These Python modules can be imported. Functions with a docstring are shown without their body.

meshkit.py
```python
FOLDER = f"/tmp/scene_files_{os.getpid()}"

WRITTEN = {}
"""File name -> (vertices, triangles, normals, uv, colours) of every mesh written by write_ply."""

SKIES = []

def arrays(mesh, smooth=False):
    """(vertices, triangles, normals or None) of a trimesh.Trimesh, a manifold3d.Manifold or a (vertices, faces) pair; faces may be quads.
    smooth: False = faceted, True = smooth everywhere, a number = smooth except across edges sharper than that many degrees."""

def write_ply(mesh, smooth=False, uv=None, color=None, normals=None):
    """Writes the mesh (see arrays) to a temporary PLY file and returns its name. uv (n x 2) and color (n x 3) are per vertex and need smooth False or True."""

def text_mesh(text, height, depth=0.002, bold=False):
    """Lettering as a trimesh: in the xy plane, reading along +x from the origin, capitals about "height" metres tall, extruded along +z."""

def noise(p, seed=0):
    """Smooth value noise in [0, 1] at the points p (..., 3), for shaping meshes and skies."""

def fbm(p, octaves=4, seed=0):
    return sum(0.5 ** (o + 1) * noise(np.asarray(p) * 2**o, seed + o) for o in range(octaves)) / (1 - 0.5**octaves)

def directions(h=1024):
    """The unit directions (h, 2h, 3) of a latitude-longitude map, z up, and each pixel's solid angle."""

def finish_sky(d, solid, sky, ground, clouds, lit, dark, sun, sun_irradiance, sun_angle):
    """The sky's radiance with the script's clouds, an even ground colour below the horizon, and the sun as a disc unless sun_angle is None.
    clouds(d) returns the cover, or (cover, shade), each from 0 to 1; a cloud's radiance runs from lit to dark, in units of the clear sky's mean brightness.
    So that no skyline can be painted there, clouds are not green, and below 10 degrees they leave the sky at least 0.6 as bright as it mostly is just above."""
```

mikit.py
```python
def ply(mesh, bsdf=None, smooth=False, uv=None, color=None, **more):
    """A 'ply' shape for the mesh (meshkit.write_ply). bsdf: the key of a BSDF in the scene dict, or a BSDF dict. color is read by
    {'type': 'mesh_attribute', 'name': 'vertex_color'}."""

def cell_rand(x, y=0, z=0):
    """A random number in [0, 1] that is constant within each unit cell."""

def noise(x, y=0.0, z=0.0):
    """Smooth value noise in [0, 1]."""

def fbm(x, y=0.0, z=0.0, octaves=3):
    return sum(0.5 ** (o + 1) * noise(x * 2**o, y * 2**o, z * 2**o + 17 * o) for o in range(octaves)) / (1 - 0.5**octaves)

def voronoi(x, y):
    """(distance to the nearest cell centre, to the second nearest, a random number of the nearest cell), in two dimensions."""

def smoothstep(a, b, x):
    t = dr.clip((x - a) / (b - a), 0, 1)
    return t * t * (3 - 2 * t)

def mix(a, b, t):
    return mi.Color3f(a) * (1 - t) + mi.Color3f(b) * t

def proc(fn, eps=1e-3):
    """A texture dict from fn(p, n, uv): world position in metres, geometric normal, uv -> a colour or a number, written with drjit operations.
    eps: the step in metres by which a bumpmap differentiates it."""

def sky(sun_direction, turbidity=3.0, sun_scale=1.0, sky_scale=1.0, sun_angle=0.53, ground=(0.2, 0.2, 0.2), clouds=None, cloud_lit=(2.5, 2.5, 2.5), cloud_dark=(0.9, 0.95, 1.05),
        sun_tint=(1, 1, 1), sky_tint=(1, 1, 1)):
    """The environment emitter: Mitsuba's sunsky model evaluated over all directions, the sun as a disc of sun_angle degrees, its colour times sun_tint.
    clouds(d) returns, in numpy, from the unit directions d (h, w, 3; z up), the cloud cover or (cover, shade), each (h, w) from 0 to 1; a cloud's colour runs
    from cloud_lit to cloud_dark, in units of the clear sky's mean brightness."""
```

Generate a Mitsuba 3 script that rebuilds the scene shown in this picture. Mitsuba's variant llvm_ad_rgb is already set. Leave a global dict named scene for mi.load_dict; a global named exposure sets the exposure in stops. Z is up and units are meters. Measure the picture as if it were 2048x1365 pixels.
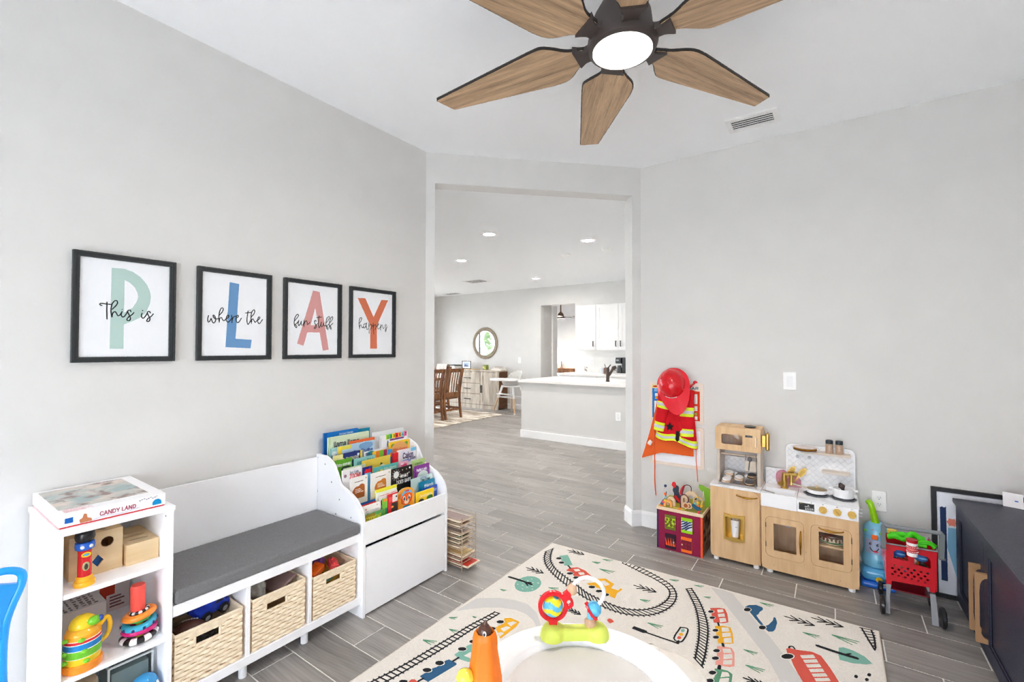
import math, random
import numpy as np, trimesh, drjit as dr, mitsuba as mi, mikit, meshkit, manifold3d
from shapely.geometry import Polygon, LineString, Point, box as sbox
from shapely import affinity
from shapely.ops import unary_union
from mikit import noise, fbm, cell_rand, smoothstep, voronoi
def mix(a, b, t):
    a, b = (mi.Color3f(*map(float, x)) if isinstance(x, np.ndarray) else x for x in (a, b)); return a * (1 - t) + b * t

T = mi.ScalarTransform4f
PI = math.pi
random.seed(7); rng = np.random.default_rng(7)
scene, labels = {}, {}

# ---- camera, sky, light, exposure -------------------------------------------------------------
EYE = np.array([2.3411, 0.0, 1.3384]); FOC, YAW, PITCH, ROLL = 908.65, 0.61188, 0.018318, 0.0018
FW = np.array([-math.sin(YAW) * math.cos(PITCH), math.cos(YAW) * math.cos(PITCH), math.sin(PITCH)])
_r = np.cross(FW, [0, 0, 1]); _r /= np.linalg.norm(_r); _u = np.cross(_r, FW)
RT, UP = _r * math.cos(ROLL) + _u * math.sin(ROLL), -_r * math.sin(ROLL) + _u * math.cos(ROLL)
scene['camera'] = {'type': 'perspective', 'fov': math.degrees(2 * math.atan(1024 / FOC)), 'fov_axis': 'x', 'near_clip': 0.05, 'far_clip': 100.0,
                   'to_world': T().look_at(origin=EYE.tolist(), target=(EYE + FW).tolist(), up=UP.tolist())}
def overcast(d):
    n = meshkit.fbm(d * 3.0, 3, 5)
    return np.clip(0.9 + 0.2 * n, 0, 1), np.clip(0.25 * n, 0, 1)
scene['sky'] = mikit.sky((-0.3, 0.5, 0.8), turbidity=3.0, sun_scale=0.0, sky_scale=1.0, ground=(0.85, 0.85, 0.84), clouds=overcast, cloud_lit=(2.84, 3.0, 3.22), cloud_dark=(2.1, 2.25, 2.42))
exposure = 4.28
FAN_LAMP, CAN_LAMP, BED_LAMP = 9.0, 26.0, 5.0

# ---- colours and materials ---------------------------------------------------------------------
def lin(c):
    c = np.asarray(c, float) / 255.0
    return np.where(c <= 0.04045, c / 12.92, ((c + 0.055) / 1.055) ** 2.4)
def mat(key, **k):
    scene[key] = {'type': 'twosided', 'bsdf': {'type': 'principled', **k}}
VC = {'type': 'mesh_attribute', 'name': 'vertex_color'}
mat('matte', base_color=VC, roughness=0.85, specular=0.2)
mat('satin', base_color=VC, roughness=0.45, specular=0.4)
mat('gloss', base_color=VC, roughness=0.18, specular=0.5)
mat('metal', base_color=VC, roughness=0.35, metallic=1.0)
def rgb(c): return {'type': 'rgb', 'value': [float(x) for x in lin(c)]}
def P3(f): return mikit.proc(f)
C3 = lambda c: mi.Color3f(*[float(x) for x in lin(c)])
WALL_C, CEIL_C, TRIM_C = (215, 214, 212), (247, 249, 251), (240, 240, 240)
def wall_fn(p, n, uv): return C3(WALL_C) * (0.985 + 0.03 * noise(p.x * 9 + p.y * 9, p.z * 9, 3.0))
scene['m_wall'] = {'type': 'twosided', 'bsdf': {'type': 'bumpmap', 'bump': mikit.proc(lambda p, n, uv: 0.0006 * fbm(p.x * 90, p.y * 90, p.z * 90, 2), 2e-3), 'scale': 1.0,
                   'nested': {'type': 'principled', 'base_color': P3(wall_fn), 'roughness': 0.6, 'specular': 0.25}}}
scene['m_ceil'] = {'type': 'twosided', 'bsdf': {'type': 'bumpmap', 'bump': mikit.proc(lambda p, n, uv: 0.0012 * fbm(p.x * 60, p.y * 60, p.z * 60, 2), 2e-3), 'scale': 1.0,
                   'nested': {'type': 'diffuse', 'reflectance': rgb(CEIL_C)}}}
mat('m_trim', base_color=rgb(TRIM_C), roughness=0.35, specular=0.4)
mat('m_white', base_color=rgb((240, 241, 244)), roughness=0.38, specular=0.4)
TP, TL0, TY0 = 0.1795, 0.534, 1.4685          # plank pitch, length, first joint line
def tile_fn(p, n, uv):
    k = dr.floor((p.y - TY0) / TP); xo = 0.567 - 0.178 * (k - 5)
    i = dr.floor((p.x - xo) / TL0); r = cell_rand(k, i, 3); r2 = cell_rand(k, i, 9)
    x, y = p.x + r * 37.0, p.y + r2 * 11.0
    w = 0.035 * noise(x * 4, y * 5, r * 9)
    g = fbm(x * 3.2, (y + w) * 62.0, r * 7, 3); g2 = fbm(x * 2.0 + 5, (y + w * 2) * 17.0, r * 5, 3); fine = noise(x * 20, y * 400, 1.0)
    ring = 0.5 + 0.5 * dr.sin((y + 0.05 * noise(x * 3.0, y * 6.0, r)) * 420.0)
    t = dr.clip(0.20 + 0.46 * g + 0.40 * g2 + 0.10 * (r - 0.5) + 0.10 * (fine - .5) + 0.08 * (ring - .5) - .06, 0, 1)
    c = mix(lin((88, 85, 82)), lin((168, 163, 159)), t)
    return c * (0.90 + 0.24 * r2)
scene['m_tile'] = {'type': 'twosided', 'bsdf': {'type': 'principled', 'base_color': P3(tile_fn), 'roughness': 0.42, 'specular': 0.35}}
mat('m_grout', base_color=rgb((222, 219, 214)), roughness=0.9, specular=0.1)
def wood(key, a, b, axis, rough=0.5, scale=1.0, stretch=14.0, spec=.35):
    def fn(p, n, uv):
        q = [p.x, p.y, p.z]; s = [q[j] * (3.0 if j == axis else 3.0 * stretch) * scale for j in range(3)]
        g = fbm(s[0], s[1], s[2], 3); f = fbm(s[0] * 3.1 + 4, s[1] * 3.1, s[2] * 3.1, 2)
        return mix(lin(a), lin(b), dr.clip(1.5 * g - 0.35 + 0.4 * (f - .5), 0, 1))
    mat(key, base_color=P3(fn), roughness=rough, specular=spec)
wood('m_toywood', (206, 168, 124), (226, 192, 150), 2, 0.45, 1.2, 12)
wood('m_board', (196, 158, 108), (226, 194, 148), 1, 0.55, 1.2, 9)
wood('m_pine', (214, 186, 142), (232, 208, 170), 1, 0.55, 1.2, 9)
wood('m_chair', (92, 60, 38), (158, 108, 70), 2, 0.45, 1.0, 10)
wood('m_side', (164, 154, 140), (216, 206, 192), 2, 0.7, 0.8, 9)
wood('m_sideend', (74, 48, 30), (112, 72, 46), 1, 0.6, 0.8, 7)
def blade_fn(p, n, uv):
    u, v = uv.x, uv.y
    g = fbm(u * 4 + 3, v * 90, 1.0, 3); f = noise(u * 40, v * 700, 2.0); wv = fbm(u * 3, v * 22 + 0.6 * noise(u * 5, v * 9, 1.0), 4.0, 3)
    return mix(lin((120, 95, 72)), lin((206, 174, 140)), dr.clip(0.16 + 0.75 * g + 0.45 * (wv - .3) + .25 * (f - .5) - .08, 0, 1))
mat('m_blade', base_color=P3(blade_fn), roughness=0.5, specular=0.3)
def cushion_fn(p, n, uv):
    w = 0.5 + 0.5 * noise(p.x * 700, p.y * 260, p.z * 700)
    return mix(lin((88, 88, 90)), lin((128, 128, 130)), dr.clip(.5 * w + .5 * fbm(p.x * 300, p.y * 300, p.z * 300, 2), 0, 1))
mat('m_cushion', base_color=P3(cushion_fn), roughness=0.95, specular=0.1, sheen=0.3)
def wicker_fn(p, n, uv): return mix(lin((220, 198, 166)), lin((246, 232, 208)), fbm(p.x * 60, p.y * 60, p.z * 160, 3))
mat('m_wicker', base_color=P3(wicker_fn), roughness=0.85, specular=0.15)
def rug_fn(p, n, uv):
    return mix(lin((205, 198, 190)), lin((228, 222, 214)), dr.clip(.35 * fbm(p.x * 5, p.y * 5, 0, 3) + .65 * noise(p.x * 350, p.y * 350, 0) + .1, 0, 1))
mat('m_rug', base_color=P3(rug_fn), roughness=0.95, specular=0.05)
mat('m_print', base_color=VC, roughness=0.95, specular=0.05)
mat('m_navy', base_color=P3(lambda p, n, uv: mix(lin((20, 24, 40)), lin((40, 44, 64)), fbm(p.x * 260, p.y * 260, p.z * 260, 2))), roughness=0.42, specular=0.5)
mat('m_gold', base_color=rgb((206, 172, 96)), roughness=0.32, metallic=1.0)
mat('m_brass', base_color=rgb((176, 136, 98)), roughness=0.5, metallic=.4)
mat('m_bronze', base_color=rgb((70, 58, 54)), roughness=0.4, metallic=.55)
mat('m_black', base_color=rgb((34, 36, 38)), roughness=0.35, specular=0.5)
mat('m_steel', base_color=rgb((190, 188, 186)), roughness=0.3, metallic=1.0)
mat('m_quartz', base_color=rgb((240, 238, 235)), roughness=0.12, specular=0.5)
mat('m_mirror', base_color=rgb((245, 245, 245)), roughness=0.02, metallic=1.0)
scene['m_glass'] = {'type': 'thindielectric', 'int_ior': 1.5}
scene['m_clear'] = {'type': 'thindielectric', 'int_ior': 1.3}
def herring_fn(p, n, uv):
    a, b = (p.x + p.z) * 28.3, (p.x - p.z) * 28.3           # diagonal cells of 35 mm
    i, j = dr.floor(a), dr.floor(b); m = i + j; par = m - 4 * dr.floor(m / 4)
    fa, fb = a - i, b - j; e = 0.05
    hor = par < 2
    la = dr.minimum(fa, 1 - fa); lb = dr.minimum(fb, 1 - fb)
    gap = dr.select(hor, lb, la) < e
    gap = gap | (dr.select(hor, dr.select(par < 1, fa, 1 - fa), dr.select(par < 3, 1 - fb, fb)) < e)
    v = fbm(p.x * 25 + cell_rand(i, j, 1), p.z * 25, 2.0, 3)
    return mix(mix(lin((226, 228, 232)), lin((246, 246, 248)), v), lin((196, 198, 202)), dr.select(gap, 0.8, 0.0))
mat('m_herring', base_color=P3(herring_fn), roughness=0.25, specular=0.4)
def marble_fn(p, n, uv): return mix(lin((205, 207, 212)), lin((240, 240, 242)), dr.clip(1.6 * fbm(p.x * 14 + 3 * noise(p.x * 9, p.y * 9, 1.), p.y * 14, p.z * 14, 4) - .2, 0, 1))
mat('m_marble', base_color=P3(marble_fn), roughness=0.25, specular=0.4)
def dirug_fn(p, n, uv):
    t = dr.clip(2.2 * fbm(p.x * 5, p.y * 14, 3.0, 4) - .6, 0, 1)
    return mix(lin((150, 138, 124)), lin((222, 214, 202)), t)
mat('m_hallrug', base_color=P3(dirug_fn), roughness=0.95, specular=.05)
def gamebox_fn(p, n, uv):
    a = fbm(p.x * 16, p.y * 16, 3.0, 4); b = fbm(p.x * 26 + 9, p.y * 26, 8.0, 4)
    c = mix(lin((150, 168, 168)), lin((205, 190, 180)), dr.clip(3 * a - 1, 0, 1))
    return mix(c, lin((120, 92, 88)), dr.clip(5 * (b - .56), 0, .85))
mat('m_gamebox', base_color=P3(gamebox_fn), roughness=0.3, specular=0.4)
def puzzle_fn(p, n, uv):
    i = dr.floor(p.z * 60); a = noise(p.x * 25 + i * 7, p.y * 25, i); b = noise(p.x * 40, p.y * 40 + i * 3, i + 5)
    c = mix(lin((120, 60, 40)), lin((214, 200, 176)), dr.clip(3 * a - 1, 0, 1)); c = mix(c, lin((70, 120, 90)), dr.clip(4 * b - 2.2, 0, 1))
    return mix(c, lin((190, 40, 36)), dr.select(cell_rand(i, 2, 4) > .6, dr.clip(4 * a - 2, 0, 1), 0.0))
mat('m_puzzle', base_color=P3(puzzle_fn), roughness=0.5, specular=.3)
mat('m_leaf', base_color=P3(lambda p, n, uv: mix(lin((60, 92, 48)), lin((150, 176, 120)), noise(p.x * 9, p.y * 9, p.z * 9))), roughness=.7, specular=.2)

# ---- mesh helpers ------------------------------------------------------------------------------
class B:
    """Collects coloured pieces; becomes one mesh."""
    def __init__(s): s.v, s.f, s.c, s.n = [], [], [], 0
    def add(s, m, col=(200, 200, 200), smooth=None):
        if hasattr(m, 'to_mesh'):
            q = m.to_mesh(); m = trimesh.Trimesh(q.vert_properties[:, :3], q.tri_verts, process=False)
        if isinstance(m, tuple): m = trimesh.Trimesh(np.asarray(m[0], float), np.asarray(m[1]), process=False)
        if smooth is None: v, f = np.asarray(m.vertices)[m.faces].reshape(-1, 3), np.arange(len(m.faces) * 3).reshape(-1, 3)
        elif smooth is True: v, f = np.asarray(m.vertices), np.asarray(m.faces)
        else:
            m = trimesh.graph.smooth_shade(m, angle=math.radians(smooth), facet_minarea=None); v, f = np.asarray(m.vertices), np.asarray(m.faces)
        s.v.append(np.array(v, float)); s.f.append(np.array(f) + s.n); s.c.append(np.tile(lin(col), (len(v), 1))); s.n += len(v)
        return s
    def xf(s, M):
        s.v = [v @ M[:3, :3].T + M[:3, 3] for v in s.v]; return s
    def mesh(s): return np.vstack(s.v), np.vstack(s.f), np.vstack(s.c)
def numbered(k):
    if k not in used: used.add(k); return k
    i = 1
    while '%s_%03d' % (k, i) in used: i += 1
    k = '%s_%03d' % (k, i); used.add(k); return k
used = set()
def put(key, b, m='satin', uv=None, **more):
    v, f, c = b.mesh()
    scene[key] = mikit.ply(trimesh.Trimesh(v, f, process=False), m, True, uv, c, **more); return key
def thing(name, label, cat, group=None):
    k = numbered(name); labels[k] = {'label': label, 'category': cat}
    if group: labels[k]['group'] = group
    return k
def part(parent, name, b, m='satin', label=None, **k):
    key = numbered(parent + '__' + name); put(key, b, m, **k)
    if label: labels[key] = {'label': label}
    return key
def solo(name, label, cat, b, m='satin', group=None): return put(thing(name, label, cat, group), b, m)
def struct(name, b, m, **k):
    key = numbered(name); put(key, b, m, **k); labels[key] = {'kind': 'structure'}; return key

def bx(x0, x1, y0, y1, z0, z1, ch=0.0):
    lo, hi = np.array([min(x0, x1), min(y0, y1), min(z0, z1)]), np.array([max(x0, x1), max(y0, y1), max(z0, z1)])
    if ch <= 0: return trimesh.creation.box(bounds=[lo, hi])
    ch = min(ch, (hi - lo).min() * 0.49); pts = []
    for s in np.ndindex(2, 2, 2):
        c = np.where(s, hi, lo); d = np.where(s, -1, 1) * ch
        for k in range(3): e = d.copy(); e[k] = 0; pts.append(c + e)
    return trimesh.convex.convex_hull(np.array(pts))
def rbox(x0, x1, y0, y1, z0, z1, r, seg=12):
    lo, hi = np.array([min(x0, x1), min(y0, y1), min(z0, z1)]), np.array([max(x0, x1), max(y0, y1), max(z0, z1)]); r = min(r, (hi - lo).min() * .499)
    s = trimesh.creation.icosphere(2, r).vertices
    return trimesh.convex.convex_hull(np.vstack([s + np.where(k, hi - r, lo + r) for k in np.ndindex(2, 2, 2)]))
def frame_of(d):
    d = np.asarray(d, float); d = d / np.linalg.norm(d); a = np.cross(d, [0, 0, 1] if abs(d[2]) < .9 else [1, 0, 0]); a /= np.linalg.norm(a); return a, np.cross(d, a), d
def cyl(p0, p1, r0, r1=None, n=24, cap=True):
    r1 = r0 if r1 is None else r1; p0, p1 = np.asarray(p0, float), np.asarray(p1, float); a, b, d = frame_of(p1 - p0); t = np.arange(n) * 2 * PI / n
    ring = np.cos(t)[:, None] * a + np.sin(t)[:, None] * b; v = np.vstack([p0 + ring * r0, p1 + ring * r1, [p0], [p1]]); i = np.arange(n); j = (i + 1) % n
    f = [np.stack([i, j, j + n], 1), np.stack([i, j + n, i + n], 1)]
    if cap: f += [np.stack([j, i, i * 0 + 2 * n], 1), np.stack([i + n, j + n, i * 0 + 2 * n + 1], 1)]
    return trimesh.Trimesh(v, np.vstack(f), process=False)
def crv(pts, n=8, closed=False):
    """Catmull-Rom through the points."""
    p = np.asarray(pts, float)
    if len(p) < 3: return p
    q = np.vstack([p[-1:], p, p[:2]]) if closed else np.vstack([2 * p[:1] - p[1:2], p, 2 * p[-1:] - p[-2:-1]])
    out = []
    for i in range(1, len(q) - 2):
        t = np.arange(n)[:, None] / n
        out.append(0.5 * (2 * q[i] + (q[i + 1] - q[i - 1]) * t + (2 * q[i - 1] - 5 * q[i] + 4 * q[i + 1] - q[i + 2]) * t ** 2 + (3 * q[i] - q[i - 1] - 3 * q[i + 1] + q[i + 2]) * t ** 3))
    if not closed: out.append(p[-1:])
    return np.vstack(out)
def tube(pts, r, n=8, closed=False):
    p = np.asarray(pts, float); m = len(p); r = np.broadcast_to(np.asarray(r, float), (m,))
    t = (np.roll(p, -1, 0) - np.roll(p, 1, 0)) if closed else np.gradient(p, axis=0); t /= np.linalg.norm(t, axis=1, keepdims=True) + 1e-12
    a = frame_of(t[0])[0]; A = []
    for k in range(m):
        a = a - t[k] * (a @ t[k]); a /= np.linalg.norm(a); A.append(a)
    A = np.array(A); Bn = np.cross(t, A); g = np.arange(n) * 2 * PI / n
    v = (p[:, None] + r[:, None, None] * (np.cos(g)[None, :, None] * A[:, None] + np.sin(g)[None, :, None] * Bn[:, None])).reshape(-1, 3)
    i, j = np.meshgrid(np.arange(m if closed else m - 1), np.arange(n), indexing='ij'); i2, j2 = (i + 1) % m, (j + 1) % n
    f = np.vstack([np.stack([i * n + j, i * n + j2, i2 * n + j2], -1).reshape(-1, 3), np.stack([i * n + j, i2 * n + j2, i2 * n + j], -1).reshape(-1, 3)])
    if not closed:
        v = np.vstack([v, p[:1], p[-1:]]); k = np.arange(n); k2 = (k + 1) % n
        f = np.vstack([f, np.stack([k2, k, k * 0 + m * n], 1), np.stack([(m - 1) * n + k, (m - 1) * n + k2, k * 0 + m * n + 1], 1)])
    return trimesh.Trimesh(v, f, process=False)
def lathe(prof, c=(0, 0, 0), n=32, axis=(0, 0, 1), a0=0, a1=2 * PI):
    pr = np.asarray(prof, float); m = len(pr); full = abs(a1 - a0 - 2 * PI) < 1e-6; k = n if full else n + 1
    t = a0 + (a1 - a0) * np.arange(k) / n; a, b, d = frame_of(axis)
    if abs(d[2]) > .99: a, b = np.array([1., 0, 0]), np.array([0, 1., 0]) * np.sign(d[2])
    v = np.asarray(c, float) + (pr[None, :, :1] * (np.cos(t)[:, None, None] * a + np.sin(t)[:, None, None] * b) + pr[None, :, 1:2] * d).reshape(-1, 3)
    i, j = np.meshgrid(np.arange(n), np.arange(m - 1), indexing='ij'); i2 = (i + 1) % k
    f = np.vstack([np.stack([i * m + j, i2 * m + j, i2 * m + j + 1], -1).reshape(-1, 3), np.stack([i * m + j, i2 * m + j + 1, i * m + j + 1], -1).reshape(-1, 3)])
    f = f[(np.linalg.norm(np.cross(v[f[:, 1]] - v[f[:, 0]], v[f[:, 2]] - v[f[:, 0]]), axis=1) > 1e-12)]
    return trimesh.Trimesh(v, f, process=False)
def ball(c, r, sub=2):
    m = trimesh.creation.icosphere(sub, 1.0); m.vertices = m.vertices * np.asarray(r, float) + np.asarray(c, float); return m
PL = {'xy': np.array([[1, 0, 0], [0, 1, 0], [0, 0, 1.]]), 'yz': np.array([[0, 0, 1.], [1, 0, 0], [0, 1, 0]]), 'xz': np.array([[1., 0, 0], [0, 0, -1.], [0, 1, 0]])}
def place(m, o, ux, uy):
    """Mesh in (u, v, w) to world: origin o, axes ux, uy, w = ux x uy."""
    ux, uy = np.asarray(ux, float), np.asarray(uy, float); uz = np.cross(ux, uy); M = np.stack([ux, uy, uz], 1)
    m = m.copy(); m.vertices = np.asarray(m.vertices) @ M.T + np.asarray(o, float)
    return m
def ext(poly, h, o=(0, 0, 0), ux=(1, 0, 0), uy=(0, 1, 0)):
    if not hasattr(poly, 'geom_type'): poly = Polygon(poly)
    if not poly.is_valid: poly = poly.buffer(0)
    ms = [trimesh.creation.extrude_polygon(g, h, engine='earcut') for g in getattr(poly, 'geoms', [poly]) if g.area > 1e-10]
    return place(trimesh.util.concatenate(ms), o, ux, uy)
def rrect(u0, u1, v0, v1, r): return sbox(u0 + r, v0 + r, u1 - r, v1 - r).buffer(r, quad_segs=5)
_tx = {}
def text(s, h, o, ux, uy, width=None, depth=0.0006, bold=True):
    if (s, bold) not in _tx: _tx[s, bold] = meshkit.text_mesh(s, 1.0, 1.0, bold)
    m = _tx[s, bold].copy(); m.vertices = np.asarray(m.vertices) * [h, h, depth]
    if width: m.vertices = np.asarray(m.vertices) * [width / max(m.extents[0], 1e-6), 1, 1]
    return place(m, o, ux, uy)
Xa, Ya, Za = np.eye(3)
def Q(l): return [(a * 1e-4, b * 1e-4) for a, b in l]
def rotz(b, a, c=(0, 0)):
    M = np.eye(4); M[:2, :2] = [[math.cos(a), -math.sin(a)], [math.sin(a), math.cos(a)]]; M[:2, 3] = np.array(c) - M[:2, :2] @ np.array(c); return b.xf(M)
def px(p):
    d = np.atleast_2d(p) - EYE; Z = d @ FW; return np.stack([1024 + FOC * (d @ RT) / Z, 682.5 - FOC * (d @ UP) / Z, Z], 1)
# ---- the room ----------------------------------------------------------------------------------
H, HH, D, YA, CC, S2 = 2.74, 2.675, 3.4204, 2.2711, 1.1494, math.sqrt(.5)
XR, YF, FY, HX0, HX1, HY0 = 3.34, -1.5, 8.38, -5.88, 3.6, 1.0
def dg(t, off=0.0): return (t * S2 - off * S2, YA + t * S2 + off * S2)      # along the diagonal wall, off = away from the playroom
TD0, TD1, LD, TH = 0.063, 1.5553, CC / S2, 0.1255
b = B().add(bx(-.12, 0, YF, YA, 0, H)); struct('wall_left', b, 'm_wall')
b = B().add(ext([dg(0), dg(TD0), dg(TD0, TH), dg(-.10, TH)], H), TRIM_C)
b.add(ext([dg(TD1), dg(LD), dg(LD + .1, TH), dg(TD1, TH)], H)); b.add(ext([dg(TD0), dg(TD1), dg(TD1, TH), dg(TD0, TH)], H - 2.5217, (0, 0, 2.5217)))
struct('wall_back', b, 'm_wall')
b = B().add(bx(CC, XR + .12, D, D + .12, 0, H)); struct('wall_right', b, 'm_wall')
def windowed(name, axis, a, t, u0, u1, z1, wins, z0=0.0):
    """A wall across axis at a..a+t with rectangular openings (u0, u1, z0, z1)."""
    poly = sbox(u0, z0, u1, z1)
    for w in wins: poly = poly.difference(sbox(w[0], w[2], w[1], w[3]))
    m = ext(poly, abs(t), (a if t > 0 else a + t, 0, 0), Ya, Za) if axis == 'x' else ext(poly, abs(t), (0, a if t < 0 else a + t, 0), Xa, Za)
    return struct(name, B().add(m), 'm_wall')
def window(n, axis, a, w, nx=2, ny=2):
    """White frame and pane in an opening."""
    fr = sbox(w[0], w[2], w[1], w[3]).difference(sbox(w[0] + .05, w[2] + .05, w[1] - .05, w[3] - .05))
    for i in range(1, nx): u = w[0] + (w[1] - w[0]) * i / nx; fr = fr.union(sbox(u - .02, w[2], u + .02, w[3]))
    for i in range(1, ny): z = w[2] + (w[3] - w[2]) * i / ny; fr = fr.union(sbox(w[0], z - .015, w[1], z + .015))
    o, ux = ((a - .02, 0, 0), Ya) if axis == 'x' else ((0, a + .02, 0), Xa)
    k = 'window_%d' % n; used.add(k); labels[k] = {'kind': 'structure'}
    part(k, 'frame', B().add(ext(fr, .04, o, ux, Za), (70, 66, 62) if n == 3 else TRIM_C), 'satin')
    po = ((a, 0, 0), Ya) if axis == 'x' else ((0, a, 0), Xa)
    part(k, 'pane', B().add(place(trimesh.Trimesh([[w[0] + .05, w[2] + .05, 0], [w[1] - .05, w[2] + .05, 0], [w[1] - .05, w[3] - .05, 0], [w[0] + .05, w[3] - .05, 0]], [[0, 1, 2], [0, 2, 3]], process=False), po[0], po[1], Za)), 'm_glass')
W1, W2 = (0.5, 3.15, 0.05, 1.8), (-4.0, -2.8, 1.0, 2.1)
windowed('wall_front', 'y', YF, -.12, -.12, XR + .12, H, [W1]); window(1, 'y', YF - .06, W1, 3, 2)
windowed('wall_side', 'x', XR, .12, YF - .12, D + .12, H, [])
b = B().add(bx(-.12, XR + .12, YF - .12, D + .12, H, H + .1)); struct('ceiling', b, 'm_ceil')
# the open living space beyond
W3, W4, W5 = (5.30, 7.84, 0.02, 2.30), (5.2, 6.4, 1.1, 2.0), (2.2, 4.4, .5, 2.2)
windowed('wall_dining', 'x', HX0, -.12, HY0 - .12, 12.0, HH + .06, [W3, W5]); window(5, 'x', HX0 - .06, W5, 3, 1); window(3, 'x', HX0 - .06, W3, 2, 1)
windowed('wall_kitchen', 'x', HX1, .12, D, 8.5, HH + .06, [W4]); window(4, 'x', HX1 + .06, W4, 2, 1)
windowed('wall_living', 'y', HY0, -.12, HX0 - .12, -.12, HH + .06, [W2]); window(2, 'y', HY0 - .06, W2, 3, 1)
DW = (-2.79, -1.945, 0.0, 2.30)
windowed('wall_far', 'y', FY + .13, -.13, HX0, HX1, HH + .06, [DW])
hc = Polygon([(HX0, HY0), (-.12, HY0), (-.12, YA), dg(-.1, TH), dg(LD + .1, TH), (CC, D + .1), (HX1, D + .1), (HX1, FY + .02), (HX0, FY + .02)])
struct('ceiling_hall', B().add(ext(hc, .06, (0, 0, HH))), 'm_ceil')
# bedroom behind the doorway
b = B().add(bx(-5, 0.6, 11.6, 11.7, 0, HH)); b.add(bx(.5, .6, FY + .13, 11.7, 0, HH)); struct('wall_bedroom', b, 'm_wall')
W6 = (9.2, 11.3, .3, 2.3); windowed('wall_bedside', 'x', -5.0, -.1, FY + .13, 11.7, HH, [W6]); window(6, 'x', -5.05, W6, 2, 1)
struct('ceiling_bedroom', B().add(bx(-5.1, .6, FY + .12, 11.7, HH, HH + .06)), 'm_ceil')
door_c = B()
for x0, x1, z0, z1 in ((DW[0] - .0, DW[0] + .012, 0, 2.3), (DW[1] - .012, DW[1], 0, 2.3), (DW[0], DW[1], 2.288, 2.3)): door_c.add(bx(x0, x1, FY - .002, FY + .134, z0, z1))
struct('trim_1', door_c, 'm_wall')
struct('trim_2', B().add(bx(-5, -2.80, FY + .1302, FY + .50, 0, HH)), 'm_wall'); struct('trim_3', B().add(bx(-3.0, -2.765, FY + .5002, FY + .70, 0, 2.32, .004)), 'm_trim')
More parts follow.
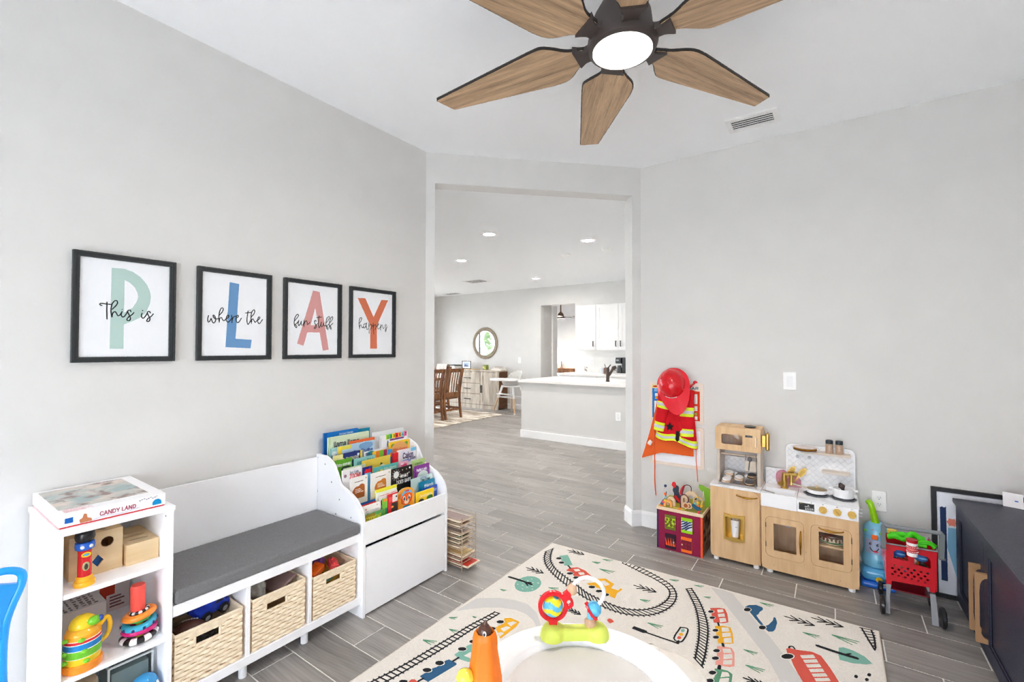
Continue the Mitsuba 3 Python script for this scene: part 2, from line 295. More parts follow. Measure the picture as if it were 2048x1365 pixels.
# baseboards
def base(name, pts, h=.115, t=.015):
    """pts: lines of (x, y) pairs, room side to the left."""
    bb = B()
    for seg in pts:
        (x0, y0), (x1, y1) = seg; d = np.array([x1 - x0, y1 - y0]); L = np.hypot(*d); ux = np.array([d[0] / L, d[1] / L, 0]); nrm = np.array([-ux[1], ux[0], 0])
        prof = [(0, 0), (t, 0), (t, h - .02), (t * .45, h), (0, h)]
        # extrude along the run: plane (nrm, z), normal = nrm x z = +-ux
        o = np.array([x0, y0, 0]) if np.dot(np.cross(nrm, Za), ux) > 0 else np.array([x1, y1, 0])
        bb.add(ext(prof, L, o, nrm, Za), TRIM_C)
    struct(name, bb, 'm_trim')
base('baseboard_left', [((0, YA), (0, YF))])
base('baseboard_right', [((XR, D), (CC - .006, D))])
a0, a1 = dg(TD0), dg(TD0, TH); c0, c1 = dg(TD1), dg(TD1, TH)
base('baseboard_back', [(dg(LD + .0), dg(TD1 - .015)), (c0, c1), (a1, a0), (dg(TD0 + .015), dg(-.0))])
base('baseboard_far', [((HX1, FY), (DW[1], FY)), ((DW[0], FY), (HX0, FY))])
base('baseboard_dining', [((HX0, FY), (HX0, HY0))])
base('baseboard_bedroom', [((.5, 11.6), (-5, 11.6))])
# floor: grout bed, planks
fl = struct('floor', B().add(bx(HX0 - .1, HX1 + .1, YF - .1, 12, -.06, -.0015)), 'm_grout')
def seen_floor(x, y):
    if x > .02 and y < D - .02 and (y - x) < YA - .02:     # playroom
        return x < XR
    # through the opening
    dx, dy = x - EYE[0], y - EYE[1]; den = dy - dx
    if abs(den) < 1e-6: return False
    s = (YA - (EYE[1] - EYE[0])) / den                      # crosses y - x = YA
    if not 0 < s < 1: return False
    t = (EYE[0] + s * dx) / S2
    return TD0 - .1 < t < TD1 + .1 and not (y > 5.8 and x > -1.5) and y < FY
tiles = []
for k in range(int((YF - TY0) / TP) - 1, int((12 - TY0) / TP) + 1):
    y0 = TY0 + k * TP; xo = 0.567 - 0.178 * (k - 5)
    for i in range(int((HX0 - xo) / TL0) - 1, int((HX1 - xo) / TL0) + 2):
        x0 = xo + i * TL0; x, y = x0 + TL0 / 2, y0 + TP / 2
        if not (HX0 - .3 < x < HX1 + .3 and YF - .05 < y < 11.9): continue
        if x < -.1 and y < HY0: continue
        area = 0.0
        pts = [(x0 + TL0 * a, y0 + TP * c) for a in (.02, .25, .5, .75, .98) for c in (.1, .5, .9)]; vis = 0
        for q in pts:
            X = px((q[0], q[1], 0))[0]
            rugged = .76 < q[0] < 2.51 and q[1] < 2.74
            hid = q[0] < .42 and q[1] < 2.0 or (q[0] > 2.87 and q[1] < 3.33) or (q[1] > 3.16 and 1.37 < q[0] < 2.45)
            if X[2] > .1 and 0 < X[0] < 2048 and 0 < X[1] < 1365 and not rugged and not hid and seen_floor(*q): vis += 1
        if vis: c = px([(x0, y0, 0), (x0 + TL0, y0, 0), (x0, y0 + TP, 0)]); area = abs(np.cross(c[1, :2] - c[0, :2], c[2, :2] - c[0, :2])) * vis / 15
        tiles.append((area, x0, y0))
tiles.sort(reverse=True); G = .003
rest = B()
for n, (area, x0, y0) in enumerate(tiles):
    m = bx(max(x0 + G, HX0), min(x0 + TL0 - G, HX1), y0 + G, y0 + TP - G, -.012, 0.0)
    if n < 299 and area > 0: part(fl, 'tile', B().add(m), 'm_tile')
    else: rest.add(m)
k = part(fl, 'distant_tiles', rest, 'm_tile'); labels[k] = {'kind': 'stuff', 'label': 'grey wood look tiles farther off'}
# ---- ceiling fan, air vents, recessed lamps ----------------------------------------------------
def fan(name, label, c, zb, R, n, ph, blade_m, metal_col, lamp, tilt=0.10, up=None):
    t = thing(name, label, 'ceiling fan'); cx, cy = c; top = up or H; s = R / .802
    b = B().add(lathe([(.0, top), (.07, top), (.07, top - .02), (.05, top - .05), (.016, top - .06), (.016, zb + .17 * s), (.03, zb + .16 * s), (.075 * s, zb + .13 * s), (.098 * s, zb + .09 * s), (.105 * s, zb + .03 * s), (.118 * s, zb + .012), (.122 * s, zb - .012), (.116 * s, zb - .03), (.103 * s, zb - .036), (.10 * s, zb - .028), (0, zb - .027)], (cx, cy, 0), 48), metal_col, 40)
    part(t, 'motor_housing', b, 'satin')
    lens = lathe([(0.0, zb - .034), (.097 * s, zb - .032), (.10 * s, zb - .028)], (cx, cy, 0), 40); lens.faces = lens.faces[:, ::-1]
    if lens.face_normals[0][2] > 0: lens.faces = lens.faces[:, ::-1]
    part(t, 'light_lens', B().add(lens, (255, 250, 240)), 'matte', 'round glowing white light lens' if lamp else None, **({'emitter': {'type': 'area', 'radiance': {'type': 'rgb', 'value': [lamp, lamp * .93, lamp * .84]}}} if lamp else {}))
    for k in range(n):
        a = ph - k * 2 * PI / n; ca, sa = math.cos(a), math.sin(a)
        out = crv([(.135, .03), (.19, .044), (.235, .078), (.275, .101), (.33, .099)], 5).tolist() + [(.81, .043), (.815, .035), (.785, -.046), (.775, -.05)] + crv([(.31, -.104), (.26, -.103), (.225, -.088), (.185, -.055), (.135, -.03)], 5).tolist()
        o2 = np.array(out) * s
        def shape(poly, z0, z1): 
            m = trimesh.creation.extrude_polygon(Polygon(poly), z1 - z0, engine='earcut'); v = np.asarray(m.vertices)
            r, w, z = v[:, 0], v[:, 1], v[:, 2] + z0; z = z + w * tilt
            m.vertices = np.stack([cx + r * ca - w * sa, cy + r * sa + w * ca, zb + z], 1); return m, np.stack([r, w], 1)
        m, _ = shape(o2, .0, .009); key = part(t, 'blade', B().add(m, (36, 32, 30)), 'satin')
        m, uv = shape(Polygon(o2).buffer(-.0035 * s).exterior.coords[:-1], -.0022, -.0002); mb = B(); v = np.asarray(m.vertices); mb.v, mb.f, mb.c, mb.n = [v[m.faces].reshape(-1, 3)], [np.arange(len(m.faces) * 3).reshape(-1, 3)], [np.tile(lin((170, 130, 90)), (len(m.faces) * 3, 1))], len(m.faces) * 3
        part(key, 'wood_face', mb, blade_m, uv=(uv + [k * 3.1, k])[m.faces].reshape(-1, 2))
        iron = np.array(crv([(.085, .055), (.115, .030), (.14, .026), (.172, .044)], 4).tolist() + crv([(.172, -.044), (.14, -.026), (.115, -.030), (.085, -.055)], 4).tolist()) * s
        part(t, 'blade_bracket', B().add(shape(iron, -.012, .012)[0], metal_col), 'satin')
    return t
fan('ceiling_fan', 'large six-blade ceiling fan with wood look blades and a bright round light', (1.751, 1.512), 2.42, .802, 6, 3.21, 'm_blade', (62, 54, 52), FAN_LAMP)
def vent(name, label, x0, x1, y0, y1, z, n):
    t = thing(name, label, 'air vent'); w = .028
    part(t, 'frame', B().add(ext(sbox(x0 - w, y0 - w, x1 + w, y1 + w).difference(sbox(x0, y0, x1, y1)), .008, (0, 0, z - .008)), (236, 236, 236)), 'satin')
    part(t, 'duct', B().add(bx(x0, x1, y0, y1, z - .001, z + .02), (104, 104, 106)), 'matte')
    for i in range(n):
        y = y0 + (y1 - y0) * (i + .5) / n; d = (y1 - y0) / n
        part(t, 'slat', B().add(ext([(y - d * .34, z - .008), (y - d * .34, z - .0065), (y + d * .30, z - .0035), (y + d * .30, z - .005)], x1 - x0, (x0, 0, 0), Ya, Za), (232, 232, 232)), 'satin')
vent('air_vent', 'white slotted air vent in the playroom ceiling right of the fan', 1.848, 2.073, 3.026, 3.162, H, 5)
vent('air_vent', 'white air vent in the far ceiling above the round mirror', -3.55, -3.13, 6.72, 7.02, HH, 6)
vent('air_vent', 'small white air vent at the far left of the hall ceiling', -5.3, -4.9, 8.0, 8.22, HH, 4)
def can(x, y, label):
    t = thing('recessed_light', label, 'ceiling light', 'recessed lights in the ceiling beyond the opening')
    part(t, 'trim_ring', B().add(lathe([(.095, HH), (.093, HH - .006), (.07, HH - .009), (.068, HH - .002)], (x, y, 0), 32), (244, 244, 242), 40), 'satin')
    m = lathe([(0, HH - .004), (.068, HH - .004)], (x, y, 0), 32)
    if m.face_normals[0][2] > 0: m.faces = m.faces[:, ::-1]
    part(t, 'lens', B().add(m, (255, 250, 240)), 'matte', emitter={'type': 'area', 'radiance': {'type': 'rgb', 'value': [CAN_LAMP, CAN_LAMP * .95, CAN_LAMP * .88]}})
CS = (HH - EYE[2]) / (2.74 - EYE[2])
for (x, y, l) in ((-1.038, 4.329, 'bright recessed light nearest the opening on the left'), (-.191, 5.296, 'bright recessed light at right above the island'), (-2.401, 5.371, 'bright recessed light toward the dining side'), (-2.4, 7.57, 'bright recessed light farthest back, before the doorway')):
    can(EYE[0] + (x - EYE[0]) * CS, EYE[1] + (y - EYE[1]) * CS, l)
for x, y, l in ((-.838, 5.903, 'small white round smoke detector left of the right-hand recessed light'), (-.195, 5.905, 'small white round disc beside the jamb on the hall ceiling')):
    x, y = EYE[0] + (x - EYE[0]) * CS, EYE[1] + (y - EYE[1]) * CS
    solo('smoke_detector', l, 'smoke detector', B().add(lathe([(.075, HH), (.07, HH - .02), (.045, HH - .032), (0, HH - .034)], (x, y, 0), 28), (242, 242, 240), 40))
# ---- posters: letters and handwriting, 0.1 mm units (y, z) on the left wall
LET={'P':[[(5589,16595),(5980,16611),(6257,16526),(6509,16345),(6720,16075),(6838,15789),(6873,15553),(6844,15271),(6736,14944),(6532,14674),(6284,14504),(5996,14362),(5997,13376),(5567,13375)],[(5999,16155),(6170,16068),(6327,15891),(6417,15686),(6445,15512),(6397,15312),(6276,15067),(6125,14920),(5996,14834)]],'L':[[(9916,16555),(10338,16513),(10208,13867),(10947,13830),(10895,13409),(9768,13462)]],'A':[[(14161,16604),(14553,16568),(15145,13347),(14783,13281),(14577,14301),(13848,14286),(13637,13557),(13272,13673)],[(14295,15666),(14514,14713),(14034,14680)]],'Y':[[(17043,16476),(17594,16502),(18220,15379),(18817,16510),(19343,16522),(18480,14869),(18493,13414),(17982,13413),(17979,14847)]]}
SCR={'P':[[(5307,15071),(5254,15097),(5259,15141),(5310,15154),(5453,15139),(5607,15133)],[(5462,15214),(5461,14877),(5471,14552)],[(5619,14636),(5592,14811),(5590,14987),(5626,15178),(5703,15292),(5762,15297),(5787,15230),(5754,15126),(5629,14952)],[(5628,14662),(5641,14789),(5709,14856),(5759,14796),(5799,14704),(5858,14727),(5917,14832),(5931,14872),(5908,14755),(5939,14668),(5989,14671),(6068,14791),(6107,14910)],[(5931,14959),(5941,14959)],[(6214,14891),(6188,14948),(6127,14937),(6112,14871),(6170,14733),(6203,14619),(6183,14541),(6122,14524),(6091,14568),(6141,14667),(6232,14750),(6312,14859)],[(6579,14851),(6560,14745),(6598,14655),(6651,14671),(6745,14835),(6765,14910)],[(6589,14963),(6600,14964)],[(6857,14876),(6840,14935),(6786,14938),(6755,14889),(6800,14759),(6850,14656),(6835,14562),(6781,14513),(6743,14557),(6790,14653),(6876,14724),(6961,14843)]],'L':[[(9035,14904),(9005,14757),(9026,14613),(9084,14645),(9148,14780),(9188,14651),(9255,14573),(9320,14657),(9332,14790),(9291,14906),(9237,14939),(9225,14887),(9279,14802),(9359,14763),(9452,14805)],[(9487,14629),(9465,14798),(9476,15021),(9527,15217),(9594,15303),(9649,15255),(9610,15119),(9490,14962)],[(9493,14696),(9505,14800),(9572,14849),(9614,14777),(9683,14699),(9750,14769),(9818,14833),(9873,14866),(9893,14950),(9844,14977),(9790,14861),(9792,14712),(9862,14640),(9944,14720),(10013,14829)],[(10018,14980),(10034,14800),(10036,14634)],[(10041,14755),(10082,14878),(10152,14928),(10194,14946)],[(10196,14824),(10294,14906),(10322,14977),(10265,14988),(10216,14886),(10225,14719),(10297,14647),(10382,14728),(10453,14862)],[(10763,15237),(10729,14994),(10710,14760),(10763,14584),(10822,14657),(10909,14818)],[(10639,15131),(10905,15177)],[(10926,14631),(10902,14802),(10906,15052),(10949,15226),(11031,15311),(11077,15251),(11041,15123),(10915,14958)],[(10933,14710),(10939,14819),(10999,14854),(11045,14778),(11106,14703),(11196,14802),(11288,14870),(11325,14951),(11279,14980),(11226,14882),(11228,14724),(11290,14640),(11366,14716),(11450,14855)]],'A':[[(13134,14895),(13280,15073),(13334,15193),(13292,15237),(13198,15159),(13119,14985),(13101,14789),(13123,14635),(13205,14521),(13252,14562),(13224,14639),(13150,14668),(13297,14812),(13357,14907),(13318,14748),(13353,14638),(13421,14700),(13502,14875),(13489,14756),(13531,14666),(13600,14709),(13655,14817)],[(13653,14949),(13634,14763),(13650,14599)],[(13656,14711),(13710,14859),(13780,14916),(13822,14852),(13852,14720),(13922,14763),(13992,14860)],[(14374,14907),(14337,14959),(14265,14928),(14280,14821),(14355,14689),(14370,14595),(14298,14518),(14254,14550),(14311,14647),(14441,14788)],[(14532,15228),(14505,14995),(14486,14749),(14524,14581),(14590,14632),(14677,14895),(14649,14743),(14694,14629),(14768,14708),(14834,14862),(14813,14751),(14874,14678),(14949,14743)],[(14408,15128),(14674,15171)],[(14963,14868),(15113,15042),(15173,15170),(15127,15230),(15036,15148),(14962,14978),(14949,14771),(14996,14580),(15065,14499),(15103,14556),(15026,14650),(14965,14661),(15147,14794)],[(15176,14878),(15330,15025),(15390,15169),(15335,15221),(15251,15133),(15191,14962),(15162,14753),(15210,14588),(15273,14507),(15303,14564),(15240,14659),(15179,14670),(15394,14847)]],'Y':[[(17199,14605),(17162,14839),(17167,15099),(17228,15257),(17290,15308),(17347,15251),(17299,15118),(17189,14947)],[(17198,14711),(17232,14831),(17288,14857),(17345,14741),(17409,14684),(17472,14746)],[(17655,14909),(17583,14954),(17499,14866),(17472,14746),(17529,14659),(17600,14727),(17670,14862),(17705,14996),(17678,14803),(17701,14648),(17744,14577),(17816,14640)],[(17864,14967),(17873,14751),(17898,14354)],[(17873,14739),(17944,14887),(18031,14915),(18098,14845),(18063,14710),(17961,14597)],[(18091,14796),(18179,14836)],[(18192,14995),(18202,14704),(18235,14339)],[(18217,14765),(18282,14878),(18357,14905),(18417,14835),(18388,14711),(18314,14610)],[(18402,14785),(18537,14852),(18612,14917),(18619,14979),(18558,14976),(18522,14864),(18538,14717),(18607,14646),(18689,14711),(18765,14800)],[(18771,14949),(18765,14763),(18774,14584)],[(18780,14751),(18840,14890),(18902,14905),(18934,14782),(18981,14685),(19057,14762)],[(19228,14882),(19180,14955),(19118,14927),(19119,14840),(19182,14742),(19215,14618),(19153,14504),(19113,14577),(19183,14680),(19307,14835)]]}
FZ0, FZ1 = 1.285, 1.712
for nm, y0, y1, col, word, extra in (('P', .444, .772, (176, 200, 194), 'This is', 'sage green letter P'), ('L', .855, 1.185, (104, 146, 190), 'where the', 'blue letter L'), ('A', 1.251, 1.589, (206, 150, 148), 'fun stuff', 'dusty pink letter A'), ('Y', 1.648, 1.988, (206, 116, 86), 'happens', 'orange letter Y')):
    t = thing('wall_poster', 'black framed poster of a %s with handwriting %s' % (extra, word), 'poster', 'four letter posters on the left wall')
    fr = B()
    for k, (w0, w1, d0, d1) in enumerate(((0, .008, .0, .020), (.008, .016, 0, .016), (.016, .021, 0, .012))):
        fr.add(ext(sbox(y0 + w0, FZ0 + w0, y1 - w0, FZ1 - w0).difference(sbox(y0 + w1, FZ0 + w1, y1 - w1, FZ1 - w1)), d1, (.001, 0, 0), Ya, Za), (44, 48, 50) if k != 2 else (58, 62, 64))
    part(t, 'frame', fr, 'satin')
    part(t, 'print', B().add(bx(.002, .0065, y0 + .018, y1 - .018, FZ0 + .018, FZ1 - .018), (232, 234, 238)), 'satin')
    ly = LET[nm]; part(t, 'letter', B().add(ext(Polygon(Q(ly[0]), [Q(h) for h in ly[1:]]), .0003, (.0066, 0, 0), Ya, Za), col), 'matte')
    sc = unary_union([LineString(crv(Q(l), 7)).buffer(.0019) for l in SCR[nm]])
    part(t, 'handwriting', B().add(ext(sc, .0003, (.0071, 0, 0), Ya, Za), (42, 44, 46)), 'matte')
# ---- storage bench unit on the left ------------------------------------------------------------
WH = (240, 241, 244); XF = .415
def screws(b, pts, y, s=1):
    for x, z in pts: b.add(cyl((x, y, z), (x, y + .0012 * s, z), .004, n=8), (120, 122, 126))
t = thing('tall_shelf', 'white tall narrow open shelf with toys against the left wall', 'shelf')
part(t, 'side_panel', B().add(bx(.016, XF, .345, .360, 0, .762, .001), WH)); k = B().add(bx(.016, XF, .629, .645, 0, .762, .001), WH)
screws(k, [(.39, .74)], .629, -1); part(t, 'side_panel', k); part(t, 'top_panel', B().add(bx(.014, XF + .004, .341, .649, .762, .778, .0015), WH))
for z in (.581, .320, .055): part(t, 'shelf_board', B().add(bx(.022, XF - .003, .3602, .6288, z - .016, z, .001), WH))
part(t, 'back_panel', B().add(bx(.016, .022, .36, .629, .03, .762), WH))
t = thing('storage_bench', 'white cubby bench with high back panel between shelf and book rack', 'bench')
part(t, 'back_panel', B().add(bx(.016, .032, .6455, 1.438, .04, .744), WH))
part(t, 'seat_board', B().add(bx(.032, .412, .6455, 1.438, .377, .417, .002), WH)); part(t, 'bottom_board', B().add(bx(.032, .412, .6455, 1.438, .066, .103, .002), WH))
for y in (.906, 1.172): part(t, 'divider', B().add(bx(.034, .410, y - .008, y + .008, .103, .377, .001), WH))
for x, y in ((.362, .908), (.362, 1.174), (.07, .908), (.07, 1.174), (.362, .675), (.07, .675)): part(t, 'foot', B().add(cyl((x, y, 0), (x, y, .066), .0155, n=24), WH, 40))
part(t, 'side_panel', B().add(bx(.032, .412, 1.4235, 1.4385, .103, .377), WH))
cu = B(); g = np.linspace(0, 1, 41)
def pillow(x0, x1, y0, y1, z0, z1, r, nx=14, ny=40):
    lo = B(); m = rbox(x0, x1, y0, y1, z0, z1, r); m = m.subdivide().subdivide(); v = np.array(m.vertices)
    v[:, 2] += np.where(v[:, 2] > (z0 + z1) / 2, .004 * (meshkit.fbm(v * 14, 2, 3) - .5), 0); m.vertices = v; return m
solo('seat_cushion', 'charcoal grey upholstered seat cushion on the white bench', 'cushion', B().add(pillow(.034, .416, .652, 1.432, .4175, .466, .012), (90, 90, 92), 40), 'm_cushion')
# baskets
def basket(y0, y1, z0, z1, hy0, hy1, hz0, hz1, label):
    hz0 -= .006
    t = thing('wicker_basket', label, 'basket', 'three wicker baskets in the bench cubbies'); x0, x1, ins = .10, .405, .006
    def wall(name, L, hgt, org, ux, un, hole=None):
        du, dv = .004, .0029; nu, nv = int(L / du) + 1, int(hgt / dv) + 1; U, V = np.meshgrid(np.linspace(0, L, nu), np.linspace(0, hgt, nv))
        row = .0145; r = np.floor(V / row); f = V / row - r; st = .024
        prof = np.sqrt(np.clip(1 - (2 * f - 1) ** 2, 0, 1)); un_ = np.sin(U * PI / st + PI * r + .5 * (meshkit.noise(np.stack([U * 30, r, V * 0], -1), 5) - .5))
        d = .0056 * prof * (.55 + .45 * un_) + .0012 * meshkit.noise(np.stack([U * 70, V * 420, V * 0 + org[1] * 50], -1), 3)
        band = np.zeros(U.shape, bool)
        if hole is not None:
            band = (U > hole[0] - .012) & (U < hole[1] + .012) & (V > hole[3]); d = np.where(band, .0035 + .0012 * np.sin(U * 900), d)
        rim = V > hgt - .007; d = np.where(rim, .0045 + .001 * np.sin(U * 500), d)
        taper = (1 - V / hgt)
        P = np.asarray(org, float) + U[..., None] * np.asarray(ux) + V[..., None] * np.asarray(Za) + d[..., None] * np.asarray(un); mid = np.array([0, (y0 + y1) / 2, 0])
        P[..., 1] = (y0 + y1) / 2 + (P[..., 1] - (y0 + y1) / 2) * (1 - .0 * taper)
        i, j = np.meshgrid(np.arange(nv - 1), np.arange(nu - 1), indexing='ij')
        q = np.stack([i * nu + j, i * nu + j + 1, (i + 1) * nu + j + 1, (i + 1) * nu + j], -1).reshape(-1, 4)
        if hole is not None:
            cu_, cv_ = U[i, j].ravel() + du / 2, V[i, j].ravel() + dv / 2; q = q[~((cu_ > hole[0]) & (cu_ < hole[1]) & (cv_ > hole[2]) & (cv_ < hole[3]))]
        b = B(); F = np.vstack([q[:, [0, 1, 2]], q[:, [0, 2, 3]]])
        vid = q[:, 0]; gap = (f.ravel()[vid] < .21) & (un_.ravel()[vid] < -.35) & ~band.ravel()[vid] & (V.ravel()[vid] < hgt - .016); q2 = q[~gap]; F2 = np.vstack([q2[:, [0, 1, 2]], q2[:, [0, 2, 3]]])
        b.add((P.reshape(-1, 3), F2), (230, 208, 172), True)
        Pi = P - np.asarray(un) * .009; b.add((Pi.reshape(-1, 3), F[:, ::-1]), (200, 180, 150), True)
        # close the rim and the hole's edge
        return part(t, name, b, 'm_wicker')
    wall('front_wall', y1 - y0, z1 - z0, (x1, y0, z0), Ya, Xa, (hy0 - y0, hy1 - y0, hz0 - z0, hz1 - z0))
    wall('back_wall', y1 - y0, z1 - z0, (x0, y1, z0), -Ya, -Xa)
    wall('side_wall', x1 - x0, z1 - z0, (x0, y0, z0), Xa, -Ya); wall('side_wall', x1 - x0, z1 - z0, (x1, y1, z0), -Xa, Ya)
    rm = B()
    for a, c in (((x0, y0), (x1, y0)), ((x1, y0), (x1, y1)), ((x1, y1), (x0, y1)), ((x0, y1), (x0, y0))): rm.add(tube(np.linspace((*a, z1), (*c, z1), 12), .0055, 8), (226, 204, 168), True)
    for a, c in (((hy0, hz0), (hy1, hz0)), ((hy0, hz1), (hy1, hz1)), ((hy0, hz0), (hy0, hz1)), ((hy1, hz0), (hy1, hz1))): rm.add(tube(np.linspace((x1 - .003, *a), (x1 - .003, *c), 6), .0055, 8), (232, 212, 178), True)
    part(t, 'rim', rm, 'm_wicker'); part(t, 'base', B().add(bx(x0 + .004, x1 - .004, y0 + .004, y1 - .004, z0 + .001, z0 + .008), (210, 188, 150)), 'm_wicker')
basket(.655, .884, .1035, .302, .720, .806, .243, .274, 'tan woven basket with a football and blue car, next to the tall shelf')
basket(.922, 1.148, .1035, .309, .979, 1.067, .248, .277, 'tan woven basket holding grey and mauve cloth, in the middle cubby')
basket(1.187, 1.412, .1035, .293, 1.250, 1.333, .240, .267, 'tan woven basket full of colourful blocks, in the right cubby')
# what is in the baskets
fb = B(); m = ball((0, 0, 0), (.07, .042, .042), 3); v = np.array(m.vertices); v[:, 1:] *= (1 - .45 * (abs(v[:, :1]) / .07) ** 3); m.vertices = v; fb.add(m, (74, 40, 30), True)
fb.add(tube([(x, .018, .036 - 1.2 * x * x * 3) for x in np.linspace(-.03, .03, 7)], .002, 6), (230, 226, 220))
for x in np.linspace(-.026, .026, 6): fb.add(tube([(x, .006, .0415 - 3.6 * x * x), (x, .026, .034 - 3.6 * x * x)], .002, 6), (230, 226, 220))
fb = rotz(fb, 1.15); fb.xf(np.array([[.85, 0, 0, .352], [0, .85, 0, .722], [0, 0, .85, .278], [0, 0, 0, 1.]])); k = thing('toy_football', 'brown toy football with white laces in the left basket', 'ball'); put(k, fb, 'satin')
k = thing('toy_car', 'shiny blue toy car with grey wheels on top of the left basket', 'toy car'); b = B()
prof = crv([(-.07, 0), (-.066, .03), (-.03, .036), (-.012, .062), (.03, .062), (.046, .036), (.07, .03), (.072, 0)], 4)
m = ext(prof, .066, (0, .033, 0), Xa, Za); b.add(m, (34, 66, 190), 30); b.add(ext(Polygon([(-.005, .04), (.0, .056), (.026, .056), (.036, .04)]), .068, (0, .034, 0), Xa, Za), (24, 30, 60)); b.add(bx(.0705, .074, -.02, .02, .008, .022), (225, 228, 235))
Mx = trimesh.transformations.euler_matrix(.25, .0, 1.9); Mx[:3, :3] *= .9; Mx[:3, 3] = (.30, .806, .300); b.xf(Mx); part(k, 'body', b, 'gloss')
for x, y in ((-.042, -.034), (.042, -.034), (-.042, .034), (.042, .034)):
    b = B().add(cyl((x, y - .012, .002), (x, y + .012, .002), .022, n=24), (30, 30, 34), 40); b.add(cyl((x, y - .0135, .002), (x, y + .0135, .002), .012, n=12), (150, 152, 158), 40); part(k, 'wheel', b.xf(Mx), 'satin')
def rbrick(c, s, a, col, name, label, group=None):
    k = thing(name, label, 'building block', group); b = B().add(bx(-s[0] / 2, s[0] / 2, -s[1] / 2, s[1] / 2, -s[2] / 2, s[2] / 2, .002), col)
    for i in range(max(1, round(s[1] / .03))):
        yy = -s[1] / 2 + s[1] * (i + .5) / max(1, round(s[1] / .03)); b.add(cyl((0, yy, s[2] / 2), (0, yy, s[2] / 2 + .008), .009, n=14), col, 40)
    M = trimesh.transformations.euler_matrix(*a); M[:3, 3] = c; put(k, b.xf(M), 'gloss')
rbrick((.34, 1.238, .290), (.05, .075, .035), (.3, .2, .4), (232, 104, 24), 'toy_block', 'orange toy block at the left in the right basket'); rbrick((.295, 1.232, .262), (.045, .06, .03), (-.2, .3, 1.0), (230, 180, 30), 'toy_block', 'yellow toy block under the orange one in the right basket')
rbrick((.30, 1.28, .300), (.04, .06, .045), (.5, -.3, .7), (110, 60, 140), 'toy_block', 'purple toy block in the right basket'); rbrick((.335, 1.335, .283), (.04, .07, .03), (.1, .25, 1.2), (235, 82, 84), 'toy_block', 'coral red toy block in the right basket')
rbrick((.362, 1.285, .250), (.03, .075, .04), (0, .5, .2), (140, 190, 178), 'toy_block', 'mint green toy block behind the handle hole of the right basket'); rbrick((.21, 1.25, .295), (.05, .09, .03), (.2, .1, .2), (200, 40, 60), 'toy_block', 'dark red toy block at the back of the right basket'); rbrick((.27, 1.262, .21), (.1, .07, .05), (.2, .1, .2), (70, 150, 170), 'toy_block', 'teal toy block low in the right basket')
rbrick((.25, 1.352, .215), (.1, .08, .06), (.0, .1, .2), (220, 170, 60), 'toy_block', 'amber toy block low at the back of the right basket')
def drape(c, r, seed, col, a=0, ridge=9, amp=.15):
    m = trimesh.creation.icosphere(4, 1.0); v = np.array(m.vertices); th = np.arctan2(v[:, 1], v[:, 0]); n = meshkit.fbm(v * 2.2 + seed, 3, seed)
    v = v * (1 + amp * np.sin(ridge * th + 6 * n)[:, None] * .4 + (n - .5)[:, None] * .5); v = v * np.asarray(r); m.vertices = v; M = trimesh.transformations.euler_matrix(0, 0, a); m.apply_transform(M); m.vertices = np.asarray(m.vertices) + c; return m
solo('folded_cloth', 'pale grey cloth bundled in the middle basket', 'cloth', B().add(drape((.275, .985, .305), (.08, .042, .052), 3, (0, 0, 0)), (176, 176, 172), True), 'matte')
b = B(); m = bx(-.085, .085, -.05, .05, -.006, .006, .004); b.add(m, (132, 108, 104)); b.xf(trimesh.transformations.euler_matrix(.45, -.1, .1)); b.xf(np.array([[1, 0, 0, .295], [0, 1, 0, 1.078], [0, 0, 1, .300], [0, 0, 0, 1.]])); solo('mauve_pouch', 'mauve folded fabric pouch in the middle basket beside the grey cloth', 'pouch', b, 'matte')
solo('dark_toy_pile', 'dark toys jumbled low in the left basket', 'toys', B().add(drape((.25, .77, .175), (.095, .07, .05), 8, 0), (48, 46, 44), True), 'satin')
solo('yellow_toy', 'yellow green toy at the back corner of the left basket', 'toy', B().add(drape((.24, .845, .29), (.03, .024, .03), 5, 0), (190, 186, 60), True), 'gloss')
solo('pale_toy', 'grey white toy behind the blue car in the left basket', 'toy', B().add(drape((.19, .77, .30), (.06, .05, .03), 15, 0), (190, 192, 196), True), 'satin')
# ---- book rack --------------------------------------------------------------------------------
t = thing('book_rack', 'white stepped sling book rack packed with picture books beside the opening', 'book rack')
prof = [(.016, 0), (.43, 0), (.43, .45)] + crv([(.43, .45), (.424, .497), (.405, .537), (.356, .580), (.289, .610)], 4).tolist() + crv([(.289, .610), (.236, .628), (.212, .668), (.170, .728), (.11, .757), (.08, .76)], 4).tolist() + [(.016, .76)]
lp = ext(prof, .014, (0, 1.4535, 0), Xa, Za); b = B().add(lp, WH); screws(b, [(.03, .742), (.10, .716), (.16, .63), (.03, .56), (.23, .55), (.33, .478), (.2, .47)], 1.4395, -1); part(t, 'side_panel', b, 'satin')
part(t, 'side_panel', B().add(ext(prof, .014, (0, 2.044, 0), Xa, Za), WH), 'satin')
part(t, 'back_panel', B().add(bx(.016, .026, 1.4536, 2.0299, .05, .76), WH)); part(t, 'front_lip', B().add(bx(.4155, .4285, 1.4536, 2.0299, .358, .468, .001), WH))
for x0, x1, z, zt in ((.026, .1135, .55, .63), (.120, .19, .47, .57), (.20, .30, .42, .50), (.312, .4155, .36, .36)): part(t, 'tier_board', B().add(bx(x0, x1, 1.4536, 2.0299, z - .01, z), WH))
for x, z0, z1 in ((.1172, .46, .62), (.195, .41, .56), (.306, .35, .49)): part(t, 'tier_divider', B().add(bx(x - .002, x + .002, 1.4536, 2.0299, z0, z1), WH))
t = thing('rolling_bin', 'plain white toy bin pushed in under the book rack', 'toy bin'); y0, y1 = 1.4565, 2.027
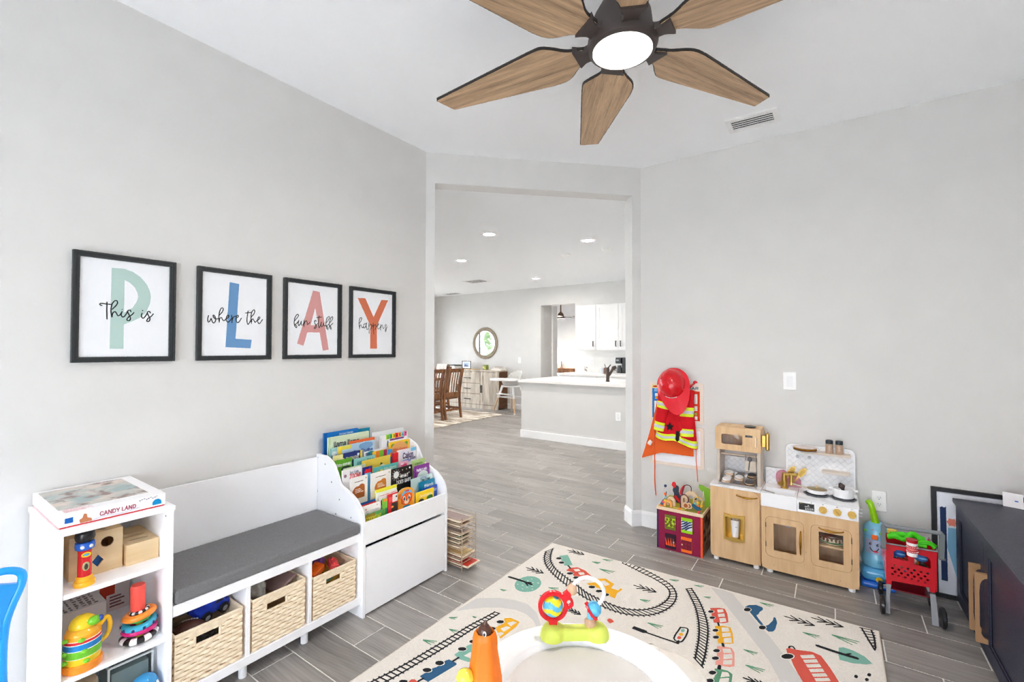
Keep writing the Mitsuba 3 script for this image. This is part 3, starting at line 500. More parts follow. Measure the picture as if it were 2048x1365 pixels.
part(t, 'front_panel', B().add(bx(.412, .4275, y0, y1, .012, .338, .0015), WH)); part(t, 'side_panel', B().add(bx(.04, .412, y0, y0 + .012, .02, .335), WH)); part(t, 'side_panel', B().add(bx(.04, .412, y1 - .012, y1, .02, .335), WH)); part(t, 'base', B().add(bx(.04, .412, y0 + .0125, y1 - .0125, .02, .032), WH)); part(t, 'back_panel', B().add(bx(.04, .052, y0 + .0125, y1 - .0125, .032, .335), WH))
for x, y in ((.08, y0 + .05), (.08, y1 - .05), (.37, y0 + .05), (.37, y1 - .05)): part(t, 'caster', B().add(cyl((x, y - .008, .0105), (x, y + .008, .0105), .0105, n=16), (60, 60, 62), 40))
solo('toy_heap', 'dark green and blue toys seen through the slot above the white bin front', 'toys', B().add(drape((.27, 1.88, .272), (.09, .085, .045), 4, 0), (62, 78, 52), True).add(drape((.27, 1.62, .272), (.09, .095, .045), 6, 0), (40, 50, 80), True), 'satin'); labels['toy_heap']['kind'] = 'stuff'
# ---- picture books in the rack: x of the front cover, y range, top z, thickness, cover colour, label, print ----
BOOKS = [
 (.033, 1.613, 1.78, .861, .006, (16, 134, 170), 'tall teal blue picture book at the back of the top tier', []),
 (.045, 1.465, 1.688, .871, .010, (22, 112, 190), 'tall bright blue picture book at the back left of the rack', [('t', 'Animal Stories', .010, .42, .022, (200, 225, 245)), ('r', .0, .09, 0, .3, (16, 90, 165))]),
 (.060, 1.775, 2.025, .829, .010, (236, 238, 240), 'large plain white picture book at the back right', [('r', .02, .98, .022, .0235, (212, 214, 218))]),
 (.075, 1.472, 1.742, .849, .010, (204, 220, 190), 'pale green picture book titled llama llama', [('t', 'llama llama', .030, .12, .058, (44, 46, 64), .165), ('r', 0, .06, 0, .3, (186, 206, 172)), ('e', .2, .095, .02, .012, (190, 120, 60))]),
 (.098, 1.591, 1.765, .812, .006, (224, 106, 58), 'orange picture book behind the light blue one', [('t', 'Go Dog', .026, .22, .040, (250, 246, 238), .11)]),
 (.090, 1.472, 1.585, .790, .006, (170, 212, 206), 'pale teal picture book at the left of the top tier', [('e', .3, .03, .02, .012, (226, 232, 228)), ('r', 0, .1, 0, .3, (140, 190, 186))]),
 (.100, 1.803, 2.022, .806, .009, (240, 240, 242), 'white counting book with coloured number tabs 1 to 7', 'num'),
 (.112, 1.509, 1.754, .798, .009, (172, 200, 222), 'light blue picture book with a yellow spine', [('r', 0, .10, 0, .3, (238, 208, 60)), ('r', .10, .34, .0, .022, (216, 204, 90)), ('e', .75, .022, .05, .02, (120, 160, 200)), ('t', 'Blue Truck', .020, .40, .058, (40, 74, 140), .11), ('t', 'the', .02, .78, .06, (60, 90, 150))]),
 (.127, 1.668, 1.83, .742, .006, (226, 230, 238), 'white picture book with a teal drawing in the second tier', [('e', .3, .02, .03, .02, (60, 140, 160)), ('t', 'the', .016, .06, .022, (60, 70, 110))]),
 (.1142, 1.862, 2.022, .761, .008, (246, 200, 50), 'yellow framed songbook with a green and orange cover', [('r', .10, .92, .012, .3, (110, 160, 60)), ('e', .5, .055, .07, .05, (236, 176, 110)), ('t', 'Silly Songs', .020, .16, .062, (226, 98, 90), .12)]),
 (.132, 1.462, 1.652, .759, .008, (36, 54, 116), 'navy board book with cream lettering and a yellow right edge', [('r', .0, .34, .0, .028, (226, 220, 150)), ('r', .93, 1.0, 0, .3, (240, 200, 60)), ('t', 'BIG THINGS', .020, .18, .044, (232, 228, 190), .13), ('e', .86, .018, .008, .007, (200, 214, 236))]),
 (.150, 1.716, 1.815, .737, .010, (240, 196, 50), 'small colour blocked board book with a yellow spine', [('r', .18, .45, 0, .2, (216, 130, 50)), ('r', .45, .75, 0, .2, (120, 178, 56)), ('r', .75, 1.0, 0, .2, (160, 50, 84))]),
 (.160, 1.819, 1.847, .733, .008, (54, 150, 218), 'narrow blue board book with an orange patch', [('r', .2, .8, .02, .045, (232, 140, 60))]),
 (.1505, 1.462, 1.572, .733, .008, (98, 168, 48), 'green board book titled Baby animals', [('t', 'Baby animals', .017, .10, .034, (246, 250, 240), .088), ('e', .65, .052, .03, .015, (50, 66, 60))]),
 (.165, 1.577, 1.715, .724, .008, (136, 194, 194), 'teal board book titled MOO BAA', [('t', 'MOO', .024, .12, .040, (74, 140, 146), .05), ('t', 'BAA', .024, .60, .036, (74, 140, 146), .045)]),
 (.190, 1.832, 1.868, .713, .012, (222, 28, 44), 'narrow red board book beside the lilac book', []),
 (.178, 1.872, 2.022, .719, .007, (230, 226, 238), 'lilac white picture book titled Cajun', [('t', 'Cajun', .034, .26, .056, (60, 36, 92), .085), ('t', 'Down', .018, .66, .072, (80, 70, 120), .045), ('r', .72, 1.0, 0, .02, (120, 190, 228)), ('e', .45, .075, .04, .010, (130, 150, 214))]),
 (.182, 1.618, 1.814, .707, .008, (236, 206, 84), 'yellow picture book with a small duck', [('e', .66, .040, .008, .008, (70, 74, 50)), ('e', .70, .050, .016, .008, (240, 232, 200))]),
 (.206, 1.480, 1.618, .697, .005, (206, 220, 190), 'thin pale green book behind the white ZOOM book', []),
 (.222, 1.462, 1.584, .693, .008, (238, 236, 236), 'white picture book titled ZOOM in red letters', [('t', 'Turn, Crank,', .013, .34, .026, (120, 130, 150), .06), ('t', 'ZOOM!', .024, .34, .052, (206, 44, 52), .07), ('e', .14, .032, .009, .009, (150, 120, 130))]),
 (.228, 1.587, 1.648, .684, .006, (34, 38, 120), 'navy board book with a red splash', [('e', .5, .028, .022, .014, (236, 40, 52)), ('e', .35, .02, .008, .009, (236, 40, 52)), ('e', .7, .018, .007, .009, (236, 40, 52))]),
 (.238, 1.651, 1.826, .670, .006, (98, 190, 186), 'teal board book with cream lettering in the third tier', [('t', 'little friends', .018, .40, .030, (220, 236, 220), .09), ('e', .15, .030, .012, .008, (236, 214, 90)), ('e', .3, .024, .010, .008, (240, 220, 100))]),
 (.240, 1.834, 1.905, .664, .010, (238, 176, 200), 'pink board book peeking up behind the black book', [('e', .5, .02, .024, .008, (214, 70, 120)), ('e', .3, .012, .012, .006, (250, 220, 230))]),
 (.265, 1.911, 2.016, .662, .008, (184, 212, 140), 'pale green board book behind the purple one', [('t', 'at the Pond', .014, .2, .030, (120, 170, 90), .06)]),
 (.285, 1.468, 1.574, .660, .008, (238, 236, 232), 'white book with a brown bear head, left of its twin', 'bear'),
 (.270, 1.570, 1.610, .662, .006, (110, 176, 212), 'narrow blue book edge between the two bear books', []),
 (.296, 1.588, 1.724, .660, .008, (238, 236, 232), 'white book with a brown bear head, next to the black book', 'bear'),
 (.285, 1.737, 1.892, .649, .007, (26, 26, 28), 'black picture book reading WHAT DOES BABY', [('e', .22, .036, .020, .020, (226, 226, 226)), ('sun', .22, .036), ('t', 'WHAT', .020, .40, .062, (244, 244, 244), .062), ('t', 'DOES BABY', .020, .22, .092, (244, 244, 244), .112), ('e', .52, .016, .003, .003, (240, 240, 240)), ('e', .72, .018, .003, .003, (240, 240, 240)), ('e', .88, .014, .006, .006, (235, 235, 235)), ('e', .85, .040, .003, .003, (240, 240, 240))]),
 (.300, 1.898, 2.02, .636, .007, (134, 66, 150), 'purple board book titled Perfect pets', [('t', 'Perfect pets', .018, .12, .036, (246, 240, 248), .085), ('e', .55, .07, .045, .034, (206, 218, 214)), ('r', 0, .06, 0, .2, (108, 48, 124))]),
 (.330, 1.845, 2.018, .577, .006, (190, 216, 216), 'pale aqua picture book at the back of the front tier', [('t', 'The Tree', .018, .40, .032, (44, 84, 96), .08), ('e', .55, .008, .03, .006, (150, 170, 190)), ('e', .9, .02, .02, .012, (214, 230, 226))]),
 (.346, 1.892, 2.02, .549, .006, (12, 126, 166), 'deep teal picture book titled friends', [('t', 'friends', .026, .32, .044, (236, 246, 248), .075)]),
 (.362, 1.902, 2.024, .513, .006, (36, 88, 190), 'royal blue book with small red stars at the right of the front tier', [('t', 'DANCE!', .013, .62, .034, (220, 236, 250), .04), ('e', .86, .012, .004, .004, (226, 60, 70)), ('e', .55, .016, .004, .004, (226, 60, 70)), ('e', .8, .026, .003, .003, (226, 60, 70)), ('e', .55, .05, .02, .016, (210, 224, 240))]),
 (.385, 1.838, 1.975, .509, .009, (248, 214, 44), 'yellow board book titled On the Farm', [('t', 'On the Farm', .016, .14, .034, (250, 240, 190), .10), ('e', .25, .055, .022, .014, (60, 60, 56)), ('e', .75, .050, .024, .018, (70, 130, 60))]),
 (.372, 1.712, 1.832, .553, .014, (246, 166, 52), 'orange tiger shaped board book in the front tier', 'tiger'),
 (.352, 1.575, 1.718, .584, .008, (234, 226, 60), 'thick yellow topped book behind the red barn book', [('r', 0, .12, .012, .3, (200, 224, 210)), ('r', .0, 1.0, .016, .3, (232, 238, 226))]),
 (.372, 1.585, 1.705, .561, .008, (240, 236, 232), 'cream book with a magenta bow behind the small green book', [('e', .17, .042, .018, .016, (222, 42, 126)), ('e', .40, .036, .018, .010, (214, 40, 96)), ('r', .0, 1.0, .004, .006, (190, 60, 50))]),
 (.394, 1.590, 1.619, .542, .009, (118, 184, 62), 'small green and orange board book in the front tier', [('r', 0, 1, 0, .014, (232, 150, 60)), ('r', .5, 1, .05, .1, (40, 120, 80))]),
 (.392, 1.624, 1.691, .555, .008, (214, 42, 48), 'red barn board book with a dark photo', [('r', .45, .97, .005, .045, (230, 220, 216)), ('r', .35, .97, .05, .2, (66, 52, 46)), ('r', .1, .42, .014, .04, (236, 90, 90)), ('e', .45, .07, .008, .006, (240, 150, 70)), ('e', .85, .02, .005, .005, (40, 34, 34))]),
 (.352, 1.475, 1.572, .542, .005, (26, 92, 160), 'thin book with a dark blue top edge at the left of the front tier', []),
 (.364, 1.470, 1.568, .535, .004, (206, 60, 60), 'thin book with a red top edge at the left of the front tier', []),
 (.385, 1.471, 1.583, .533, .009, (240, 238, 234), 'white board book with faint grey lettering and red hearts', [('t', 'SILLY PUPPY', .017, .14, .044, (196, 190, 190), .085), ('e', .16, .018, .004, .004, (170, 60, 66)), ('e', .78, .010, .003, .003, (190, 90, 80))]),
 (.402, 1.469, 1.593, .493, .008, (76, 150, 70), 'green and olive board book titled GOODNIGHT', [('r', 0, .5, 0, .2, (146, 124, 44)), ('t', 'GOODNIGHT', .022, .04, .036, (232, 224, 70), .095)]),
]
def bear_head():
    return Polygon(crv([(-.034, -.05), (-.045, -.02), (-.036, 0), (-.022, .012), (-.004, .014), (.010, .022), (.028, .018), (.034, .0), (.033, -.05)], 5))
for n, (xf, y0, y1, zt, th, col, lab, pr) in enumerate(BOOKS):
    z0 = .551 if xf < .126 else .471 if xf < .195 else .421 if xf < .301 else .361
    k = thing('picture_book', lab, 'book', 'picture books in the white book rack'); w = y1 - y0
    if pr == 'tiger':
        c = (y0 + y1) / 2; out = Polygon([(y0, z0), (y1, z0), (y1, zt - .05)] + crv([(y1, zt - .05), (y1 - .012, zt - .018), (c + .03, zt - .004), (c, zt), (c - .03, zt - .006), (y0 + .012, zt - .022), (y0, zt - .055)], 6).tolist()[1:])
        part(k, 'cover', B().add(ext(out, th, (xf - th, 0, 0), Ya, Za), col), 'gloss'); part(k, 'pages', B().add(ext(out.buffer(-.002), .006, (xf - th - .0062, 0, 0), Ya, Za), (244, 240, 230)), 'matte')
        pb = B(); cz = zt - .055
        def E(u, v, ru, rv, cc, lay): pb.add(ext(affinity.scale(Point(0, 0).buffer(1, quad_segs=10), ru, rv), .0003, (xf + .0002 + lay * .0004, c + u, cz + v), Ya, Za), cc)
        E(.0, 0, .042, .040, (236, 98, 40), 0); E(-.046, .018, .010, .014, (226, 120, 40), 0); E(.046, .024, .012, .014, (244, 160, 60), 0)
        pb.add(ext(Polygon(crv([(-.046, .008), (-.03, .034), (0, .048), (.03, .038), (.044, .016), (.02, .028), (-.01, .028), (-.035, .016)], 5)), .0003, (xf + .0010, c, cz), Ya, Za), (118, 178, 214)); pb.add(ext(sbox(-.008, .036, .018, .044), .0003, (xf + .0014, c, cz), Ya, Za), (214, 62, 70))
        for s in (-1, 1): E(s * .018, .002, .0095, .013, (250, 248, 240), 2); E(s * .018, .000, .006, .0095, (24, 22, 22), 3); E(s * .0195, .004, .0018, .0025, (255, 255, 255), 4)
        E(0, -.020, .017, .013, (244, 214, 180), 2); E(0, -.012, .005, .004, (40, 30, 28), 3)
        for s in (-1, 1):
            for j in range(3): pb.add(ext(sbox(-.004, -.0012, .004, .0012), .0003, (xf + .0010, c + s * .034, cz - .004 - j * .009), Ya, Za), (40, 30, 28))
        pb.add(ext(Polygon(crv([(-.034, -.08), (-.026, -.046), (0, -.040), (.026, -.046), (.034, -.08)], 4)), .0003, (xf + .0006, c, cz), Ya, Za), (30, 128, 176)); E(0, -.052, .004, .004, (240, 244, 248), 3)
        part(k, 'cover_picture', pb, 'matte'); continue
    cv = B().add(bx(xf - .0012, xf, y0, y1, z0, zt), col); cv.add(bx(xf - th, xf - th + .0012, y0, y1, z0, zt), col); cv.add(bx(xf - th + .0012, xf - .0012, y0, y0 + .0015, z0, zt), col)
    part(k, 'cover', cv, 'gloss'); part(k, 'pages', B().add(bx(xf - th + .0013, xf - .0013, y0 + .0016, y1 - .002, z0 + .002, zt - .0022), (240, 236, 226)), 'matte')
    pb = B()
    if pr == 'num':
        cols = [(160, 214, 78), (70, 180, 110), (250, 214, 40), (226, 40, 50), (246, 146, 60), (140, 208, 216), (226, 100, 160)]
        a0, a1 = y0 + .045, y1 - .008
        for i in range(7):
            u0, u1 = a0 + (a1 - a0) * i / 7, a0 + (a1 - a0) * (i + 1) / 7
            pb.add(bx(xf, xf + .0008, u0 + .0006, u1 - .0006, zt - .024, zt + .006), cols[i]); pb.add(text(str(i + 1), .017, (xf + .0009, u0 + .007, zt - .018), Ya, Za), (30, 26, 30))
        pb.add(ext(sbox(y0 + .075, zt - .036, y1 - .03, zt - .026), .0004, (xf, 0, 0), Ya, Za), (106, 50, 120)); pb.add(ext(Polygon(crv([(y0 + .055, zt - .07), (y0 + .052, zt - .05), (y0 + .060, zt - .030), (y0 + .068, zt - .05), (y0 + .065, zt - .07)], 4)), .0004, (xf, 0, 0), Ya, Za), (60, 120, 180))
        for i in range(10): pb.add(ext(sbox(y0 + .004, zt - .012 - i * .006, y0 + .007, zt - .009 - i * .006), .0004, (xf, 0, 0), Ya, Za), (40, 40, 44))
    elif pr == 'bear':
        cc = (172, 98, 50) if n == 24 else (196, 124, 56)
        pb.add(ext(bear_head(), .0004, (xf + .0002, y0 + w * .5, zt - .062), Ya, Za), cc)
        pb.add(ext(sbox(y0 + w * .22, zt - .026, y0 + w * .72, zt - .0235), .0004, (xf + .0002, 0, 0), Ya, Za), (70, 66, 66)); pb.add(ext(Point(y0 + w * .9, zt - .014).buffer(.0035), .0004, (xf + .0002, 0, 0), Ya, Za), (140, 120, 70))
        for i, ln in enumerate((.034, .040, .052)): pb.add(ext(sbox(-.026, 0, -.026 + ln, .0035), .0003, (xf + .0007, y0 + w * .5, zt - .066 - i * .008), Ya, Za), (244, 232, 214))
    else:
        for li, p in enumerate(pr):
            xo = xf + .0002 + li * .00005
            if p[0] == 'r':
                zb = max(zt - p[4], z0); pb.add(ext(sbox(y0 + w * p[1], zb, y0 + w * p[2], zt - p[3]), .0003, (xo, 0, 0), Ya, Za), p[5])
            elif p[0] == 'e':
                e = affinity.scale(Point(0, 0).buffer(1, quad_segs=8), p[3], p[4]); e = affinity.translate(e, y0 + w * p[1], zt - p[2]).intersection(sbox(y0, z0, y1, zt))
                if not e.is_empty: pb.add(ext(e, .0003, (xo, 0, 0), Ya, Za), p[5])
            elif p[0] == 'sun':
                for a in np.arange(12) * PI / 6: pb.add(ext(LineString([(y0 + w * p[1] + .024 * math.cos(a), zt - p[2] + .024 * math.sin(a)), (y0 + w * p[1] + .032 * math.cos(a), zt - p[2] + .032 * math.sin(a))]).buffer(.0012), .0003, (xo, 0, 0), Ya, Za), (230, 230, 230))
            else: pb.add(text(p[1], p[2], (xf + .0012, y0 + w * p[3], zt - p[4]), Ya, Za, p[6] if len(p) > 6 else None, .0004), p[5])
    if pb.n: part(k, 'cover_print', pb, 'matte')
# ---- on and in the tall shelf ------------------------------------------------------------------
t = thing('board_game_box', 'white board game box reading CANDY LAND lying on top of the tall shelf', 'game box')
gx0, gx1, gy0, gy1, gz0, gz1 = .012, .388, .352, .628, .7785, .823
part(t, 'lid', B().add(bx(gx0, gx1, gy0, gy1, gz0 + .004, gz1, .0012), (236, 234, 236)), 'satin'); part(t, 'tray', B().add(bx(gx0 + .003, gx1 - .0028, gy0 + .003, gy1 - .003, gz0, gz0 + .0039), (206, 40, 48)), 'satin')
part(t, 'lid_picture', B().add(bx(gx0 + .02, gx1 - .055, gy0 + .01, gy1 - .035, gz1, gz1 + .0004), (0, 0, 0)), 'm_gamebox')
b = B(); xo = gx1 + .0002
b.add(text('CANDY LAND', .013, (xo, gy0 + .096, gz0 + .015), Ya, Za, .094), (150, 62, 84)); b.add(ext(sbox(gy0 + .014, gz0 + .014, gy0 + .033, gz0 + .030), .0004, (xo, 0, 0), Ya, Za), (30, 92, 170))
b.add(ext(affinity.scale(Point(gy1 - .026, gz0 + .016).buffer(.013, quad_segs=8), 1, 1).intersection(sbox(0, gz0 + .016, 1, 1)).union(sbox(gy1 - .039, gz0 + .010, gy1 - .013, gz0 + .018)), .0004, (xo, 0, 0), Ya, Za), (26, 134, 190))
for i in range(9): b.add(ext(sbox(gy0 + .20 + .006 * i, gz0 + .034 + .002 * (i % 3), gy0 + .204 + .006 * i, gz0 + .0365 + .002 * (i % 3)), .0004, (xo, 0, 0), Ya, Za), (120, 110, 130))
b.add(ext(Polygon(crv([(-.012, 0), (-.014, .010), (-.007, .016), (-.004, .026), (.003, .025), (.005, .014), (.014, .009), (.016, 0)], 4)), .0004, (xo, gy0 + .062, gz0 + .006), Ya, Za), (186, 120, 84)); b.add(ext(LineString(crv([(.03, .007), (.06, .012), (.10, .008), (.15, .014)], 6)).buffer(.0012), .0004, (xo, gy0 + .05, gz0), Ya, Za), (196, 190, 220))
for i in range(5): b.add(ext(sbox(gx1 - .05 + .008 * i, gy0 + .016, gx1 - .046 + .008 * i, gy0 + .016 + .05 + .02 * (i % 2)), .0004, (0, 0, gz1), Xa, Ya), (216, 176, 180))
part(t, 'print', b, 'matte')
t = thing('shape_sorter', 'light wooden shape sorting cube with round and diamond holes on the top shelf', 'shape sorter'); y0, y1, z0, z1, x0, x1 = .391, .527, .5812, .7195, .18, .318
fc = sbox(y0, z0, y1, z1).difference(affinity.scale(Point(.486, .681).buffer(.017), 1.0, 1)).difference(Polygon([(.462, .604), (.477, .624), (.462, .645), (.447, .625)]))
part(t, 'front_panel', B().add(ext(fc, .008, (x1 - .008, 0, 0), Ya, Za)), 'm_pine'); b = B().add(bx(x0, x1 - .0081, y0, y0 + .008, z0, z1)).add(bx(x0, x1 - .0081, y1 - .008, y1, z0, z1)).add(bx(x0, x0 + .008, y0 + .008, y1 - .008, z0, z1)).add(bx(x0 + .008, x1 - .0082, y0 + .008, y1 - .008, z0, z0 + .008))
b.add(ext(sbox(x0 + .008, y0 + .008, x1 - .0081, y1 - .008).difference(LineString([(.21, .43), (.29, .48)]).buffer(.008)), .008, (0, 0, z1 - .008), Xa, Ya)); part(t, 'box', b, 'm_pine')
solo('shape_block', 'blue block showing inside the diamond hole of the wooden cube', 'block', B().add(bx(.27, .305, .445, .482, .5895, .64, .002), (34, 96, 176)), 'satin')
t = thing('slot_box', 'low wooden box with three lens shaped slots on its lid, right of the sorting cube', 'wooden box'); y0, y1, x0, x1, z1 = .533, .6265, .13, .333, .653
lid = sbox(x0, y0, x1, y1)
for i in range(3): lid = lid.difference(Polygon(crv([(-.0, -.030), (.010, 0), (0, .030), (-.010, 0)], 4, True)).buffer(0) if 0 else affinity.translate(affinity.scale(Point(0, 0).buffer(1, quad_segs=6), .009, .03), .20 + .042 * i, .58))
part(t, 'lid', B().add(ext(lid, .007, (0, 0, z1 - .007), Xa, Ya)), 'm_pine'); part(t, 'box', B().add(bx(x0, x1, y0, y0 + .007, .5812, z1 - .0071)).add(bx(x0, x1, y1 - .007, y1, .5812, z1 - .0071)).add(bx(x1 - .007, x1, y0, y1, .5812, z1 - .0071)).add(bx(x0, x0 + .007, y0, y1, .5812, z1 - .0071)).add(bx(x0, x1, y0 + .007, y1 - .007, .5812, .588)), 'm_pine')
part(t, 'slot_filler', B().add(bx(x0 + .02, x1 - .03, y0 + .012, y1 - .012, .61, .632), (84, 52, 38)), 'matte')
t = thing('toy_flashlight', 'red toy torch with a yellow foot, blue collar and round black top', 'toy'); c = (.374, .417, .5812)
part(t, 'foot', B().add(lathe([(0, 0), (.026, 0), (.0275, .006), (.026, .014), (.022, .017), (.0215, .026), (.017, .030)], c, 28), (244, 182, 36), 35), 'gloss')
b = B().add(lathe([(.017, .028), (.0175, .05), (.0165, .10), (.0175, .112)], c, 28), (212, 30, 36), 35); b.add(ball((c[0] + .015, c[1] + .0, c[2] + .062), (.004, .009, .017)), (176, 164, 120), True); b.add(ball((c[0] + .0155, c[1], c[2] + .062), (.0042, .0065, .013)), (70, 60, 48), True); part(t, 'body', b, 'gloss')
b = B().add(tube([(c[0] + .018 + .001, c[1] + .010 * math.cos(a), c[2] + .100 + .006 * math.sin(a)) for a in np.linspace(0, 2 * PI, 20)], .0025, 6), (244, 190, 40), True); b.add(ball((c[0] + .0165, c[1], c[2] + .099), (.004, .0075, .006)), (80, 170, 220), True); part(t, 'button', b, 'gloss')
b = B().add(lathe([(.017, .1125), (.0235, .116), (.025, .126), (.024, .136), (.019, .138)], c, 28), (36, 96, 196), 35)
for s in (-1, 1): b.add(ball((c[0] + .0205, c[1] + s * .010, c[2] + .126), (.006, .006, .006)), (222, 226, 232), True)
part(t, 'collar', b, 'gloss'); part(t, 'top_knob', B().add(lathe([(.0185, .1385), (.023, .144), (.0255, .154), (.0235, .166), (.014, .174), (0, .176)], c, 28), (28, 28, 32), 40), 'gloss')
# second shelf
t = thing('toy_jug', 'yellow toy jug with red, blue and green stripes and green bumps on the middle shelf', 'toy jug'); c = (.368, .417, .3203)
part(t, 'base', B().add(lathe([(0, 0), (.046, 0), (.049, .004), (.049, .022), (.045, .026), (0, .026)], c, 40), (246, 148, 40), 35), 'gloss')
rr = lambda z: .0435 + .0035 * math.sin((z - .026) / .085 * PI)
b = B()
for za, zb_, cc in ((.026, .046, (238, 206, 40)), (.046, .0475, (240, 240, 236)), (.0475, .070, (112, 196, 48)), (.070, .0725, (240, 240, 236)), (.0725, .089, (30, 128, 200)), (.089, .0915, (240, 240, 236)), (.0915, .099, (222, 36, 50)), (.099, .101, (240, 240, 236)), (.101, .113, (248, 166, 40))): b.add(lathe([(rr(za), za), (rr((za + zb_) / 2), (za + zb_) / 2), (rr(zb_), zb_)], c, 40), cc, True)
b.add(lathe([(rr(.113), .113), (.040, .122), (.031, .130)], c, 40), (250, 180, 50), True); part(t, 'body', b, 'gloss')
part(t, 'lid', B().add(lathe([(.033, .130), (.034, .137), (.029, .150), (.018, .159), (0, .162)], c, 36), (246, 212, 40), 40), 'gloss')
part(t, 'handle', B().add(tube(crv([(c[0] + .01, c[1] + .038, c[2] + .115), (c[0], c[1] + .06, c[2] + .13), (c[0], c[1] + .068, c[2] + .10), (c[0], c[1] + .060, c[2] + .07), (c[0], c[1] + .042, c[2] + .055)], 6), .0062, 10), (242, 190, 36), True), 'gloss')
for dy, dz in ((-.046, .106), (-.012, .104), (-.046, .066), (-.005, .068), (-.046, .038), (.0, .036)): part(t, 'bump', B().add(ball((c[0] + math.sqrt(max(.0475 ** 2 - min(abs(dy), .044) ** 2, 0)), c[1] + dy, c[2] + dz), (.008, .009, .006)), (120, 200, 50), True), 'gloss')
k = part(t, 'spout', B().add(ball((c[0] + .03, c[1] + .022, c[2] + .146), (.014, .018, .014)), (112, 190, 46), True), 'gloss', 'green spout'); part(k, 'spout_tip', B().add(ball((c[0] + .036, c[1] + .036, c[2] + .15), (.008, .007, .009)), (40, 70, 150), True), 'gloss')
t = thing('ring_stacker', 'tilted ring stacking toy with a coral post and zebra striped bottom ring', 'stacking toy'); c = np.array((.345, .570, .3235))
def ring(z, R, r, col, name, stripes=None, tilt=(0, 0), lab=None, cen=(0, 0)):
    n, m = 48, 12; v = []; f = []; co = []
    for i in range(n):
        a = i * 2 * PI / n
        for j in range(m): q = j * 2 * PI / m; rad = R + r * math.cos(q); x, y = rad * math.cos(a), rad * math.sin(a); v.append((x + cen[0], y + cen[1], z + r * .85 * math.sin(q) + x * tilt[0] + y * tilt[1]))
    v = np.array(v) + c; i, j = np.meshgrid(np.arange(n), np.arange(m), indexing='ij'); fa = lambda I: np.vstack([np.stack([i * m + j, ((i + 1) % n) * m + j, ((i + 1) % n) * m + (j + 1) % m], -1)[I].reshape(-1, 3), np.stack([i * m + j, ((i + 1) % n) * m + (j + 1) % m, i * m + (j + 1) % m], -1)[I].reshape(-1, 3)])
    b = B()
    if stripes: 
        A = np.zeros(n, bool); A[(np.arange(n) // 3) % 2 == 0] = True
        b.add((v, fa(A)), col, True); b.add((v, fa(~A)), stripes, True)
    else: b.add((v, fa(np.ones(n, bool))), col, True)
    part(t, name, b, 'gloss', lab)
ring(.0125, .043, .0125, (240, 240, 240), 'zebra_ring', (26, 26, 28), (0, .06), 'black and white zebra ring'); ring(.034, .040, .011, (210, 30, 120), 'ring', None, (.1, -.04), 'magenta ring'); ring(.056, .038, .0115, (60, 170, 206), 'ring', None, (-.1, .1), 'teal ring with dark dots'); ring(.070, .024, .008, (70, 170, 80), 'ring', None, (0, 0), 'green ring')
ring(.084, .036, .0125, (246, 146, 50), 'ring', None, (.1, .12), 'orange ring'); ring(.096, .022, .006, (30, 30, 32), 'ring', (240, 240, 240), (.1, .1), 'small striped ring')
b = B()
for k in range(10): a = k * 2 * PI / 10; b.add(ball(c + (.0485 * math.cos(a), .0485 * math.sin(a), .056 - .00485 * math.cos(a) + .00485 * math.sin(a)), (.005, .005, .005), 1), (30, 40, 96), True)
part(t, 'dots', b, 'gloss'); part(t, 'post', B().add(cyl(c + (0, 0, .0), c + (0, 0, .06), .010), (230, 200, 60), 40).add(lathe([(.019, .095), (.0205, .105), (.0215, .178), (.019, .186), (0, .188)], c + (-.004, -.004, 0), 28), (236, 86, 74), 40), 'satin', 'coral red post')
t = thing('toy_carton', 'white toy carton with grey print behind the striped jug', 'box'); part(t, 'carton', B().add(bx(.06, .195, .368, .516, .3203, .430, .001), (214, 210, 206)), 'satin')
b = B()
for i in range(6):
    for j in range(8): b.add(ext(sbox(.07 + .02 * i, .375 + .016 * j, .07 + .02 * i + .008 + .008 * rng.random(), .375 + .016 * j + .004 + .008 * rng.random()), .0003, (0, 0, .4301), Xa, Ya), (120, 116, 112))
b.add(text('toys for little hands', .006, (.1953, .395, .345), Ya, Za, .10), (120, 110, 106)) if 0 else None
part(t, 'print', b, 'matte')
b = B().add(bx(.03, .05, .38, .62, .3203, .425), (206, 196, 194)); t = thing('picture_box', 'flat box with red print leaning at the back of the middle shelf', 'box'); part(t, 'carton', b, 'satin')
b = B().add(ext(sbox(.53, .385, .575, .42), .0004, (.0502, 0, 0), Ya, Za), (170, 60, 40)); b.add(ext(sbox(.525, .335, .55, .385), .0004, (.0502, 0, 0), Ya, Za), (190, 30, 36))
for i in range(4): b.add(ext(sbox(.56, .335 + .012 * i, .605 - .01 * (i % 2), .341 + .012 * i), .0004, (.0502, 0, 0), Ya, Za), (130, 90, 86))
part(t, 'print', b, 'matte')
# bottom shelf
t = thing('clear_toy_box', 'clear toy box with white edges and a green band on the bottom shelf', 'toy box'); x0, x1, y0, y1, z0, z1 = .17, .33, .49, .618, .0553, .252; b = B(); e = .006
for a in (x0, x1 - e):
    for q in (y0, y1 - e): b.add(bx(a, a + e, q, q + e, z0, z1))
for z in (z0, z1 - e):
    for a in (x0, x1 - e): b.add(bx(a, a + e, y0 + e, y1 - e, z, z + e))
    for q in (y0, y1 - e): b.add(bx(x0 + e, x1 - e, q, q + e, z, z + e))
b.c = [np.tile(lin((206, 212, 210)), (len(v), 1)) for v in b.v]; part(t, 'edge_frame', b, 'satin'); part(t, 'inner_block', B().add(bx(x0 + .012, x1 - .012, y0 + .012, y1 - .012, z0 + .002, z1 - .03), (120, 136, 134)), 'gloss'); part(t, 'green_band', B().add(bx(x0 + .011, x0 + .03, y0 + .02, y1 - .02, z1 - .0299, z1 - .012), (96, 170, 80)), 'gloss')
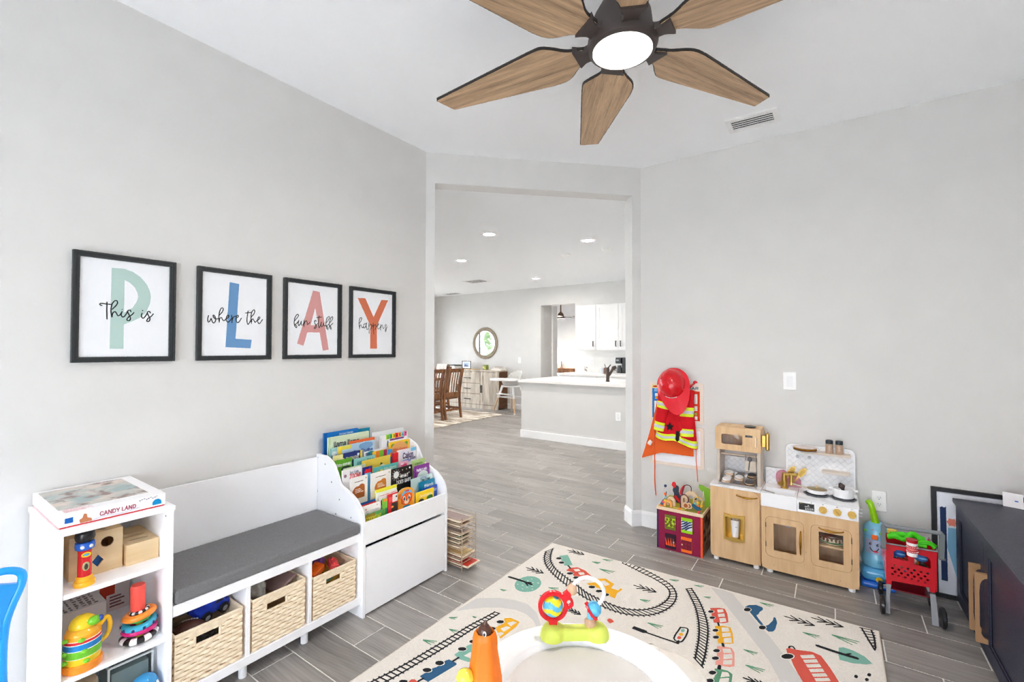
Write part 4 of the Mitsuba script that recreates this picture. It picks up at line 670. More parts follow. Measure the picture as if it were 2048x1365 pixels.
part(t, 'top_pane', B().add(bx(x0 + .07, x0 + .09, y0 + .01, y1 - .01, z1 - .0285, z1 - .010), (60, 66, 66)), 'gloss')
t = thing('round_toy', 'glossy sky blue dome shaped toy at the front of the bottom shelf', 'toy'); part(t, 'dome', B().add(lathe([(0, .146), (.015, .144), (.03, .134), (.038, .115), (.039, .09), (.03, .01), (.028, 0), (0, 0)], (.372, .58, .0553), 32), (60, 150, 206), 40), 'gloss'); part(t, 'window', B().add(ball((.392, .607, .155), (.016, .010, .022)), (214, 222, 226), True), 'gloss')
t = thing('wooden_drum', 'tan toy drum with a red panel at the front left of the bottom shelf', 'toy drum'); part(t, 'shell', B().add(lathe([(0, 0), (.045, 0), (.047, .01), (.047, .195), (.043, .202), (0, .204)], (.34, .415, .0553), 36), (186, 160, 128), 40), 'satin'); part(t, 'panel', B().add(lathe([(.0475, .10), (.0475, .18)], (.34, .415, .0553), 16, a0=-.2, a1=1.0), (150, 44, 44), True), 'satin')
# blue push toy handle at the very left
t = thing('push_toy', 'bright blue plastic push toy handle at the far left edge of the photo', 'push toy')
cc = np.array([.30, .252, .0]); b = B()
b.add(tube(crv([(.30, .262, .0), (.30, .258, .2), (.30, .252, .40), (.30, .256, .50), (.30, .270, .56), (.30, .287, .61), (.30, .289, .645), (.30, .268, .664), (.30, .235, .668), (.30, .205, .655), (.30, .195, .62), (.30, .215, .58), (.30, .238, .53), (.30, .248, .47)], 6), .011, 12), (30, 150, 222), True)
b.add(ext(Polygon(crv([(.285, .62), (.262, .565), (.262, .50), (.256, .42), (.242, .42), (.244, .50), (.232, .56), (.202, .622), (.245, .632)], 4)), .016, (.292, 0, 0), Ya, Za), (28, 142, 214))
part(t, 'handle', b, 'gloss'); part(t, 'base', B().add(rbox(.24, .36, .19, .335, .0, .05, .02), (28, 142, 214), 40), 'gloss')
# ---- right wall: firefighter costume, activity boards, switch, outlet ---------------------------
BW, DY = D - .001, D
def board(z0, z1, name, label):
    t = thing(name, label, 'activity board'); part(t, 'board', B().add(ext(rrect(1.213, 1.602, z0, z1, .018).difference(sbox(1.237, z0 + .024, 1.578, z1 - .024)), .008, (0, BW, 0), Xa, Za), (226, 212, 200)), 'satin'); return t
t = board(.806, 1.098, 'calendar_board', 'wooden calendar board with blue and red columns hung behind the firefighter coat')
part(t, 'panel', B().add(bx(1.236, 1.579, BW - .006, BW, .829, 1.075), (232, 222, 204)), 'satin'); b = B(); yo = BW - .0062
def pr(b, x0, x1, z0, z1, col, l=0): b.add(ext(sbox(x0, z0, x1, z1), .0004, (0, yo - .0005 * l, 0), Xa, Za), col)
for a in ((1.238, 1.30, .83, 1.048, (44, 120, 196)), (1.52, 1.576, .83, 1.04, (214, 66, 44)), (1.238, 1.30, 1.052, 1.074, (238, 200, 110))): pr(b, *a)
for x0, x1, z0, z1, c in ((1.252, 1.298, 1.025, 1.045, (130, 180, 226)), (1.258, 1.298, .99, 1.012, (236, 232, 222)), (1.258, 1.276, .97, .988, (240, 150, 40)), (1.252, 1.298, .86, .955, (226, 226, 226)), (1.526, 1.560, .95, 1.02, (236, 234, 232)), (1.526, 1.560, .90, .935, (236, 234, 232)), (1.526, 1.556, .868, .888, (170, 190, 80)), (1.526, 1.56, .838, .862, (236, 234, 232))): pr(b, x0, x1, z0, z1, c, 1)
b.add(text('MY CALENDAR', .018, (1.30, yo - .0008, 1.053), Xa, Za, .265), (70, 110, 140)); b.add(ext(affinity.scale(Point(1.262, 1.063).buffer(1), .018, .006), .0004, (0, yo - .0006, 0), Xa, Za), (190, 50, 40)); part(t, 'print', b, 'matte')
t = board(.486, .782, 'white_board', 'pale framed whiteboard hung below the calendar board'); part(t, 'panel', B().add(bx(1.236, 1.579, BW - .006, BW, .509, .759), (236, 238, 244)), 'gloss')
def gridmesh(P):
    nu, nv = P.shape[:2]; i, j = np.meshgrid(np.arange(nu - 1), np.arange(nv - 1), indexing='ij'); q = np.stack([i * nv + j, (i + 1) * nv + j, (i + 1) * nv + j + 1, i * nv + j + 1], -1).reshape(-1, 4)
    return P.reshape(-1, 3), np.vstack([q[:, [0, 1, 2]], q[:, [0, 2, 3]]])
def sheet(xl, xr, zt, zb, y, th, nu=30, nv=36, fold=.012, seed=1, k=9, open_y=None):
    """Closed cloth panel: xl(s), xr(s) edges for s from top 0 to hem 1; folds deepen to the hem."""
    u, s = np.meshgrid(np.linspace(0, 1, nu), np.linspace(0, 1, nv), indexing='ij')
    L, R_ = np.vectorize(xl)(s), np.vectorize(xr)(s); x = L + (R_ - L) * u; z = zt(u) + (zb(u) - zt(u)) * s
    f = fold * (np.sin(u * k + seed + 1.5 * np.sin(s * 3 + seed)) * (.25 + .75 * s) + .5 * np.sin(u * k * 1.9 + 2 * seed + s * 2)); body = np.sin(np.clip(u, 0, 1) * PI) ** .5
    yf = y - th * body - f * body; Pf = np.stack([x, yf, z], -1); Pb = np.stack([x, np.full_like(x, y) + .0 * x, z], -1)
    v1, f1 = gridmesh(Pf); v2, f2 = gridmesh(Pb); return Pf, (np.vstack([v1, v2]), np.vstack([f1, f2[:, ::-1] + len(v1)]))
# orange apron
t = thing('orange_apron', 'orange costume apron with long ties hanging under the red coat', 'apron')
_, m = sheet(lambda s: 1.276 - .118 * s ** 1.2, lambda s: 1.50 + .035 * s, lambda u: .965 - 0 * u, lambda u: .516 + .06 * np.minimum(u * 2.6, 1) ** 1 - .0 * u, 3.405, .008, fold=.004, k=7); part(t, 'cloth', B().add(m, (226, 98, 44), 40), 'matte')
part(t, 'tie', B().add(tube(crv([(1.262, 3.39, .80), (1.258, 3.393, .6), (1.258, 3.4, .48), (1.256, 3.405, .36), (1.262, 3.41, .25)], 8), .0035, 6), (222, 96, 50), True), 'matte'); part(t, 'tie', B().add(tube(crv([(1.556, 3.385, .66), (1.552, 3.40, .56), (1.556, 3.405, .48), (1.560, 3.41, .40)], 8), .0025, 6), (216, 110, 80), True), 'matte')
b = B().add(bx(-.014, .014, -.0008, .0008, -.018, .018), (232, 226, 220)); b.xf(trimesh.transformations.euler_matrix(0, .55, 0)); b.xf(np.array([[1, 0, 0, 1.232], [0, 1, 0, 3.372], [0, 0, 1, .646], [0, 0, 0, 1.]])); part(t, 'tag', b, 'matte')
# red coat
t = thing('firefighter_coat', 'red firefighter costume coat with yellow and silver stripes hung on the right wall', 'coat')
bodyP, m = sheet(lambda s: 1.305 - .040 * s ** .8 + .02 * math.sin(s * 3), lambda s: 1.530 + .036 * s, lambda u: 1.07 - .02 * np.abs(u - .5) * 2, lambda u: .690 - .050 * u - .012 * np.sin(u * 9), 3.384, .03, fold=.009, seed=3, k=10); part(t, 'body', B().add(m, (204, 24, 36), 50), 'matte')
def band(Pg, s0, s1, u0=0, u1=1, name='stripe'):
    nu, nv = Pg.shape[:2]
    def strip(a, c, col, off):
        i0, i1 = int(round(u0 * (nu - 1))), int(round(u1 * (nu - 1))) + 1; rows = []
        for s in np.linspace(a, c, 4):
            k = s * (nv - 1); j = min(int(k), nv - 2); fr = k - j; r = Pg[i0:i1, j] * (1 - fr) + Pg[i0:i1, j + 1] * fr; rows.append(r + [0, -off, 0])
        return gridmesh(np.stack(rows, 1))
    d = (s1 - s0) / 3; b = B(); b.add(strip(s0, s1, None, .0022), (218, 236, 40), True); b.add(strip(s0 + d, s1 - d, None, .0038), (196, 200, 206), True); part(t, name, b, 'satin', 'yellow and silver reflective stripe')
band(bodyP, .862, .985)
def sleeve(pts, r0, r1, bands):
    pts = crv(pts, 10); n = len(pts); rr = np.linspace(r0, r1, n); tm = tube(pts, rr, 18); v = np.array(tm.vertices); v[:, 1] = 3.362 + (v[:, 1] - 3.362) * .42
    v[:, 1] -= .004 * np.sin(v[:, 2] * 60 + v[:, 0] * 40); tm.vertices = v; part(t, 'sleeve', B().add(tm, (206, 26, 38), 50), 'matte')
    for a, c in bands:
        for s0, s1, col, g in ((a, c, (218, 236, 40), .0022), (a + (c - a) / 3, c - (c - a) / 3, (196, 200, 206), .0038)):
            k0, k1 = int(s0 * (n - 1)), max(int(round(s1 * (n - 1))), int(s0 * (n - 1)) + 1); q = tube(pts[k0:k1 + 1], rr[k0:k1 + 1] + g, 18); v = np.array(q.vertices); v[:, 1] = 3.362 + (v[:, 1] - 3.362) * .42 - (g - .001); v[:, 1] -= .004 * np.sin(v[:, 2] * 60 + v[:, 0] * 40); q.vertices = v; part(t, 'sleeve_stripe', B().add(q, col, 50), 'satin')
sleeve([(1.340, 3.362, 1.05), (1.338, 3.362, .95), (1.318, 3.362, .85), (1.300, 3.362, .745)], .048, .034, [(.30, .46), (.82, .99)])
sleeve([(1.500, 3.362, 1.05), (1.497, 3.362, .93), (1.496, 3.362, .82), (1.497, 3.362, .712)], .052, .046, [(.36, .52), (.80, .97)])
b = B(); st = Polygon([((.030 if i % 2 == 0 else .015) * math.cos(i * PI / 5 + .3), (.030 if i % 2 == 0 else .015) * math.sin(i * PI / 5 + .3)) for i in range(10)]); b.add(ext(st, .002, (1.385, 3.345, .782), Xa, Za), (30, 24, 26)); b.add(ext([(-.012, .0), (.012, .0), (.01, -.06), (-.004, -.075), (-.016, -.06)], .002, (1.442, 3.342, .755), Xa, Za), (40, 28, 30)); part(t, 'black_badge', b, 'matte')
# helmet
t = thing('firefighter_helmet', 'shiny red toy firefighter helmet hung over the red coat', 'helmet'); hc = np.array([1.408, 3.315, 1.095]); up = np.array([-.10, -.93, .32]); up /= np.linalg.norm(up); fwd = np.array([.28, -.20, -.95]); fwd -= up * (fwd @ up); fwd /= np.linalg.norm(fwd); sd = np.cross(up, fwd); M4 = np.eye(4); M4[:3, 0], M4[:3, 1], M4[:3, 2], M4[:3, 3] = fwd, sd, up, hc + [0, .012, 0]
th_, ph_ = np.meshgrid(np.linspace(0, 2 * PI, 61), np.linspace(0, PI / 2, 16), indexing='ij'); P = np.stack([.105 * np.cos(th_) * np.cos(ph_), .092 * np.sin(th_) * np.cos(ph_), .088 * np.sin(ph_)], -1); P *= 1 + (.03 * np.exp(-(np.sin(th_) / .12) ** 2) + .02 * np.exp(-(np.sin(th_ + 1.1) / .10) ** 2) + .02 * np.exp(-(np.sin(th_ - 1.1) / .10) ** 2))[..., None] * np.sin(2 * ph_)[..., None]
b = B(); v, f = gridmesh(P); b.add((v, f), (206, 20, 32), True); part(t, 'shell', b.xf(M4), 'gloss')
n = 60; a = np.arange(n) * 2 * PI / n; fr = .5 + .5 * np.cos(a); w = .016 + .105 * fr ** 2; inn = np.stack([.106 * np.cos(a), .093 * np.sin(a)], 1); out = np.stack([(.106 + w) * np.cos(a), (.093 + .018 + .012 * fr) * np.sin(a)], 1); zi = np.zeros(n) + .002; zo = -.010 - .012 * fr ** 2
V = np.vstack([np.c_[inn, zi], np.c_[out, zo], np.c_[out * .998, zo - .004], np.c_[inn, zi - .004]]); F = []
for k in range(n):
    k2 = (k + 1) % n
    for s in range(3): F += [(s * n + k, (s + 1) * n + k, (s + 1) * n + k2), (s * n + k, (s + 1) * n + k2, s * n + k2)]
part(t, 'brim', B().add((V, F), (222, 30, 46), 40).xf(M4), 'gloss'); part(t, 'trim_line', B().add(tube([(.108 * math.cos(q), .095 * math.sin(q), .006) for q in np.linspace(-.75, .2, 14)], .0022, 6), (236, 220, 220), True).xf(M4), 'gloss')
b = B(); [b.add(ball((.107 * math.cos(q), .094 * math.sin(q), .012), .006, 1), (226, 60, 66), True) for q in (-.9, .9)]; part(t, 'rivet', b.xf(M4), 'gloss')
t = thing('wall_hook', 'small red wall hook peeking out behind the helmet', 'hook'); part(t, 'hook', B().add(tube(crv([(1.545, BW, 1.10), (1.535, 3.39, 1.09), (1.53, 3.36, 1.075), (1.535, 3.35, 1.09)], 5), .006, 8), (196, 26, 36), True).add(cyl((1.545, BW, 1.10), (1.545, BW - .006, 1.10), .016), (196, 26, 36), 40), 'gloss')
def plate(name, label, cat, x0, x1, z0, z1, y, kind):
    t = thing(name, label, cat); m = bx(x0, x1, y - .007, y, z0, z1, .003); part(t, 'plate', B().add(m, (244, 244, 244)), 'satin'); cx, cz = (x0 + x1) / 2, (z0 + z1) / 2; w = x1 - x0
    if kind == 'rocker': part(t, 'rocker', B().add(bx(cx - w * .22, cx + w * .22, y - .010, y - .0071, cz - .032, cz + .032, .001), (236, 237, 240)), 'satin')
    else:
        for dz in (.019, -.019):
            b = B().add(cyl((cx, y - .0071, cz + dz), (cx, y - .009, cz + dz), .015, n=20), (238, 238, 238), 40); k = part(t, 'socket', b); s = B()
            for dx in (-.005, .005): s.add(bx(cx + dx - .001, cx + dx + .001, y - .0096, y - .0091, cz + dz + .001, cz + dz + .008), (40, 40, 44))
            s.add(bx(cx - .002, cx + .002, y - .0096, y - .0091, cz + dz - .008, cz + dz - .004), (40, 40, 44)); part(k, 'slots', s)
plate('light_switch', 'white rocker light switch alone on the right wall', 'light switch', 2.086, 2.160, 1.080, 1.196, D - .0005, 'rocker'); plate('power_outlet', 'white wall outlet on the right wall above the toy vacuum and cart', 'outlet', 2.529, 2.598, .397, .513, D - .0005, 'socket')
# ---- activity cube -----------------------------------------------------------------------------
t = thing('activity_cube', 'magenta wooden activity cube with little doors and a bead maze on top', 'activity cube'); x0, x1, y0, y1, zt = 1.366, 1.657, 3.108, 3.392, .258
part(t, 'front_panel', B().add(bx(x0, x1, y0, y0 + .012, .0, zt), (140, 8, 62)), 'satin'); part(t, 'left_panel', B().add(bx(x0, x0 + .012, y0 + .0121, y1, 0, zt), (40, 30, 80)), 'satin'); part(t, 'back_panel', B().add(bx(x0 + .0121, x1 - .0121, y1 - .012, y1, 0, zt), (150, 110, 80)), 'satin')
b = B().add(bx(x1 - .012, x1, y0 + .0121, y1, 0, zt), (126, 88, 62))
for i in range(24): b.add(ball((x1 + .0005, y0 + .04 + .21 * rng.random(), .03 + .2 * rng.random()), (.0012, .014 + .014 * rng.random(), .010 + .012 * rng.random()), 1), ((66, 40, 30), (170, 130, 100))[i % 2], True)
part(t, 'right_panel', b, 'satin', 'brown panel with leafy print'); part(t, 'corner_strip', B().add(bx(x1 - .012, x1 + .001, y0 - .0025, y0 - .0001, 0, zt), (240, 90, 36)), 'satin'); part(t, 'corner_strip', B().add(bx(x0 - .001, x0 + .009, y0 - .0025, y0 - .0001, 0, zt), (40, 34, 82)), 'satin')
part(t, 'top_board', B().add(bx(x0 - .004, x1 + .004, y0 - .004, y1 + .002, zt + .0001, .278, .001), (228, 206, 176)), 'satin'); part(t, 'top_print', B().add(bx(x0 + .004, x1 - .004, y0 + .006, y1 - .006, .278, .2788), (152, 150, 52)), 'satin')
def door(dx0, dx1, dz0, dz1, c1, c2, c3, kind):
    k = part(t, 'door', B().add(bx(dx0, dx1, y0 - .008, y0 - .0001, dz0, dz1, .001), c1), 'satin'); h = (dz1 - dz0) * .2; b = B(); yo = y0 - .0082; P = lambda pol, col, l=0: b.add(ext(pol, .0004, (0, yo - .0005 * l, 0), Xa, Za), col)
    area = sbox(dx0 + .001, dz0 + h, dx1 - .001, dz1 - h); P(area, c2); r2 = random.Random(kind)
    if kind == 'leopard':
        for u, v, r in ((.2, .8, .008), (.55, .85, .009), (.85, .7, .009), (.1, .5, .007), (.48, .52, .010), (.88, .45, .004), (.3, .3, .006), (.6, .2, .009), (.15, .12, .009), (.92, .18, .010)):
            e = Point(dx0 + u * (dx1 - dx0), dz0 + h + v * (dz1 - dz0 - 2 * h)).buffer(r, quad_segs=5); P(e.intersection(area), (70, 46, 20), 1); P(e.buffer(-.0035).intersection(area), (120, 96, 30), 2) if r > .006 else None
    elif kind == 'zebra':
        for i in range(7):
            v = dz0 + h - .02 + .016 * i; P(Polygon(crv([(dx0 - .005, v), (dx0 + .025, v + .012), (dx0 + .05, v + .035), (dx0 + .08, v + .05), (dx0 + .08, v + .056), (dx0 + .045, v + .042), (dx0 + .02, v + .02), (dx0 - .005, v + .004)], 3)).buffer(0).intersection(area), c3, 1)
    elif kind == 'fire':
        for i in range(5):
            u = dx0 + .006 + i * .0145; P(Polygon([(u, dz0 + h), (u + .014, dz0 + h), (u + .002 + (i - 2) * .003, dz1 - h - .004 * (i % 2))]).intersection(area), c3, 1)
    else:
        for i in range(6): P(sbox(dx0 + .006 + .02 * (i % 3), dz0 + h + .006 + .024 * (i // 3), dx0 + .018 + .02 * (i % 3), dz0 + h + .022 + .024 * (i // 3)), c3, 1)
    part(k, 'door_print', b, 'satin'); hx = dx1 - .012 if kind != 'dark' else dx0 + .008; part(k, 'knob', B().add(ball((hx, y0 - .013, (dz0 + dz1) / 2), .005), (224, 196, 160), True), 'satin') if kind != 'zebra' else None
door(1.420, 1.491, .138, .234, (110, 110, 30), (172, 206, 26), None, 'leopard'); door(1.525, 1.596, .138, .236, (150, 206, 20), (206, 216, 232), (26, 40, 84), 'zebra'); door(1.420, 1.490, .014, .108, (50, 10, 36), (54, 8, 34), (236, 84, 36), 'fire'); door(1.524, 1.592, .012, .110, (244, 112, 36), (112, 8, 40), (140, 20, 50), 'dark')
zt = .2788
def arc(a, c, hgt, ex=0, n=14): a, c = np.array(a, float), np.array(c, float); return [tuple(a + (c - a) * s + [0, 0, hgt * math.sin(PI * s) ** .6 + ex * s]) for s in np.linspace(0, 1, n)]
def wire(pts, col, r=.0028): part(t, 'wire', B().add(tube(crv(pts, 4), r, 8), col, True), 'satin')
wire([(1.512, 3.19, zt), (1.512, 3.19, .36), (1.514, 3.195, .40), (1.535, 3.20, .425), (1.560, 3.21, .415), (1.564, 3.21, .385), (1.566, 3.21, .36)], (84, 20, 50)); wire([(1.512, 3.14, zt), (1.511, 3.14, .35), (1.520, 3.14, .372), (1.54, 3.14, .375), (1.557, 3.145, .36), (1.562, 3.15, .33)], (84, 20, 50)); wire([(1.588, 3.15, .325), (1.595, 3.15, .355), (1.62, 3.15, .372), (1.644, 3.15, .355), (1.640, 3.14, .32), (1.636, 3.13, zt)], (238, 190, 60)); wire([(1.625, 3.25, zt), (1.63, 3.27, .38), (1.65, 3.29, .405), (1.675, 3.30, .39), (1.675, 3.31, .33)], (232, 214, 150), .002)
wire([(1.39, 3.13, .285), (1.394, 3.13, .31), (1.412, 3.13, .33), (1.42, 3.13, .36), (1.418, 3.14, .375)], (40, 44, 66)); wire([(1.395, 3.18, zt), (1.385, 3.2, .36), (1.40, 3.2, .405)], (200, 204, 210), .0016)
def bead(c, col, r=.0095): part(t, 'bead', B().add(ball(c, r), col, True), 'gloss')
for c, col in (((1.398, 3.19, .398), (30, 66, 110)), ((1.413, 3.13, .360), (240, 110, 40)), ((1.416, 3.132, .338), (140, 190, 190)), ((1.414, 3.128, .317), (232, 206, 60)), ((1.402, 3.128, .305), (226, 80, 100)), ((1.392, 3.126, .294), (40, 88, 140)), ((1.391, 3.122, .279), (240, 100, 40)), ((1.556, 3.145, .322), (50, 60, 130)), ((1.512, 3.122, .282), (240, 120, 40)), ((1.602, 3.15, .325), (130, 200, 200)), ((1.620, 3.15, .335), (240, 190, 40)), ((1.622, 3.145, .312), (240, 110, 50)), ((1.642, 3.15, .318), (236, 186, 40)), ((1.634, 3.13, .296), (240, 120, 50)), ((1.633, 3.118, .283), (30, 86, 176)), ((1.632, 3.116, .264 + .02), (232, 70, 90)), ((1.592, 3.20, .345), (40, 70, 130))): bead(c, col)
def cut(name, poly, y, th, col, pose=None, m='satin', lab=None):
    b = B().add(ext(Polygon(poly), th, (0, y + th, 0), Xa, Za), col); return part(t, name, b, m, lab)
def arch(x0, x1, y, w, th, z1, col): 
    cx, ro = (x0 + x1) / 2, (x1 - x0) / 2; out = [(x0, zt), (x0, z1 - ro)] + [(cx + ro * math.cos(a), z1 - ro + ro * math.sin(a)) for a in np.linspace(PI, 0, 14)] + [(x1, zt)]; ri = ro - w; inn = [(x1 - w, zt)] + [(cx + ri * math.cos(a), z1 - ro + ri * math.sin(a)) for a in np.linspace(0, PI, 14)] + [(x0 + w, zt)]
    cut('arch', out + inn, y, th, col)
arch(1.405, 1.458, 3.128, .012, .02, .322, (240, 170, 90)); arch(1.412, 1.470, 3.16, .016, .02, .335, (222, 198, 166)); arch(1.508, 1.552, 3.165, .014, .03, .36, (222, 198, 166)); arch(1.520, 1.606, 3.205, .026, .02, .385, (222, 198, 166))
cut('leafy_tree', crv([(1.598, .42), (1.61, .418), (1.63, .415), (1.650, .405), (1.672, .395), (1.678, .375), (1.673, .35), (1.688, .33), (1.692, .30), (1.650, zt), (1.64, zt), (1.635, .33), (1.63, .37), (1.61, .385), (1.598, .40)], 3), 3.27, .012, (120, 176, 40), lab='green cut-out tree')
cut('toucan', crv([(1.425, zt), (1.44, .33), (1.43, .36), (1.44, .385), (1.455, .395), (1.47, .385), (1.47, .35), (1.485, .31), (1.50, zt)], 3), 3.25, .010, (44, 56, 76), lab='dark blue cut-out bird'); cut('toucan_beak', crv([(1.432, .388), (1.448, .380), (1.455, .402), (1.445, .420), (1.432, .416), (1.426, .40)], 3), 3.238, .010, (214, 40, 46)); cut('red_wing', crv([(1.474, .335), (1.48, .37), (1.498, .40), (1.506, .395), (1.498, .36), (1.486, .335)], 3), 3.262, .010, (206, 30, 40)); cut('red_wing', crv([(1.44, .318), (1.455, .33), (1.488, .29), (1.478, .282)], 3), 3.236, .010, (206, 30, 40))
for c in ((1.548, 3.13), (1.566, 3.135)): cut('wooden_spinner', [(c[0] + (.021 + .003 * math.cos(8 * a)) * math.cos(a), .308 + (.021 + .003 * math.cos(8 * a)) * math.sin(a)) for a in np.linspace(0, 2 * PI, 40)[:-1]], c[1], .008, (214, 184, 146)); part(t, 'spinner_face', B().add(cyl((c[0], c[1] - .0002, .308), (c[0], c[1] - .001, .308), .013, n=20), (160, 84, 40), 40), 'satin')
cut('crocodile', crv([(1.585, .322), (1.60, .328), (1.615, .318), (1.638, .312), (1.645, .300), (1.625, .294), (1.608, .300), (1.592, .312)], 3), 3.12, .012, (16, 86, 116), lab='teal crocodile piece'); part(t, 'track', B().add(rbox(1.47, 1.545, 3.115, 3.135, zt, zt + .006, .002), (190, 170, 70), 40), 'satin')
# ---- toy kitchen -------------------------------------------------------------------------------
def bow(x0, x1, z, y, sag=.006, r=.0042, vert=False):
    s = np.linspace(0, 1, 15); c = x0 + (x1 - x0) * s; d = .012 + .010 * np.sin(PI * s); q = z - sag * np.sin(PI * s)
    p = np.stack([q, y - d, c], 1) if vert else np.stack([c, y - d, q], 1); p[0, 1] = p[-1, 1] = y - .0005; return tube(crv(p, 2), r * np.interp(np.linspace(0, 1, 29), [0, .15, .5, .85, 1], [.7, .8, 1.35, .8, .7]), 10)
FYK = 3.140
t = thing('toy_fridge', 'toy fridge in pale wood with a gold water dispenser, left half of the toy kitchen', 'toy fridge'); x0, x1, yb = 1.698, 1.983, 3.398; TX, TZ = x0, .466
part(t, 'cabinet', B().add(bx(x0 + .002, x0 + .012, FYK + .014, yb, .022, TZ)).add(bx(x1 - .012, x1 - .002, FYK + .014, yb, .022, TZ)).add(bx(x0 + .012, x1 - .012, yb - .008, yb, .022, TZ)).add(bx(x0 + .012, x1 - .012, FYK + .014, yb - .008, .022, .032)), 'm_toywood')
door_p = unary_union([rrect(x0, x1 - .006, .022, .40, .03), sbox(x0, .36, x1 - .006 - .045, .4655), affinity.translate(Point(0, 0).buffer(.045), x1 - .051, .4205)]).union(sbox(x0, .3, x1 - .006, .4205)); dw = sbox(1.785, .153, 1.890, .305)
k = part(t, 'door', B().add(ext(door_p.difference(dw), .013, (0, FYK + .013, 0), Xa, Za)), 'm_toywood'); part(k, 'handle', B().add(bow(1.849, 1.965, .433, FYK), (170, 124, 44), True), 'metal'); part(t, 'door_gap', B().add(ext(sbox(x0, .36, x1 - .001, .4655).difference(door_p), .004, (0, FYK + .014, 0), Xa, Za), (206, 168, 124)), 'm_toywood')
fr = B(); ft = crv([(1.778, .308), (1.836, .300), (1.896, .310)], 6).tolist(); fbm_ = crv([(1.896, .148), (1.836, .140), (1.778, .148)], 6).tolist(); fr.add(ext(Polygon(ft[::1] + fbm_).difference(sbox(1.788, .163, 1.886, .288)), .010, (0, FYK - .0005, 0), Xa, Za), (190, 160, 70))
k = part(t, 'dispenser', fr, 'm_gold', 'gold dispenser frame'); part(k, 'niche', B().add(bx(1.786, 1.889, FYK + .06, FYK + .063, .154, .304)).add(bx(1.786, 1.788, FYK + .0002, FYK + .06, .154, .304)).add(bx(1.887, 1.889, FYK + .0002, FYK + .06, .154, .304)).add(bx(1.788, 1.887, FYK + .0002, FYK + .06, .154, .160)).add(bx(1.788, 1.887, FYK + .0002, FYK + .06, .300, .304)), 'm_gold')
for x, y in ((1.728, 3.165), (1.955, 3.165), (1.728, 3.37), (1.955, 3.37)): part(t, 'foot', B().add(cyl((x, y, 0), (x, y, .022), .016, n=20), (244, 244, 244), 40), 'satin')
part(t, 'countertop', B().add(bx(x0 - .003, x1, FYK - .003, yb, TZ + .0002, .478, .001)), 'm_marble')
PY, MZ0, MZ1 = 3.225, .690, .838
for a in (1.722, 1.957): part(t, 'post', B().add(bx(a, a + .018, PY, yb - .002, .4782, MZ0), (196, 184, 172)), 'satin')
part(t, 'backsplash', B().add(bx(1.7402, 1.9568, yb - .006, yb, .4782, .618)), 'm_herring'); part(t, 'rail', B().add(cyl((1.7402, 3.27, .655), (1.9568, 3.27, .655), .0055, n=14), (214, 198, 180), 40), 'satin')
t = thing('toy_microwave', 'pale wood toy microwave standing on posts above the toy fridge', 'toy microwave'); mp = rrect(1.716, 1.978, MZ0 + .0003, MZ1, .008).difference(rrect(1.752, 1.875, .728, .792, .010)); my = 3.216
part(t, 'front_panel', B().add(ext(mp, .012, (0, my + .012, 0), Xa, Za)), 'm_toywood'); part(t, 'case', B().add(bx(1.718, 1.728, my + .0122, yb, MZ0 + .001, MZ1 - .002)).add(bx(1.966, 1.976, my + .0122, yb, MZ0 + .001, MZ1 - .002)).add(bx(1.728, 1.966, my + .0122, yb, MZ1 - .012, MZ1 - .002)).add(bx(1.728, 1.966, my + .0122, yb, MZ0 + .001, MZ0 + .010)).add(bx(1.728, 1.966, yb - .006, yb, MZ0 + .010, MZ1 - .012)), 'm_toywood')
part(t, 'window', B().add(bx(1.751, 1.876, my + .006, my + .0075, .727, .793)), 'm_clear'); part(t, 'inner_tray', B().add(ext(rrect(1.75, 1.88, 3.25, 3.36, .03), .008, (0, 0, .7003), Xa, Ya), (150, 84, 40)), 'm_board')
k = part(t, 'display', B().add(bx(1.892, 1.932, my - .0006, my - .0001, .783, .796), (34, 34, 36)), 'gloss'); b = B()
b.add(text('10:10', .006, (1.902, my - .0008, .7865), Xa, Za, .020), (150, 150, 150)); part(k, 'digits', b, 'matte'); b = B()
for i in range(4):
    for j in range(7): b.add(bx(1.895 + .0095 * i, 1.8995 + .0095 * i, my - .0006, my - .0001, .724 + .0075 * j, .7275 + .0075 * j), (184, 148, 106))
part(t, 'keypad', b, 'satin', 'grid of tiny buttons'); part(t, 'handle', B().add(rbox(1.947, 1.957, my - .014, my - .0002, .726, .792, .004), (232, 210, 182), 40), 'satin')
t = thing('toy_phone', 'gold toy wall phone handset on the side of the toy microwave', 'toy phone'); part(t, 'handset', B().add(rbox(2.0, 2.022, 3.25, 3.285, .704, .815, .009), (200, 168, 90), 40), 'm_gold'); part(t, 'cradle', B().add(bx(1.9785, 2.003, 3.248, 3.29, .725, .80, .003), (170, 140, 70)), 'm_gold'); b = B(); [b.add(tube(crv([(1.995 + dx, 3.262, .805), (1.998 + dx, 3.258, .822), (1.996 + dx, 3.258, .832)], 5), .002, 6), (200, 168, 90), True) for dx in (0, .016)]; part(t, 'hook', b, 'm_gold')
solo('dark_dish', 'dark flat dish lying on top of the toy microwave', 'dish', B().add(lathe([(0, .001), (.028, .001), (.036, .006), (.034, .008), (.026, .004), (0, .004)], (1.91, 3.29, MZ1 - .001 + .0003), 28), (60, 60, 62), 40), 'gloss')
t = thing('hanging_pocket', 'beige fabric pocket with a grey ladle hooked on the rail under the microwave', 'utensil pocket'); part(t, 'pocket', B().add(bx(1.885, 1.947, 3.252, 3.264, .560, .628, .002), (206, 196, 182)), 'matte'); part(t, 'strap', B().add(bx(1.885, 1.889, 3.254, 3.260, .628, .664), (150, 140, 128)), 'matte'); part(t, 'strap', B().add(bx(1.943, 1.947, 3.254, 3.260, .628, .664), (150, 140, 128)), 'matte')
